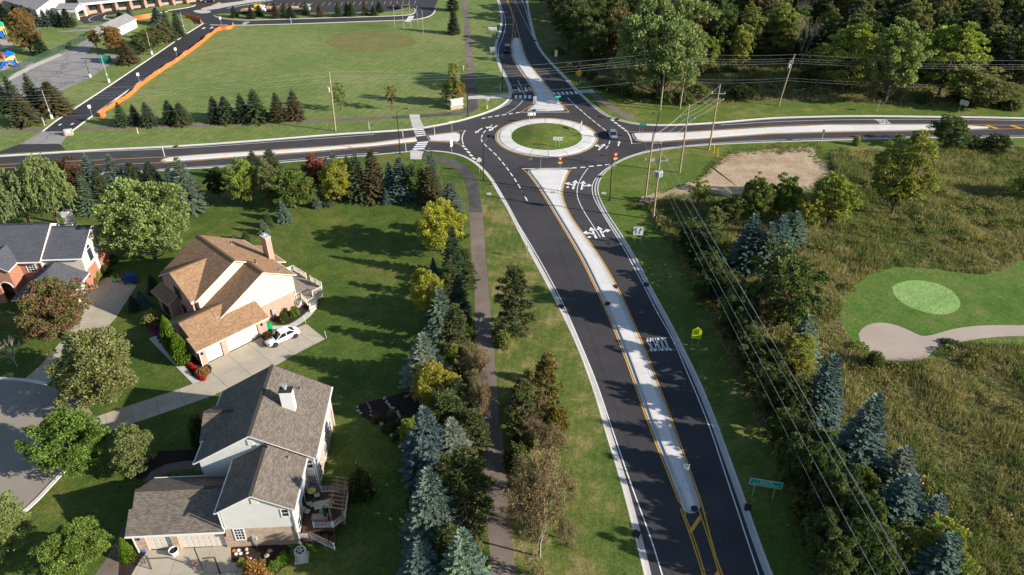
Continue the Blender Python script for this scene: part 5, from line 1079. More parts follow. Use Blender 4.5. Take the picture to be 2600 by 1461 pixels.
def proto_willow(key, seed, h=11., r=4.6):
    rng = np.random.default_rng(seed); parts = []; paths = [([(0, 0, -.2), (.2, 0, h * .35), (0, .3, h * .75)], [.36, .26, .08])]; Cs, Ns, Ts = [], [], []
    for i in range(300):
        d = unit(rng, 1)[0]; d[2] = abs(d[2]); q = rng.uniform(.45, 1.0); p = np.array([d[0] * r * q, d[1] * r * q, h * .36 + d[2] * h * .6 * q]); L = rng.uniform(1.2, 3.4) * (.5 + .5 * q); t0 = rng.uniform(0, 1); sw = rng.normal(0, .12, 2)
        for j in range(int(L / .16)):
            s = j * .16; c = p + np.array([d[0] * .3 * s + sw[0] * s, d[1] * .3 * s + sw[1] * s, .15 * s - s * s * .22 - .35 * s])
            if c[2] < .6: break
            for k in range(2): Cs.append(c + rng.normal(0, .13, 3)); Ns.append(np.array([d[0] * .5, d[1] * .5, -.9]) + rng.normal(0, .4, 3)); Ts.append((np.clip(t0 + rng.normal(0, .15), 0, 1), np.clip(rng.normal(.52, .2), 0, 1)))
        if i % 6 == 0: paths.append(([(0, 0, h * .3), p * np.array([.5, .5, 1]), p], [.12, .07, .02]))
    parts.append(cards(np.array(Cs), np.array(Ns), .34, .16, rng, np.array(Ts))); PROTO[key] = (card_mesh('crown', parts, 'leaf'), limb_mesh('trunk', paths, 'bark'), h, r)
def proto_bush(key, seed, h=2., r=1.2, n=2600, ls=.16, shape='round', mat='leaf'):
    rng = np.random.default_rng(seed); u = unit(rng, n); u[:, 2] = np.abs(u[:, 2]); a = np.arctan2(u[:, 1], u[:, 0]); wob = 1 + .13 * np.sin(3 * a + seed) + .1 * np.sin(7 * a + 9 * u[:, 2]) + .10 * np.sin(13 * a + 5 * u[:, 2] + 2)
    if shape == 'column': z = rng.uniform(0, 1, n); R_ = r * np.minimum(1, (.55 + 1.6 * z)) * (1 - z ** 3.2) ; P_ = np.stack([np.cos(a) * R_ * wob, np.sin(a) * R_ * wob, z * h], 1)
    elif shape == 'conelet': z = rng.uniform(0, 1, n) ** 1.3; R_ = r * (1 - z) ** .75; P_ = np.stack([np.cos(a) * R_ * wob, np.sin(a) * R_ * wob, z * h], 1)
    else: P_ = u * wob[:, None] * np.array([r, r, h]) * (rng.uniform(.35, 1, n) ** .35)[:, None]
    t = np.stack([np.clip(.5 + .4 * np.sin(5 * a + 4 * u[:, 2] + seed) + rng.normal(0, .15, n), 0, 1), np.clip(rng.normal(.5, .2, n), 0, 1)], 1)
    parts = [cards(P_, u * .7 + rng.normal(size=(n, 3)) * .5 + (np.array([0, 0, .9]) if shape == 'column' else 0), ls * rng.uniform(.7, 1.3, n), ls * .7, rng, t)]
    PROTO[key] = (card_mesh('foliage', parts, mat), limb_mesh('stem', [([(0, 0, -.1), (0, 0, h * .5)], [.06, .02]), ([(0, 0, 0), (r * .4, 0, h * .6)], [.03, .01]), ([(0, 0, 0), (-r * .3, r * .3, h * .6)], [.03, .01])], 'bark'), h, r)

for i in range(4): proto_broad('maple%d' % i, 10 + i, 10, 4.2, .5, 220, 115, .22)
for i in range(5): proto_broad('tree%d' % i, 30 + i, 12, 4.0, .6, 140, 95, .30, ('round', 'round', 'column', 'cone', 'round')[i])
for i in range(2): proto_broad('poplar%d' % i, 50 + i, 14, 3.4, .5, 200, 90, .24, 'column')
for i in range(3): proto_broad('young%d' % i, 60 + i, 6, 2.2, .6, 64, 60, .20)
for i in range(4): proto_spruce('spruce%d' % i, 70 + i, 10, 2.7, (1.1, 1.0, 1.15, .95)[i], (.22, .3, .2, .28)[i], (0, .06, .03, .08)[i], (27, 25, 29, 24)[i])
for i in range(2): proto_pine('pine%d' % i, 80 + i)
proto_bare('bare0', 90, 9, 3, 700); proto_bare('bare1', 91, 11, 3, 350); proto_bare('twiggy0', 92, 8, 3, 9000, 'bark_pale'); proto_bare('sapling0', 95, 5, 2, 60, 'bark_pale', 2)
for i in range(2): proto_willow('willow%d' % i, 100 + i)
for i in range(3): proto_bush('bush%d' % i, 110 + i)
proto_bush('arb0', 120, 4.2, 1.0, 5200, .2, 'column'); proto_bush('conelet0', 121, 2.2, 1.0, 3200, .12, 'conelet')
rngp = random.Random(7)
NEEDLE = ('spruce', 'pine')
def plant(kind, pos, h, r, label, c1, c2, name, cat='tree', group=None, rz=None, part='crown'):
    keys = [k for k in PROTO if k.rstrip('0123456789') == kind]; cr, tk_, h0, r0 = PROTO[rngp.choice(keys)]
    e = empty(name, (pos[0], pos[1], .10), rngp.uniform(0, 6.28) if rz is None else rz, label, cat, group); e.scale = (r / r0, r / r0, h / h0)
    o = link('foliage' if cat in ('shrub', 'bush', 'hedge') else 'crown', cr, e); j = lambda c: tuple(max(.003, x * rngp.uniform(.9, 1.1)) for x in c)
    c1 = j(c1); c2 = j(c2); o.color = (*c1, 1); o['c2'] = list(c2); link('stem' if cat in ('shrub', 'bush', 'hedge') else 'trunk', tk_, e); return e
def place(kind, bx, by, ty, rp, label, c1, c2, name, cat='tree', group=None, hmul=1.0):
    """stand a tree at the foot (bx, by) seen in the survey; its top and spread follow"""
    b = D(bx, by); r = rp * 1.00932 * depth(b) / FPX * {'spruce': 1.28, 'pine': 1.2, 'maple': 1.0, 'tree': 1.05, 'poplar': 1.05}.get(kind, 1.0)
    if kind in ('spruce', 'pine', 'bare', 'conelet', 'arb', 'sapling'): h = height(b, ty * 1.00932)
    else: h = height(Vector((b.x, b.y + .5 * r, 0)), ty * 1.00932) / .95
    if kind in ('maple', 'tree', 'poplar', 'young', 'willow', 'bush', 'twiggy'):
        b = Vector(((bx * 1.00932 - CX) / FPX * (b.y * _c + (CAM_H - .5 * h) * _s), b.y, 0))
    return plant(kind, b, max(.6, h * hmul), r, label, c1, c2, name, cat, group)
# leaf colours; woodlit has sunlight put into the wood tone
G = {'blue': ((.058, .105, .086), (.10, .155, .128)), 'bluegrey': ((.078, .118, .076), (.135, .178, .128)), 'spruce': ((.045, .070, .030), (.075, .095, .042)), 'darkspruce': ((.032, .055, .026), (.05, .075, .035)),
     'brownspruce': ((.068, .080, .032), (.110, .090, .040)), 'silver': ((.125, .17, .12), (.185, .23, .16)), 'pine': ((.060, .085, .025), (.10, .11, .035)), 'yellowpine': ((.12, .115, .028), (.19, .15, .04)),
     'maple': ((.125, .185, .035), (.19, .235, .05)), 'olive': ((.165, .195, .06), (.225, .225, .085)), 'green': ((.105, .165, .03), (.16, .215, .045)), 'lightgreen': ((.185, .235, .065), (.25, .28, .09)),
     'yellow': ((.27, .285, .045), (.37, .34, .055)), 'yellowgreen': ((.20, .25, .05), (.28, .295, .065)), 'red': ((.22, .055, .04), (.28, .10, .06)), 'redgreen': ((.14, .165, .045), (.20, .115, .065)), 'brown': ((.085, .058, .026), (.12, .075, .035)),
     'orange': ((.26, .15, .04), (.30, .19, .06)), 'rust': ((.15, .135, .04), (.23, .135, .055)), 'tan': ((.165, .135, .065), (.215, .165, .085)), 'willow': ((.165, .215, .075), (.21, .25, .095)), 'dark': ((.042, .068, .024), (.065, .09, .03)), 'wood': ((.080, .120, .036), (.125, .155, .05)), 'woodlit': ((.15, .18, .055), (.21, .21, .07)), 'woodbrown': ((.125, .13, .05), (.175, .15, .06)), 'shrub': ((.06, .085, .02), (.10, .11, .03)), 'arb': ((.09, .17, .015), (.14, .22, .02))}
def pl(kind, bx, by, ty, rp, col, label, name=None, cat='tree', group=None):
    nm = name or {'spruce': 'spruce_tree', 'pine': 'pine_tree', 'maple': 'maple_tree', 'tree': 'broadleaf_tree', 'poplar': 'poplar_tree', 'young': 'young_tree', 'willow': 'willow_tree', 'bare': 'bare_tree', 'twiggy': 'twiggy_tree', 'sapling': 'sapling', 'bush': 'shrub', 'arb': 'arborvitae', 'conelet': 'cone_shrub'}[kind]
    c = G[col]; return place(kind, bx, by, ty, rp, label, c[0], c[1], nm, cat, group)
gE = 'evergreens screening the west road'
# the row between the houses and the west road, left to right
pl('willow', 45, 570, 398, 62, 'willow', 'pale weeping tree at the left edge behind the red brick house'); pl('willow', 112, 562, 378, 60, 'willow', 'tallest pale weeping tree, right of its twin behind the red brick house')
pl('willow', -40, 600, 420, 62, 'willow', 'weeping tree cut off by the left edge')
pl('tree', 183, 530, 402, 37, 'brown', 'dark bronze leaved tree right of the weeping trees')
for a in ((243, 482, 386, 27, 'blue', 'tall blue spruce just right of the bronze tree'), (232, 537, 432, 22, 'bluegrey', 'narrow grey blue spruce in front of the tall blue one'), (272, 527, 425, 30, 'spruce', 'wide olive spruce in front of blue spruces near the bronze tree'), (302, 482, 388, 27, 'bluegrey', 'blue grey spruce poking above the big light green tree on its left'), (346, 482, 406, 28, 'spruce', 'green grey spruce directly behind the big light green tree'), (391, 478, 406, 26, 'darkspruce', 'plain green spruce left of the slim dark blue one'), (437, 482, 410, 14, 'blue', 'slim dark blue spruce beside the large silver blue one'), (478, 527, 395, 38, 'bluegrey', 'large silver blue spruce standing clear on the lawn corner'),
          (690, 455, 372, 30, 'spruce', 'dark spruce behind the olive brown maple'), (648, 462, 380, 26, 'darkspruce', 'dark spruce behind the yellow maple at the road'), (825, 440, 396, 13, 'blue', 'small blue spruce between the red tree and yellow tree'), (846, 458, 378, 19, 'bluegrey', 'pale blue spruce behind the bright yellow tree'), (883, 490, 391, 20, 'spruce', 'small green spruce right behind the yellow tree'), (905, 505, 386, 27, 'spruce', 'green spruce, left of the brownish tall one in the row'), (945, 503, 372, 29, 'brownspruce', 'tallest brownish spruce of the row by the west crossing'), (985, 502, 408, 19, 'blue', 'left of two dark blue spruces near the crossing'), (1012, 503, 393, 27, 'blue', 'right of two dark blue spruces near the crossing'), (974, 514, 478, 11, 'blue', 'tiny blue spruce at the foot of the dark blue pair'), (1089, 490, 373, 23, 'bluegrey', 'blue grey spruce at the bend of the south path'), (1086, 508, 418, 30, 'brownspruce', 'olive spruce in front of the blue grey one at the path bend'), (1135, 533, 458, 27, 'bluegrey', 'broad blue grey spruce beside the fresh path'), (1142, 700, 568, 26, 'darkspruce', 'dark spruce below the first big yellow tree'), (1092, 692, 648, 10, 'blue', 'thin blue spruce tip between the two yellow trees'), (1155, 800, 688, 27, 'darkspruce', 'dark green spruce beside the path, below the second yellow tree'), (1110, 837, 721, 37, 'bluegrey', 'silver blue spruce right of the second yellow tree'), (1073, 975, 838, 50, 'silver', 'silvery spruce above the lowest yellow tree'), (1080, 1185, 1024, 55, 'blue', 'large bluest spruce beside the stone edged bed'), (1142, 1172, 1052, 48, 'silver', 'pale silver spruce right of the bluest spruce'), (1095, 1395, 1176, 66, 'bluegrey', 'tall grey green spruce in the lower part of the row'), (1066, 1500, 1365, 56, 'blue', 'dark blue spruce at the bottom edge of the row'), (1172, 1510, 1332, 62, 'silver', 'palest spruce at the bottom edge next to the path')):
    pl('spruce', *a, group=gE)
pl('pine', 1148, 890, 772, 34, 'pine', 'green pine below the silver blue spruce'); pl('pine', 1128, 1090, 995, 62, 'pine', 'wide green pine under the lowest yellow tree'); pl('pine', 1178, 1335, 1145, 70, 'pine', 'large yellow green pine leaning over the path'); pl('pine', 1180, 730, 660, 22, 'pine', 'small pine beside the path below the first yellow tree')
pl('pine', 1190, 1130, 1040, 40, 'pine', 'mid green pine beside the path, right of the silver spruce')
pl('maple', 364, 660, 453, 98, 'lightgreen', 'big light green tree between the red brick and tan roofed houses')
pl('maple', 608, 522, 402, 37, 'yellowgreen', 'yellow green maple between dark spruces near the west road'); pl('tree', 545, 500, 425, 26, 'dark', 'dark shrubby tree left of the yellow green maple')
pl('maple', 676, 520, 405, 42, 'olive', 'olive brown maple left of the rounded green one'); pl('maple', 735, 525, 428, 54, 'green', 'rounded green maple left of the red tree'); pl('tree', 795, 478, 394, 31, 'red', 'only red leaved tree in the row by the west road'); pl('maple', 850, 510, 405, 43, 'yellow', 'bright yellow tree in the middle of the west road row'); pl('tree', 1046, 505, 408, 26, 'wood', 'bushy dark green tree left of the path bend')
pl('maple', 1107, 635, 502, 61, 'yellow', 'first and largest yellow tree beside the path'); pl('maple', 1078, 812, 680, 43, 'yellow', 'second yellow tree down the path, above the silver blue spruce'); pl('maple', 1098, 1035, 917, 62, 'yellow', 'lowest yellow tree along the path beside the stone edged bed')
pl('twiggy', 1192, 985, 862, 42, 'tan', 'thin tan autumn tree overhanging the path, upper one'); pl('twiggy', 1206, 1075, 950, 38, 'tan', 'thin tan autumn tree overhanging the path, lower one')
for a in ((799, 524, 488, 11, 'bluegrey', 'little spruce below the red tree'), (826, 520, 490, 11, 'spruce', 'little spruce below the yellow tree'), (716, 558, 508, 18, 'bluegrey', 'knee high grey spruce below the green maple'), (678, 574, 536, 13, 'spruce', 'little spruce behind the one nearest the tan house chimney'), (666, 590, 553, 13, 'bluegrey', 'little pale spruce nearest the tan house chimney'), (621, 608, 579, 10, 'spruce', 'tiny spruce just behind the tan roof, right one'), (591, 607, 591, 7, 'bluegrey', 'tiny spruce just behind the tan roof, left one'), (363, 772, 730, 17, 'blue', 'small blue spruce on the lawn left of the tan house'), (341, 780, 745, 15, 'darkspruce', 'small dark spruce left of the small blue one on the lawn'), (392, 738, 690, 15, 'darkspruce', 'small dark spruce close to the tan house porch')):
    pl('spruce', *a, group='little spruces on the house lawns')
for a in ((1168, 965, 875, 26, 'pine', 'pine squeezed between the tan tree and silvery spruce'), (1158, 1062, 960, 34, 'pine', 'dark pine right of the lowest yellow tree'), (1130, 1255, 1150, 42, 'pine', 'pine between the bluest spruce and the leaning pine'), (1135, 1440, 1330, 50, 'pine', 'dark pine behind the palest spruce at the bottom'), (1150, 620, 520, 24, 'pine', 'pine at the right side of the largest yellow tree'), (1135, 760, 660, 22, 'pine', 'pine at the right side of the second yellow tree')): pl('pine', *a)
# front yard
pl('maple', 137, 850, 690, 92, 'redgreen', 'reddish green maple in front of the red brick house'); pl('maple', 238, 1015, 836, 106, 'olive', 'olive green maple beside the top of the cul de sac'); pl('maple', 168, 1185, 1028, 86, 'green', 'bright green maple beside the right side of the cul de sac'); pl('maple', 335, 1180, 1076, 60, 'olive', 'half shaded low tree left of the white sided house'); pl('maple', 188, 1435, 1312, 70, 'maple', 'bright green tree at the bottom left lawn'); pl('maple', -20, 1400, 1255, 80, 'lightgreen', 'pale green tree cut off by the bottom left corner')
pl('sapling', 45, 925, 850, 25, 'tan', 'small bare pale sapling on the lawn above the cul de sac')
pl('bush', 498, 1118, 1048, 24, 'shrub', 'dark clipped shrub in the shade beside the white sided house', cat='shrub'); pl('bush', 905, 1246, 1172, 32, 'shrub', 'rounded dark green bush beside the pergola', cat='shrub'); pl('conelet', 326, 1406, 1355, 18, 'arb', 'bright green cone shrub at the garage corner of the white house', cat='shrub')
pl('arb', 441, 893, 797, 17, 'arb', 'left arborvitae at the tan house garage', cat='shrub'); pl('arb', 464, 916, 840, 19, 'arb', 'right arborvitae at the tan house garage', cat='shrub'); pl('bush', 382, 812, 780, 27, 'olive', 'low olive shrub on the lawn left of the tan house', cat='shrub')
pl('bush', 679, 862, 838, 17, 'brown', 'dark reddish shrub in front of the white car', cat='shrub'); pl('bush', 509, 944, 925, 17, 'orange', 'bronze shrub in the bed at the tan house garage corner', cat='shrub'); pl('bush', 712, 808, 788, 12, 'shrub', 'left green shrub in the bed under the electric meter', cat='shrub'); pl('bush', 740, 795, 772, 12, 'green', 'right green shrub in the bed beside the garden deck', cat='shrub')
pl('bush', 242, 706, 684, 12, 'yellowgreen', 'round yellow green shrub at the red brick garage', cat='shrub'); pl('bush', 238, 716, 700, 10, 'orange', 'round orange shrub at the corner of red brick garage', cat='shrub'); pl('bush', 262, 690, 668, 15, 'shrub', 'dark shrub on the sunny side of the red brick house', cat='shrub'); pl('bush', 278, 660, 640, 16, 'shrub', 'dark shrub at the rear corner of the red brick house', cat='shrub'); pl('bush', 164, 848, 832, 12, 'green', 'low green shrub at the foot of the reddish maple', cat='shrub')
pl('bush', 640, 1470, 1410, 32, 'orange', 'rust coloured shrub at the bottom edge beside the rock bed', cat='shrub')
for i, (x, y, s, c) in enumerate(((607, 1420, 11, 'yellowgreen'), (625, 1428, 14, 'yellowgreen'), (660, 1425, 13, 'yellowgreen'), (690, 1428, 16, 'green'), (712, 1412, 18, 'arb'), (675, 1445, 16, 'green'), (950, 1060, 16, 'shrub'), (975, 1085, 16, 'shrub'), (1005, 1105, 20, 'shrub'), (985, 1045, 12, 'tan'), (1015, 1070, 20, 'shrub'))):
    pl('bush', x, y, y - s * 1.1, s, c, ('yellow green ground plants among the stones of the rock bed' if i < 6 else 'low shady plants inside the stone edged bed'), cat='shrub', group='rock bed plants' if i < 6 else 'shady bed plants')
for i, (x, y) in enumerate(((480, 923), (489, 931), (497, 940), (505, 953), (512, 957))):
    plant('bush', D(x, y), .5, .38, 'red flower clump in the dark bed at the garage corner', (.55, .03, .03), (.45, .05, .03), 'flower_clump', 'flowers', 'red flowers by the tan house')
for i, (x, y) in enumerate(((384, 828), (388, 836), (395, 843), (404, 845), (414, 836), (404, 852), (410, 862), (418, 872), (426, 880), (450, 900))):
    plant('bush', D(x, y), .45, .42, 'magenta flower clump beside the front walk', (.42, .05, .28), (.30, .06, .22), 'flower_clump', 'flowers', 'magenta flowers by the front walk')
# strip between the path and the south road
pl('pine', 1290, 833, 676, 47, 'pine', 'lone dark pine between the path and the south road'); pl('pine', 1372, 1035, 898, 36, 'yellowpine', 'yellowing pine near the kerb, upper of the pair'); pl('pine', 1313, 1078, 962, 40, 'pine', 'greener pine next to the path, lower of the pair'); pl('bush', 1315, 1128, 1085, 27, 'shrub', 'dark shrub below the greener pine by the path', cat='shrub'); pl('twiggy', 1362, 1404, 1130, 72, 'tan', 'large bare twiggy tree in the lower strip between path and road')
pl('twiggy', 1330, 1245, 1150, 45, 'tan', 'smaller twiggy bush tree left of the big bare one')
# playing field edge
for i, a in enumerate(((311, 318, 257, 17), (345, 314, 262, 15), (378, 317, 257, 20), (433, 312, 252, 18), (461, 313, 259, 23), (546, 308, 242, 19), (574, 309, 242, 22), (615, 308, 235, 20), (649, 307, 223, 26))):
    pl('spruce', *a, ('spruce', 'darkspruce')[i % 2], 'dark spruce in the row along the field path, %s from the left' % ('first', 'second', 'third', 'fourth', 'fifth', 'sixth', 'seventh', 'eighth', 'ninth')[i], group='spruces along the field edge')
pl('spruce', 703, 305, 232, 20, 'brownspruce', 'browner left spruce of the rightmost pair on the field', group='spruces along the field edge'); pl('spruce', 745, 301, 224, 22, 'brownspruce', 'last spruce on the right beside the wooden pole', group='spruces along the field edge')
pl('young', 854, 280, 212, 18, 'maple', 'young green tree right of the wooden pole on the field'); pl('young', 984, 278, 219, 17, 'olive', 'young olive tree in the middle of the field edge')
pl('poplar', 1141, 268, 163, 19, 'yellowgreen', 'narrow yellowing tree behind the monument sign'); pl('maple', 1152, 262, 205, 21, 'orange', 'orange tree behind the monument sign'); pl('young', 1122, 268, 214, 18, 'olive', 'small tan green tree left of the monument sign')
pl('spruce', 1142, 86, 17, 15, 'spruce', 'tall spruce alone beside the north path', group='spruces beside the north path'); pl('spruce', 1139, 28, -45, 14, 'darkspruce', 'spruce behind the tall one at the north path', group='spruces beside the north path')
for i, (x, b, t, r) in enumerate(((260, 207, 68, 24), (455, 222, 78, 22), (555, 190, 58, 26), (745, 217, 18, 24), (845, 186, 20, 20), (920, 216, 68, 28), (1095, 172, 8, 23), (1255, 201, 28, 22), (1470, 203, 15, 23), (1575, 190, 28, 22), (1622, 192, 26, 28), (1785, 182, 8, 22), (1885, 188, 68, 20), (1950, 148, 18, 23))):
    k = .2154; pl('spruce', 535 + x * k, b * k, t * k, r * .44, ('spruce', 'darkspruce', 'spruce', 'brownspruce')[i % 4], 'small spruce in the grass island before the parking lot, %s from the left' % ('first', 'second', 'third', 'fourth', 'fifth', 'sixth', 'seventh', 'eighth', 'ninth', 'tenth', 'eleventh', 'twelfth', 'thirteenth', 'last')[i], group='parking lot spruces')
pl('young', 535 + 2215 * .2154, 25, 8, 7, 'woodbrown', 'small brown tree beside the car in the lot')
# school yard
pl('maple', 60, 135, 27, 38, 'rust', 'big autumn tree with olive and rust leaves in the school yard'); gS = 'spruces in the school yard'
for a in ((107, 139, 84, 17, 'darkspruce', 'dark spruce to the right of the big autumn tree'), (15, 55, 10, 22, 'darkspruce', 'dark spruce at the far left school corner'), (40, 42, 15, 13, 'darkspruce', 'dark spruce right of the far left school corner one'), (66, 50, 12, 14, 'bluegrey', 'blue grey spruce left of the widest one at the school gable'), (90, 68, 18, 20, 'bluegrey', 'widest blue grey spruce at the school gable'), (117, 67, 23, 13, 'blue', 'first slim spruce in front of the white gable'), (132, 67, 21, 13, 'bluegrey', 'second slim spruce in front of the white gable'), (143, 67, 24, 11, 'spruce', 'third slim spruce in front of the white gable'), (155, 67, 31, 12, 'blue', 'fourth slim spruce in front of the white gable'), (174, 67, 21, 18, 'spruce', 'broad green spruce by the school canopy'), (325, 160, 106, 23, 'brownspruce', 'brown tinged spruce beside the green dumpster'), (400, 62, 18, 17, 'bluegrey', 'blue grey spruce on top of the hedge by the school drive'), (430, 104, 26, 17, 'spruce', 'tall spruce in the hedge by the school drive, left one'), (453, 94, 26, 16, 'spruce', 'tall spruce in the hedge by the school drive, right one'), (304, 47, 24, 10, 'bluegrey', 'small spruce behind the shed roof, left one'), (329, 51, 19, 11, 'bluegrey', 'small spruce behind the shed roof, right one'), (12, 285, 188, 26, 'darkspruce', 'dark spruce at the left edge by the old court'), (46, 283, 191, 24, 'darkspruce', 'dark spruce second from the left edge by the court'), (95, 277, 184, 23, 'spruce', 'tallest spruce left of the school drive'), (70, 314, 234, 31, 'brownspruce', 'front spruce left of the school drive'), (142, 285, 204, 35, 'brownspruce', 'wide browned spruce next to the school drive')):
    pl('spruce', *a, group=gS)
pl('young', 238, 128, 77, 17, 'orange', 'small rust tree at the front of the white shed'); pl('maple', 286, 135, 69, 27, 'orange', 'wider rust orange tree at the front of the white shed')
for i, a in enumerate(((355, 139, 84, 23), (372, 132, 78, 24), (390, 126, 66, 24), (412, 118, 54, 21))): pl('tree', *a, ('wood', 'woodbrown')[i % 2], 'olive bushy tree in the hedge along the school drive', group='hedge trees along the school drive')
# east side meadow and its trees
pl('poplar', 2275, 542, 333, 66, 'yellowgreen', 'tall yellow green poplar alone in the rough meadow'); pl('poplar', 2590, 500, 425, 38, 'yellowgreen', 'yellowish tree at the right edge of the meadow')
pl('tree', 2390, 375, 290, 50, 'wood', 'dark round tree standing over the east road'); pl('tree', 2452, 380, 340, 24, 'dark', 'low dark tree right of the round one on the east road'); pl('tree', 2510, 382, 338, 36, 'dark', 'wider low dark tree at the right end of the east road')
pl('bush', 2156, 366, 344, 10, 'yellowgreen', 'small yellow bush at the east road edge', cat='shrub'); pl('poplar', 2305, 372, 332, 17, 'yellowgreen', 'short yellow green sapling in front of the east road')
pl('young', 1758, 525, 456, 27, 'yellowgreen', 'yellow tipped young tree at the edge of the bare soil'); pl('tree', 1905, 560, 442, 42, 'green', 'green tree on the near edge of the bare soil, left one'); pl('tree', 1972, 552, 438, 38, 'green', 'green tree on the near edge of the bare soil, right one'); pl('tree', 2098, 572, 438, 52, 'yellowgreen', 'yellow mottled tree right of the bare soil'); pl('young', 2032, 585, 500, 30, 'yellow', 'small yellow tree beside the mottled one'); pl('young', 1800, 590, 520, 24, 'olive', 'olive young tree below the yellow tipped one'); pl('tree', 1840, 570, 490, 34, 'wood', 'dark green bushy tree left of the soil edge trees')
gM = 'spruces along the meadow edge'
for a in ((1873, 680, 536, 40, 'blue', 'left dark blue spruce of the meadow clump'), (1915, 690, 558, 34, 'bluegrey', 'middle spruce of the meadow clump'), (1950, 650, 540, 36, 'blue', 'right blue spruce of the meadow clump'), (1990, 610, 532, 30, 'bluegrey', 'blue grey spruce above the meadow clump'), (2008, 905, 792, 38, 'silver', 'silver topped spruce below the dark glossy tree'), (2048, 1065, 888, 46, 'blue', 'teal spruce left of the sand bunker'), (2136, 1195, 990, 58, 'blue', 'largest teal spruce below the sand bunker'), (2240, 1235, 1123, 46, 'bluegrey', 'teal spruce above its twin lower down the meadow'), (2245, 1315, 1196, 56, 'blue', 'teal spruce in front of its twin lower down the meadow'), (2328, 1340, 1244, 36, 'blue', 'small teal spruce right of the twins'), (2338, 1470, 1342, 58, 'blue', 'blue spruce at the bottom edge of the meadow')):
    pl('spruce', *a, group=gM)
pl('tree', 1968, 845, 615, 86, 'wood', 'big dark glossy tree beside the meadow clump of spruces'); pl('poplar', 2006, 958, 842, 43, 'yellowgreen', 'yellow green tree wrapped round the silver topped spruce'); pl('tree', 2365, 1440, 1300, 68, 'yellowgreen', 'bright yellow green tree behind the bottom blue spruce'); pl('young', 2272, 1385, 1310, 36, 'yellowgreen', 'smaller yellow green tree near the wires at the bottom'); pl('tree', 2165, 1270, 1165, 40, 'green', 'green tree between the largest teal spruce and the twins'); pl('tree', 2078, 1130, 1080, 26, 'green', 'low green tree at the foot of the teal spruce'); pl('bush', 2200, 925, 885, 20, 'shrub', 'small dark bush at the lip of the sand bunker', cat='shrub'); pl('bush', 2395, 872, 858, 26, 'shrub', 'low bush on the grass tongue at the bunker', cat='shrub')
pl('tree', 1780, 640, 560, 34, 'wood', 'dark leafy tree right of the lane arrow sign'); pl('tree', 1795, 725, 640, 32, 'wood', 'thin dark tree under the wires, above the school sign')
under = [(1745, 665, 24), (1770, 770, 26), (1838, 770, 40), (1855, 850, 46), (1905, 860, 44), (1885, 930, 44), (1925, 985, 48), (1948, 1050, 40), (1985, 1075, 44), (1972, 1130, 40), (2010, 1175, 48), (1995, 1235, 44), (2040, 1260, 46), (2080, 1230, 40), (2030, 1320, 44), (2085, 1330, 48), (2125, 1310, 44), (2070, 1400, 48), (2120, 1410, 52), (2165, 1390, 48), (2140, 1470, 54), (2200, 1455, 52), (2250, 1450, 44), (2090, 1490, 50)]
for i, (x, y, s) in enumerate(under):  # shade over this strip is put into the dark leaf colour
    pl(('tree', 'tree', 'young', 'tree')[i % 4], x, y, y - s * (3.1, 2.7, 2.2, 3.2)[i % 4], s * 1.0, ('dark', 'wood', 'shrub', 'wood', 'redgreen', 'dark')[i % 6] if i % 11 == 4 else ('dark', 'wood', 'shrub', 'wood')[i % 4], '%s undergrowth tree under the wires, %s' % (('dark', 'mid green', 'olive', 'green')[i % 4], ('level with the lane arrow sign', 'level with the school sign', 'between school sign and green road sign', 'level with the green road sign', 'in the bottom corner')[0 if y < 720 else 1 if y < 900 else 2 if y < 1130 else 3 if y < 1290 else 4]), 'undergrowth_tree', group='undergrowth along the south road %s %d' % (('dark', 'mid green', 'olive', 'green')[i % 4], 0 if y < 720 else 1 if y < 900 else 2 if y < 1130 else 3 if y < 1290 else 4))
edge_ = resample([D(*q).to_2d() for q in ((1690, 610), (1735, 700), (1782, 800), (1825, 900), (1868, 1000), (1918, 1100), (1965, 1200), (2005, 1300), (2045, 1400), (2090, 1500))], 2.6); ru = random.Random(21)
for i, q in enumerate(edge_):
    f = i / len(edge_); wh = 'below the lane arrow sign' if f < .25 else 'right of the school sign' if f < .5 else 'above the green sign' if f < .72 else 'behind the green sign' if f < .88 else 'in the bottom corner'
    c = ru.choice(('dark', 'wood', 'shrub', 'dark'))  # dark tone carries the shade the row stands in
    plant(ru.choice(('tree', 'young', 'tree')), (q.x + 1.2 + ru.uniform(0, 2.8), q.y + ru.uniform(-.6, .6)), ru.uniform(3.2, 5.2), ru.uniform(1.6, 2.5), 'dark bushy tree in the hedge beside right verge, ' + wh, *G[c], 'hedge_tree', 'tree', 'hedge beside the right verge, ' + wh)
# the wood in the north east
gW = 'trees of the north east wood'
pl('maple', 1668, 258, -8, 105, 'willow', 'huge soft green tree at the front of the wood, behind two poles')
for a in ((2140, 232, 62, 68, 'yellowgreen', 'sunlit yellow green tree at the front of the wood, left of the tall pale one'), (2255, 262, 55, 58, 'lightgreen', 'tall pale green tree leaning out of the wood front'), (2392, 240, 58, 76, 'yellowgreen', 'widest sunlit tree at the front of the wood'), (2470, 272, 168, 68, 'olive', 'bushy olive tree at the right front of the wood'), (2060, 200, 110, 36, 'woodlit', 'lit tree above the leaning pole'), (1865, 175, 70, 30, 'yellowgreen', 'narrow yellow tree right of the huge soft green tree'), (1780, 180, 95, 28, 'yellowgreen', 'yellow vine covered tree touching the huge soft green tree'), (1975, 150, 20, 40, 'yellowgreen', 'yellowing tree near the middle top of the wood'), (1870, 250, 215, 32, 'dark', 'round dark bush in the meadow below the wood'), (1762, 250, 210, 22, 'olive', 'yellow green bush beside the second wooden pole')):
    pl('tree', *a)
rw = random.Random(11); taken = [(D(*q).x, D(*q).y, 5.) for q in ((1668, 258), (2140, 232), (2255, 262), (2392, 240), (2470, 272))]
lo_b = WOODS[:12]; spots = []
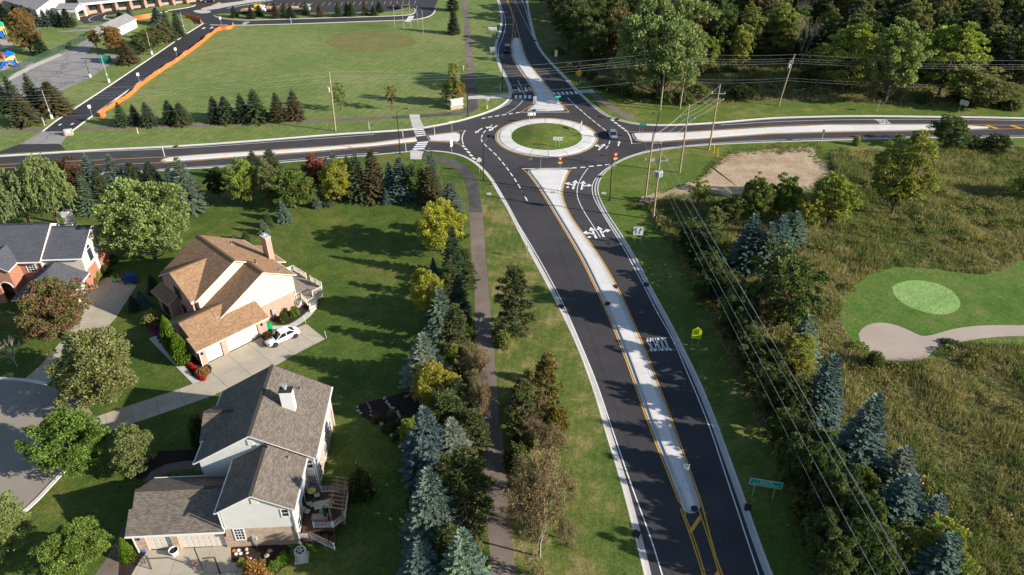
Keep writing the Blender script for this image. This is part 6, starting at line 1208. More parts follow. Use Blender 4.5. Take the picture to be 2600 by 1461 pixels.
for gy in range(0, 24):
    for gx in range(0, 46):
        x = 15 + gx * 7.6 + rw.uniform(-2.6, 2.6) + (gy % 2) * 3.5; y = 150 + gy * 8.2 + rw.uniform(-2.6, 2.6)
        px = FPX * x / (y * _c + 50 * _s) + CX
        if px > 2720 or y > 335: continue
        # behind the front edge of the wood
        yb = None
        fe = [D(*q).to_2d() for q in ((1380, 8), (1400, 120), (1455, 165), (1540, 200), (1640, 235), (1740, 165), (1900, 150), (2050, 190), (2250, 215), (2450, 225), (2700, 240))]
        ang = x / y; inside = False
        for a, b in zip(fe, fe[1:]):
            ka, kb = a.x / a.y, b.x / b.y
            if min(ka, kb) <= ang <= max(ka, kb):
                t = (ang - ka) / (kb - ka + 1e-9); q = a.lerp(b, t)
                if y > q.y + 1: inside = True
        if not inside: continue
        if any(abs(x - a) < c and abs(y - b) < c for a, b, c in taken): continue
        spots.append((x, y))
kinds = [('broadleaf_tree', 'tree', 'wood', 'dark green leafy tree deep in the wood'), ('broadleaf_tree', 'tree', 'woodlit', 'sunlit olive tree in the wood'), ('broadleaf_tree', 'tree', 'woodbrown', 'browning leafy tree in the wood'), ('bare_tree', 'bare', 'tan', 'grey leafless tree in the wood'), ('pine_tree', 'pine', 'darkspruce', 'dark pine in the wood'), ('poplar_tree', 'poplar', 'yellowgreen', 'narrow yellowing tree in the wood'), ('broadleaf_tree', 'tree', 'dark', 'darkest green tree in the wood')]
for x, y in spots:
    px = FPX * x / (y * _c + 50 * _s) + CX
    k = rw.choices(range(7), (38, 17, 6, 12 if 1650 < px < 2250 else 3, 14 if px > 1950 else 4, 5, 14))[0]; nm, kd, c, lb = kinds[k]
    hh = {'tree': rw.uniform(10, 15.5), 'bare': rw.uniform(12, 15), 'pine': rw.uniform(12, 17), 'poplar': rw.uniform(11, 15)}[kd]; rr = {'tree': rw.uniform(3.6, 5.6), 'bare': rw.uniform(2.4, 3.4), 'pine': rw.uniform(3, 4), 'poplar': rw.uniform(2.4, 3.2)}[kd]
    wh = 'left of the huge soft green tree' if px < 1540 else 'around the huge soft green tree' if px < 1800 else 'behind the leaning pole' if px < 2120 else 'behind the sunlit yellow green trees' if px < 2420 else 'in the right hand corner'
    dp = 'front' if y < 215 else 'middle' if y < 270 else 'far'
    plant(kd, (x, y), hh, rr, lb.replace('deep in the wood', 'in the wood').replace(' in the wood, sun on its side', ' with sun on its side') + ', %s rows, %s' % (dp, wh), *G[c], nm, 'tree', 'wood %s, %s %s' % (nm.replace('_', ' '), c, dp + ' rows ' + wh))
for i in range(34):                                                # bushes along the wood front
    a = [(1395, 130), (1440, 185), (1520, 222), (1590, 250), (1720, 262), (1760, 190), (1900, 175), (2040, 215), (2200, 235), (2330, 262), (2560, 272)]; j = rw.randrange(10); t = rw.random()
    x = a[j][0] + (a[j + 1][0] - a[j][0]) * t; y = a[j][1] + (a[j + 1][1] - a[j][1]) * t + rw.uniform(-10, 2)
    plant('bush', D(x, y), rw.uniform(1.5, 3), rw.uniform(1.5, 2.8), 'low bush along the front of the wood', *G[rw.choice(('wood', 'shrub', 'woodbrown', 'olive'))], 'shrub', 'shrub', 'bushes along the wood front')

# ------------------------------------------------------------------ tall dry grass of the meadows (nobody could count it)
def in_poly(x, y, poly):
    x = np.asarray(x); y = np.asarray(y); r = np.zeros(len(x), bool); j = len(poly) - 1
    for i in range(len(poly)):
        xi, yi, xj, yj = poly[i][0], poly[i][1], poly[j][0], poly[j][1]
        if abs(yj - yi) > 1e-9: r ^= ((yi > y) != (yj > y)) & (x < (xj - xi) * (y - yi) / (yj - yi) + xi)
        j = i
    return r
def vnoise(x, y, s, seed):
    rng = np.random.default_rng(seed); g = rng.uniform(0, 1, (128, 128)); u, v = np.asarray(x) / s, np.asarray(y) / s; i, j = np.floor(u).astype(int), np.floor(v).astype(int); fu, fv = u - i, v - j; fu = fu * fu * (3 - 2 * fu); fv = fv * fv * (3 - 2 * fv)
    a = g[i % 128, j % 128]; b = g[(i + 1) % 128, j % 128]; c = g[i % 128, (j + 1) % 128]; d = g[(i + 1) % 128, (j + 1) % 128]
    return (a * (1 - fu) + b * fu) * (1 - fv) + (c * (1 - fu) + d * fu) * fv
def tall_grass(name, poly, holes, n, hgt, seed, c1, c2, bounds, blades=7, w=.068):
    rng = np.random.default_rng(seed); x = rng.uniform(bounds[0], bounds[1], n); y = rng.uniform(bounds[2], bounds[3], n); k = in_poly(x, y, poly)
    for hl in holes: k &= ~in_poly(x, y, hl)
    dens = vnoise(x, y, 5, seed + 1) * .5 + vnoise(x, y, 1.6, seed + 2) * .5; k &= (rng.uniform(0, 1, n) < .25 + dens * 1.3); Zc = y * _c + CAM_H * _s; px = FPX * x / Zc + CX; k &= (px > 1200) & (px < 2760)
    x, y, dens = x[k], y[k], dens[k]; m = len(x); f = np.clip(1.5 * (vnoise(x, y, 16, seed + 3) * .55 + vnoise(x, y, 6, seed + 6) * .3 + vnoise(x, y, 2.2, seed + 4) * .3 - .58) + .5 + rng.normal(0, .08, m), 0, 1); hm = hgt * (.35 + 1.1 * vnoise(x, y, 4, seed + 5) ** 1.3)
    X = np.repeat(x, blades); Y = np.repeat(y, blades); F_ = np.repeat(f, blades); H_ = np.repeat(hm, blades) * rng.uniform(.5, 1.25, m * blades); N = m * blades
    a = rng.uniform(0, 2 * pi, N); lean = rng.uniform(.15, .85, N); d = np.stack([np.cos(a) * lean + .12, np.sin(a) * lean, np.ones(N)], 1); d /= np.linalg.norm(d, axis=1, keepdims=True)
    B = np.stack([X + rng.normal(0, .16, N), Y + rng.normal(0, .16, N), np.full(N, .10)], 1)
    t = np.stack([np.clip(F_ + rng.normal(0, .08, N), 0, 1), np.clip(rng.normal(.5, .24, N) , 0, 1)], 1)
    me = card_mesh(name, [cards(B + d * H_[:, None] * .5, d, H_, w * rng.uniform(.7, 1.5, N), rng, t, None, .15)], 'grass_blade'); o = link(name, me); o.color = (*c1, 1); o['c2'] = list(c2); o['kind'] = 'stuff'; return o
BUNK = [p.to_2d() for p in R(3, 2, [(905, 480), (950, 405), (1050, 360), (1180, 355), (1640, 480), (2050, 390), (2800, 385), (2800, 520), (2250, 520), (2000, 560), (1800, 600), (1650, 660), (1600, 735), (1500, 765), (1250, 765), (1150, 735), (1000, 660), (930, 575)])]
def scrub(name, poly, holes, n, seed, c1, c2, bounds):
    rng = np.random.default_rng(seed); x = rng.uniform(bounds[0], bounds[1], n); y = rng.uniform(bounds[2], bounds[3], n); k = in_poly(x, y, poly)
    for hl in holes: k &= ~in_poly(x, y, hl)
    k &= vnoise(x, y, 9, seed + 1) > .46; Zc = y * _c + CAM_H * _s; px = FPX * x / Zc + CX; k &= (px > 1200) & (px < 2760); x, y = x[k], y[k]; C, N, T_ = [], [], []
    for a, b in zip(x, y):
        s = rng.uniform(.5, 1.5); m = int(110 * s); u = unit(rng, m); u[:, 2] = np.abs(u[:, 2]); C.append(np.array([a, b, .1]) + u * np.array([s, s, s * .75]) * rng.uniform(.5, 1, (m, 1)) ** .4); N.append(u + rng.normal(0, .6, (m, 3))); t = rng.uniform(0, 1)
        T_.append(np.stack([np.clip(t + rng.normal(0, .12, m), 0, 1), np.clip(rng.normal(.5, .22, m), 0, 1)], 1))
    C = np.concatenate(C); me = card_mesh(name, [cards(C, np.concatenate(N), .26, .17, rng, np.concatenate(T_))], 'leaf'); o = link(name, me); o.color = (*c1, 1); o['c2'] = list(c2); o['kind'] = 'stuff'
DC = sum((Vector((p.x, p.y)) for p in DIRT), Vector((0, 0))) / len(DIRT)
tall_grass('tall_meadow_grass', MEADOW, [[Vector((DC.x + (p.x - DC.x) * .93, DC.y + (p.y - DC.y) * .86)) for p in DIRT], GOLF, BUNK], 150000, .9, 5, (.135, .175, .048), (.33, .285, .125), (10, 130, 25, 150))
tall_grass('wild_grass', WOODS, [], 52000, 1.0, 9, (.11, .14, .038), (.30, .24, .10), (30, 260, 140, 240), 5, .11)
scrub('meadow_scrub', MEADOW, [[Vector((p.x, p.y)) for p in DIRT], GOLF, BUNK], 1500, 15, (.10, .145, .035), (.21, .19, .065), (10, 130, 25, 150))
scrub('woodland_scrub', WOODS, [], 1500, 19, (.075, .11, .03), (.18, .15, .055), (30, 240, 140, 235))
ring_ = [Vector((DC.x + (p.x - DC.x) * 1.12, DC.y + (p.y - DC.y) * 1.2)) for p in DIRT]
tall_grass('soil_edge_weeds', ring_, [[Vector((DC.x + (p.x - DC.x) * .90, DC.y + (p.y - DC.y) * .84)) for p in DIRT]], 26000, .30, 31, (.085, .125, .025), (.22, .20, .075), (15, 75, 100, 150), 6, .06)
# scruffy belt along both sides of the south path
rb = random.Random(17)
belt = [('maple', 1140, 935, 868, 24, 'yellowgreen', 'yellow green tree behind the silvery spruce'), ('tree', 1060, 770, 715, 22, 'wood', 'green tree left of the silver blue spruce'), ('maple', 1035, 1120, 1050, 30, 'yellowgreen', 'yellow green tree left of the bluest spruce'), ('tree', 1150, 1290, 1210, 36, 'wood', 'green tree behind the leaning pine'), ('young', 1125, 740, 690, 20, 'yellowgreen', 'small yellow green tree between second yellow tree and spruce'), ('tree', 1060, 1300, 1225, 34, 'dark', 'dark tree left of the tall grey green spruce'), ('tree', 1120, 590, 530, 26, 'wood', 'green tree behind the largest yellow tree')]
for a in belt: pl(*a)
for i, (x, y, s_, c) in enumerate(((1345, 1060, 24, 'tan'), (1400, 1075, 22, 'yellowpine'), (1340, 1120, 28, 'tan'), (1385, 1140, 30, 'tan'), (1300, 1175, 24, 'shrub'), (1290, 1240, 22, 'tan'), (1300, 1320, 26, 'tan'), (1420, 1260, 26, 'tan'), (1425, 1360, 24, 'tan'), (1310, 1000, 16, 'shrub'), (1335, 960, 14, 'olive'), (1265, 870, 16, 'olive'), (1318, 850, 14, 'tan'))):
    pl('twiggy' if c == 'tan' else 'bush', x, y, y - s_ * 2.4, s_ * 1.3, c, ('bare twiggy brush' if c == 'tan' else 'low green brush') + ' in the strip between path and south road', 'brush_shrub', 'shrub', 'brush beside the south path ' + ('bare' if c == 'tan' else 'green'))
for i in range(26):
    t = i / 25; y = 650 + t * 830; x = 1172 + t * 46 + rb.uniform(-14, 4) - (10 if y > 1000 else 0)
    pl('bush', x, y, y - 24, 15 + 10 * t, rb.choice(('wood', 'olive', 'shrub', 'pine')), 'low brush along the left edge of the south path', 'brush_shrub', 'shrub', 'brush along the left edge of the path')
# ------------------------------------------------------------------ poles, wires, lamps
def pole_at(bx, by, tx, ty, name, label, cat, group, mat, r0, r1, ext=0.0):
    b = P(bx, by); h = height(b, ty); t = P(tx, ty, h)
    e = empty(name, (b.x, b.y, .1), 0, label, cat, group); top = Vector((t.x - b.x, t.y - b.y, h - .1))
    MB().tube([(0, 0, -.3), top * .5, top], [r0, (r0 + r1) / 2, r1], 10).build('pole', M[mat], e); return e, top, b
gP = 'wooden power poles'
poles = {}
def upole(k, bx, by, tx, ty, label, r0=.19, r1=.12):
    e, top, b = pole_at(bx, by, tx, ty, 'utility_pole', label, 'power pole', gP, 'wood_pole', r0, r1); poles[k] = (e, top, b); return e, top
def at_top(k, f): e, top, b = poles[k]; return top * f
def wp(k, f, off=(0, 0, 0)): e, top, b = poles[k]; return Vector((b.x, b.y, .1)) + top * f + Vector(off)
def crossarm(k, f, half, ang, braces=True, ins=3):
    e, top, b = poles[k]; c = top * f; d = Vector((cos(ang), sin(ang), 0)); c = c + Vector((-d.y, d.x, 0)) * .16
    a = MB().bar(c - d * half, c + d * half, .11, .14).build('crossarm', M['galv'], e)
    for i in range(ins):
        p = c + d * (half * (-.92 + 1.84 * i / max(1, ins - 1))); MB().tube([p, p + Vector((0, 0, .12)), p + Vector((0, 0, .16)), p + Vector((0, 0, .34))], [.03, .03, .07, .05], 8).build('insulator', M['white'], a)
    return [Vector((b.x, b.y, .1)) + c + d * (half * (-.92 + 1.84 * i / max(1, ins - 1))) + Vector((0, 0, .34)) for i in range(ins)]
def insul(k, f, ang, L=.5):
    e, top, b = poles[k]; c = top * f; d = Vector((cos(ang), sin(ang), .15)); MB().tube([c, c + d * L * .5, c + d * L * .5 + Vector((0, 0, .01)), c + d * L], [.03, .03, .075, .06], 8).build('insulator', M['white'], e)
    return Vector((b.x, b.y, .1)) + c + d * L
def transformer(k, f, ang, n=1):
    e, top, b = poles[k]
    for i in range(n):
        c = top * f + Vector((cos(ang + i * 1.25), sin(ang + i * 1.25), 0)) * .48
        o = MB().tube([c - Vector((0, 0, .5)), c - Vector((0, 0, .46)), c + Vector((0, 0, .4)), c + Vector((0, 0, .5))], [.2, .27, .27, .2], 12).build('transformer', M['sign_back'], e)
        for d in (-.1, .1): MB().tube([c + Vector((d, 0, .5)), c + Vector((d, 0, .75))], .045, 6).build('bushing', M['white'], o)
upole('a', 852, 334.5, 835.5, 181.7, 'wooden power pole standing alone at the playing field edge'); upole('b', 1676, 281, 1693.6, 132.5, 'wooden power pole left of the paired poles before the wood'); upole('c', 1725.2, 279, 1748, 135, 'wooden power pole right of its pair before the wood, with a crossarm')
upole('d', 1976, 270, 2018, 138, 'leaning power pole in the meadow north of the east road'); upole('e', 1799.5, 382, 1828.6, 214.5, 'power pole with two crossarms at the south kerb of the east road'); upole('f', 1725, 440, 1750, 266, 'power pole with sloping crossarm left of the bare soil')
upole('g', 1636.5, 516, 1659, 338.4, 'left of the two close poles beside the bare soil track'); upole('h', 1657.6, 559, 1678.7, 378, 'nearest power pole with three transformers')
W = {}
ew = math.atan2(wp('c', 1).y - wp('a', 1).y, wp('c', 1).x - wp('a', 1).x); pe_ = ew + pi / 2
for k in 'abcd':
    W[k] = [wp(k, .995), insul(k, .90, pe_, .55), insul(k, .84, pe_ + pi, .5), insul(k, .86, pe_, .5)]
transformer('a', .70, pi); transformer('d', .78, pi)
crossarm('c', .74, 1.2, ew, ins=2)
for k, f, a_ in (('b', .87, ew), ('d', .86, ew)): crossarm(k, f, .55, a_ + .5, ins=2)
e1 = crossarm('e', .86, 1.35, rad(-4), ins=2); e2 = crossarm('e', .77, 1.25, rad(-14), ins=3); f1 = crossarm('f', .80, 1.45, rad(-16), ins=3); g1 = crossarm('g', .86, 1.55, rad(-14), ins=3); h1 = crossarm('h', .83, 1.35, rad(2), ins=3); crossarm('g', .62, .8, rad(6), ins=2)
transformer('h', .66, rad(200), 3)
guards = [((1811, 368), (1813, 392)), ((1820, 370), (1822, 402))]
for i, (t, b) in enumerate(guards):
    q = P(*b); e = empty('guy_guard', (q.x, q.y, .1), 0, ('shorter' if i == 0 else 'taller') + ' yellow guy wire guard at the south edge of the east road', 'marker', 'yellow guy guards'); MB().tube([(0, 0, 0), (-.25, 0, 2.2)], .05, 6).build('sleeve', M['sign_yellow'], e)
q = P(840, 333); e = empty('guy_guard', (q.x, q.y, .1), 0, 'thick yellow guy guard beside the pole on the playing field', 'marker'); MB().tube([(0, 0, 0), (-.6, .1, 1.5)], .11, 8).build('sleeve', M['sign_yellow'], e)
q = P(1646, 533); e = empty('guy_guard', (q.x, q.y, .1), 0, 'yellow guy guard at the foot of the nearest power pole', 'marker'); MB().tube([(0, 0, 0), (.4, .3, 1.9)], .05, 6).build('sleeve', M['sign_yellow'], e)
def sag(a, b, s, n=14): return [a.lerp(b, i / n) - Vector((0, 0, s * 4 * (i / n) * (1 - i / n))) for i in range(n + 1)]
def wires(label, runs, r=.022, sg=.8):
    e = empty('power_line', (0, 0, 0), 0, label, 'wire')
    for run in runs:
        m = MB()
        for a, b in zip(run, run[1:]): m.tube(sag(a, b, sg * (b - a).length / 60), r, 4, False)
        m.build('conductor', M['wire'], e)
farL = wp('a', .97) + Vector((-95, -14, 0)); farR = wp('d', .97) + Vector((95, -2, 0))
wires('four power wires running along the north side of the west and east roads', [[W['a'][i] + Vector((-95, -13, 0))] + [W[k][i] for k in 'abcd'] + [W['d'][i] + Vector((95, 0, 0))] for i in range(4)], .011, .9)
wires('two low cables slung below the power wires from pole to pole', [[wp('a', .60) + Vector((-95, -13, 0))] + [wp(k, f) for k, f in (('a', .60), ('b', .55), ('c', .56), ('d', .55))] + [wp('d', .55) + Vector((95, 0, 0))], [wp('b', .50), wp('c', .5), wp('d', .5), wp('d', .5) + Vector((95, 0, 0))]], .009, 1.1)
wires('slack wires crossing the east road from pole to pole', [[wp('e', .98), wp('f', .97), wp('g', .97)], [e2[0], f1[0], g1[0]], [e2[1], f1[1], g1[1]], [e2[2], f1[2], g1[2]], [wp('c', .9), wp('e', .9)]], .015, 1.9)
wires('short jumper loops between the two close poles', [[g1[0], h1[0]], [g1[1], h1[1]], [g1[2], h1[2]], [wp('g', .97), wp('h', .98)]], .012, 3.0)
nxt = [P(2228, 1461, 10.2), P(2291, 1461, 10.4), P(2313, 1461, 10.5), P(2187, 1461, 6.5)]
st = [h1[0], h1[1], h1[2], wp('h', .62)]
def beyond(a, b, L): d = (b - a); return a + d * (L / d.to_2d().length)
wires('power wires running down the meadow edge to the bottom right', [[s_, Vector(beyond(s_, n_, 125))] for s_, n_ in zip(st[:3], nxt[:3])] + [[wp('h', .97), Vector(beyond(wp('h', .97), P(2318, 1461, 11), 125))]], .0135, .12)
wires('thin low cable below the wires at the meadow edge', [[st[3], Vector(beyond(st[3], nxt[3], 125))]], .011, .2)

gL = 'black street lamps around the roundabout'
def lamp(bx, by, tx, ty, ax, ay, label):
    e, top, b = pole_at(bx, by, tx, ty, 'street_lamp', label, 'street lamp', gL, 'black_metal', .11, .065)
    MB().tube([(0, 0, 0), (0, 0, .28)], [.2, .17], 10).build('base', M['black_metal'], e)
    a = P(ax, ay, top.z + .45) - Vector((b.x, b.y, .1)); d = (a - top); d.z = 0; d = d.normalized() * 1.9
    MB().tube([top - Vector((0, 0, .15)), top + d * .35 + Vector((0, 0, .18)), top + d * .8 + Vector((0, 0, .3))], .04, 6).build('arm', M['black_metal'], e)
    c = top + d + Vector((0, 0, .32)); n = Vector((-d.y, d.x, 0)).normalized(); f = d.normalized()
    hd = MB(); q = [c - f * .38 - n * .12, c - f * .38 + n * .12, c + f * .38 + n * .17, c + f * .38 - n * .17]; hd.prism(q, c.z - .06, c.z + .05, True); o = hd.build('lamp_head', M['black_metal'], e)
    MB().prism([c - f * .1 - n * .1, c - f * .1 + n * .1, c + f * .3 + n * .12, c + f * .3 - n * .12], c.z - .085, c.z - .062, True).build('lens', M['sign_back'], o)
lamp(1228, 461, 1226.8, 361, 1252, 346, 'black street lamp between south path and roundabout, its arm pointing right'); lamp(1547.8, 510.7, 1554.8, 401.7, 1525, 394, 'black street lamp on the right verge below the roundabout'); lamp(1016, 391.8, 1007.4, 283, 1030, 276, 'black street lamp at the south side of the west road'); lamp(1188.4, 295.7, 1185.2, 199, 1205, 196, 'black street lamp near the monument sign')
lamp(1275.6, 230, 1275.3, 148.5, 1292, 146, 'black street lamp on the left kerb of the north road'); lamp(1656, 366, 1674, 286, 1655, 289, 'black street lamp at the nose of the east island'); lamp(1477.5, 215.5, 1478.5, 142, 1462, 138, 'black street lamp in the shade at the right of the north road')
gK = 'parking lot lamps along the school drive'
for bx, by, tx, ty, lb in ((132.5, 303, 104.7, 225.8, 'tall grey lamp nearest the west road, left of the school drive'), (277.5, 211, 255, 139, 'tall grey lamp beside the dumpster'), (386, 140, 371, 80, 'tall grey lamp in front of the hedge by the drive'), (470, 85, 457, 30, 'tall grey lamp at the top of the hedge by the drive'), (229.6, 198, 214, 149, 'darker lamp on the old court with two heads')):
    e, top, b = pole_at(bx, by, tx, ty, 'lot_lamp', lb, 'lamp', gK, 'dark' if 'darker' in lb else 'galv', .09, .06)
    MB().tube([(0, 0, 0), (0, 0, .9)], .32, 12).build('concrete_base', M['concrete_curb'], e)
    for s in (-1, 1): 
        p = top + Vector((s * .55, 0, 0)); MB().bar(top, p, .06, .06).build('arm', M['dark'], e); MB().box(p.x - .28, p.y - .16, p.z - .08, p.x + .28, p.y + .16, p.z + .08).build('lamp_head', M['dark'], e)
    if 'darker' not in lb: MB().box(-.16, -.04, 1.8, .16, -.12, 2.3).build('plate', M['sign_white'], e)

# ------------------------------------------------------------------ signs
def text(txt, parent, mat, size, loc, rot, name='lettering', align='CENTER', sx=1.0):
    c = bpy.data.curves.new(name, 'FONT'); c.body = txt; c.size = size; c.align_x = align; c.align_y = 'CENTER'; c.materials.append(mat); c.offset = .004
    o = solid_text(name, c); o.parent = parent; o.location = loc; o.rotation_euler = rot; o.scale = (sx, 1, 1); return o
FACE = (pi / 2, 0, 0)                                              # lettering that faces -Y in sign space
def outline(root, pts, y, mat, name='panel', th=.02, parent=None):
    k = len(pts); v = [(x, y, z) for x, z in pts] + [(x, y + th, z) for x, z in pts]
    f = [tuple(range(k)), tuple(range(2 * k - 1, k - 1, -1))] + [(i, k + i, k + (i + 1) % k, (i + 1) % k) for i in range(k)]
    o = mesh(name, v, f, M[mat], parent or root)
    import bmesh
    bm = bmesh.new(); bm.from_mesh(o.data); bmesh.ops.recalc_face_normals(bm, faces=bm.faces); bm.to_mesh(o.data); bm.free(); return o
def rect(w, h, z, x=0): return [(x - w / 2, z - h / 2), (x + w / 2, z - h / 2), (x + w / 2, z + h / 2), (x - w / 2, z + h / 2)]
def sign(bx, by, label, rz=0.0, posts=(0,), h=2.2, mat='galv', cat='road sign', group=None, z=.1, name='road_sign', pw=.06):
    b = P(bx, by); e = empty(name, (b.x, b.y, z), rz, label, cat, group)
    for x in posts: MB().box(x - pw / 2, .02, -.2, x + pw / 2, .02 + pw, h).build('post', M[mat], e)
    return e
def chevron(e, x, z, w, h, p): return outline(e, [(x - w, z - h), (x - w * .2, z - h), (x + w, z), (x - w * .2, z + h), (x - w, z + h), (x + w * .2, z)], -.006, 'sign_black', 'chevron', .005, p)
e = sign(1617, 624, 'white lane arrow sign on two posts beside the right kerb', rad(-6), (-.5, .5), 3.1); p = outline(e, rect(1.55, 1.5, 2.6), 0, 'sign_white'); outline(e, rect(1.63, 1.58, 2.6), .004, 'sign_black', 'border', .01, p)
for s, x0 in ((-1, -.36), (1, .36)):
    for d in ((0, .0), (s * .22, .0)):
        m = MB(); pts = [(x0 - s * .1, 2.1), (x0 - s * .1, 2.55), (x0 - s * .02 + d[0] * .6, 2.8), (x0 - s * .05 + d[0], 3.0)]
        for a, b in zip(pts, pts[1:]): m.bar((a[0], -.008, a[1]), (b[0], -.008, b[1]), .01, .085, (0, 1, 0))
        m.build('arrow', M['sign_black'], p); t = pts[-1]; outline(e, [(t[0] - .12, t[1] - .02), (t[0] + .12, t[1] - .02), (t[0], t[1] + .17)], -.008, 'sign_black', 'arrow_head', .005, p)
e = sign(1763, 884, 'fluorescent yellow green school crossing sign on two posts', rad(-10), (-.42, .42), 2.5); p = outline(e, [(-.62, 2.1), (.62, 2.1), (.62, 2.75), (0, 3.35), (-.62, 2.75)], 0, 'sign_lime')
for x, sc in ((-.16, .85), (.16, 1.0)):
    m = MB(); zz = 2.2
    for a, b, w in (((x, 2.55 * 1), (x, 2.85), .13), ((x, 2.55), (x - .12, 2.22), .07), ((x, 2.55), (x + .13, 2.22), .07), ((x, 2.8), (x - .17, 2.6), .05), ((x, 2.8), (x + .17, 2.62), .05)): m.bar((a[0], -.008, a[1]), (b[0], -.008, b[1]), .01, w, (0, 1, 0))
    m.tube([(x, -.012, 2.95), (x, -.004, 2.95)], .085, 12); m.build('walker_symbol', M['sign_black'], p)
q = outline(e, rect(1.2, .55, 1.75), 0, 'sign_lime', 'plate'); text('AHEAD', q, M['sign_black'], .33, (0, -.006, 1.75), FACE)
e = sign(1934, 1268, 'green road name sign on two posts near the bottom right', rad(-12), (-1.0, 1.0), 2.3, pw=.09); p = outline(e, rect(3.2, .95, 2.25), 0, 'sign_white', 'border'); q = outline(e, rect(3.1, .85, 2.25), -.006, 'sign_green', 'panel', .006, p)
text('Gunn Rd', q, M['sign_white'], .36, (0, -.012, 2.42), FACE); text('NEXT ROUNDABOUT', q, M['sign_white'], .26, (0, -.012, 2.06), FACE)
e = sign(1734.7, 1229, 'white keep right sign on the nose of the near island', rad(-12), (0,), 2.5, z=.15); p = outline(e, rect(.62, .78, 2.45), 0, 'sign_white'); outline(e, rect(.66, .82, 2.45), .004, 'sign_black', 'border', .012, p)
outline(e, [(-.24, 2.78), (-.02, 2.78), (-.13, 2.5)], -.006, 'sign_black', 'island_symbol', .005, p); m = MB(); m.bar((-.12, -.008, 2.14), (.1, -.008, 2.4), .01, .1, (0, 1, 0)); m.bar((.1, -.008, 2.4), (.14, -.008, 2.62), .01, .1, (0, 1, 0)); m.build('arrow', M['sign_black'], p); outline(e, [(.02, 2.6), (.27, 2.6), (.15, 2.82)], -.008, 'sign_black', 'arrow_head', .005, p)
def yield_sign(bx, by, label, rz=0.0, extra=True, z=.15):
    e = sign(bx, by, label, rz, (0,), 3.2, z=z, group='yield signs'); e.scale = (.82, .82, .86); p = outline(e, [(-.62, 3.35), (.62, 3.35), (0, 2.28)], 0, 'sign_red'); outline(e, [(-.26, 3.15), (.26, 3.15), (0, 2.7)], -.006, 'sign_white', 'field', .005, p)
    outline(e, rect(.95, .42, 1.98), 0, 'sign_yellow', 'plate')
    if extra: q = outline(e, rect(.95, .3, 3.6), 0, 'sign_white', 'plate'); m = MB().bar((-.35, -.006, 3.6), (.2, -.006, 3.6), .01, .09, (0, 1, 0)).build('arrow', M['sign_black'], q); outline(e, [(.18, 3.48), (.18, 3.72), (.4, 3.6)], -.008, 'sign_black', 'arrow_head', .005, q)
yield_sign(1421.5, 436, 'yield sign on the near island with a white arrow plate above'); yield_sign(1561, 425, 'yield sign with a yellow plate at the right kerb', rad(10), False, .12); yield_sign(1597.5, 305, 'red yield sign in the grass at the old north east path', rad(80), False, .12)
e = sign(1357, 437, 'pale yellow street name blades on the near island', 0, (0,), 2.3, z=.15); outline(e, rect(1.0, .36, 2.5), 0, 'trim_cream').rotation_euler = (0, rad(-28), rad(-35)); e.children[-1].location = (1.2, 0, .35)
e = sign(1415.5, 378, 'white sign with five black chevrons on the central mound', rad(-4), (-.42, .42), 2.0, z=.3); p = outline(e, rect(1.9, .72, 1.9), 0, 'sign_white')
for i in range(5): chevron(e, -.68 + i * .34, 1.9, .15, .24, p)
e = sign(1350, 312, 'blank white back of a wide sign on the far rim of the mound', rad(6), (-.5, .5), 2.0, z=.2); outline(e, rect(1.75, .65, 1.75), .1, 'sign_white')
e = sign(1475, 335, 'dark chevron sign seen edge on at the right of the mound', rad(75), (-.4, .4), 1.9, z=.2); outline(e, rect(1.7, .7, 1.7), 0, 'sign_back')
e = sign(1298, 354, 'slim chevron sign seen edge on at the left of the mound', rad(-88), (0,), 1.9, z=.2); outline(e, rect(1.7, .7, 1.7), 0, 'sign_back')
e = sign(1469, 214, 'yellow diamond curve warning sign on two posts before the wood', 0, (-.5, .5), 2.6); p = outline(e, [(0, 1.75), (.95, 2.7), (0, 3.65), (-.95, 2.7)], 0, 'sign_yellow')
for x in (-.2, .2): m = MB().bar((x, -.006, 2.35), (x * 1.2, -.006, 2.85), .01, .12, (0, 1, 0)).build('arrow', M['sign_black'], p); outline(e, [(x - .18, 2.85), (x + .18, 2.85), (x, 3.12)], -.008, 'sign_black', 'arrow_head', .005, p)
e = sign(1411, 162, 'tall white sign with lime top in the shaded verge', 0, (0,), 2.6); outline(e, rect(.75, 1.35, 2.5), 0, 'sign_white'); outline(e, rect(.75, .42, 3.4), 0, 'sign_lime', 'plate')
e = sign(1623, 340, 'teal street name sign on the east island', rad(-10), (0,), 2.2, z=.15, mat='sign_back'); outline(e, rect(1.5, .5, 2.05, .6), 0, 'sign_green'); e = sign(1630, 350, 'slim sign seen edge on at the nose of the east island', rad(85), (0,), 2.0, z=.15); outline(e, rect(.6, .75, 2.0), 0, 'sign_back')
e = sign(1416, 273, 'teal street name sign on the north island', rad(25), (0,), 2.3, z=.15); outline(e, rect(1.4, .4, 2.4), 0, 'sign_green')
e = sign(1358, 278, 'bare backs of two signs on the left edge of north island', rad(10), (0,), 2.6, z=.15); outline(e, rect(.8, .8, 2.5), .09, 'sign_back'); outline(e, rect(.8, .35, 1.85), .09, 'sign_back', 'plate')
e = sign(1251, 95, 'pale wayfinding sign on two posts beside the north road', 0, (-.75, .75), 2.6); outline(e, rect(2.5, .9, 2.4), .09, 'sign_white')
for x in (-.75, 0, .75): outline(e, rect(.5, .4, 2.42, x), .06, 'trim_cream', 'field', .01)
e = sign(1251, 151, 'grey sign back on two posts beside the north road', 0, (-.55, .55), 2.8); outline(e, rect(1.5, 1.5, 2.5), .09, 'sign_back')
e = sign(1239, 282, 'back of a yield sign left of the roundabout', rad(15), (0,), 2.9); outline(e, [(-.62, 3.0), (.62, 3.0), (0, 1.95)], .09, 'sign_back')
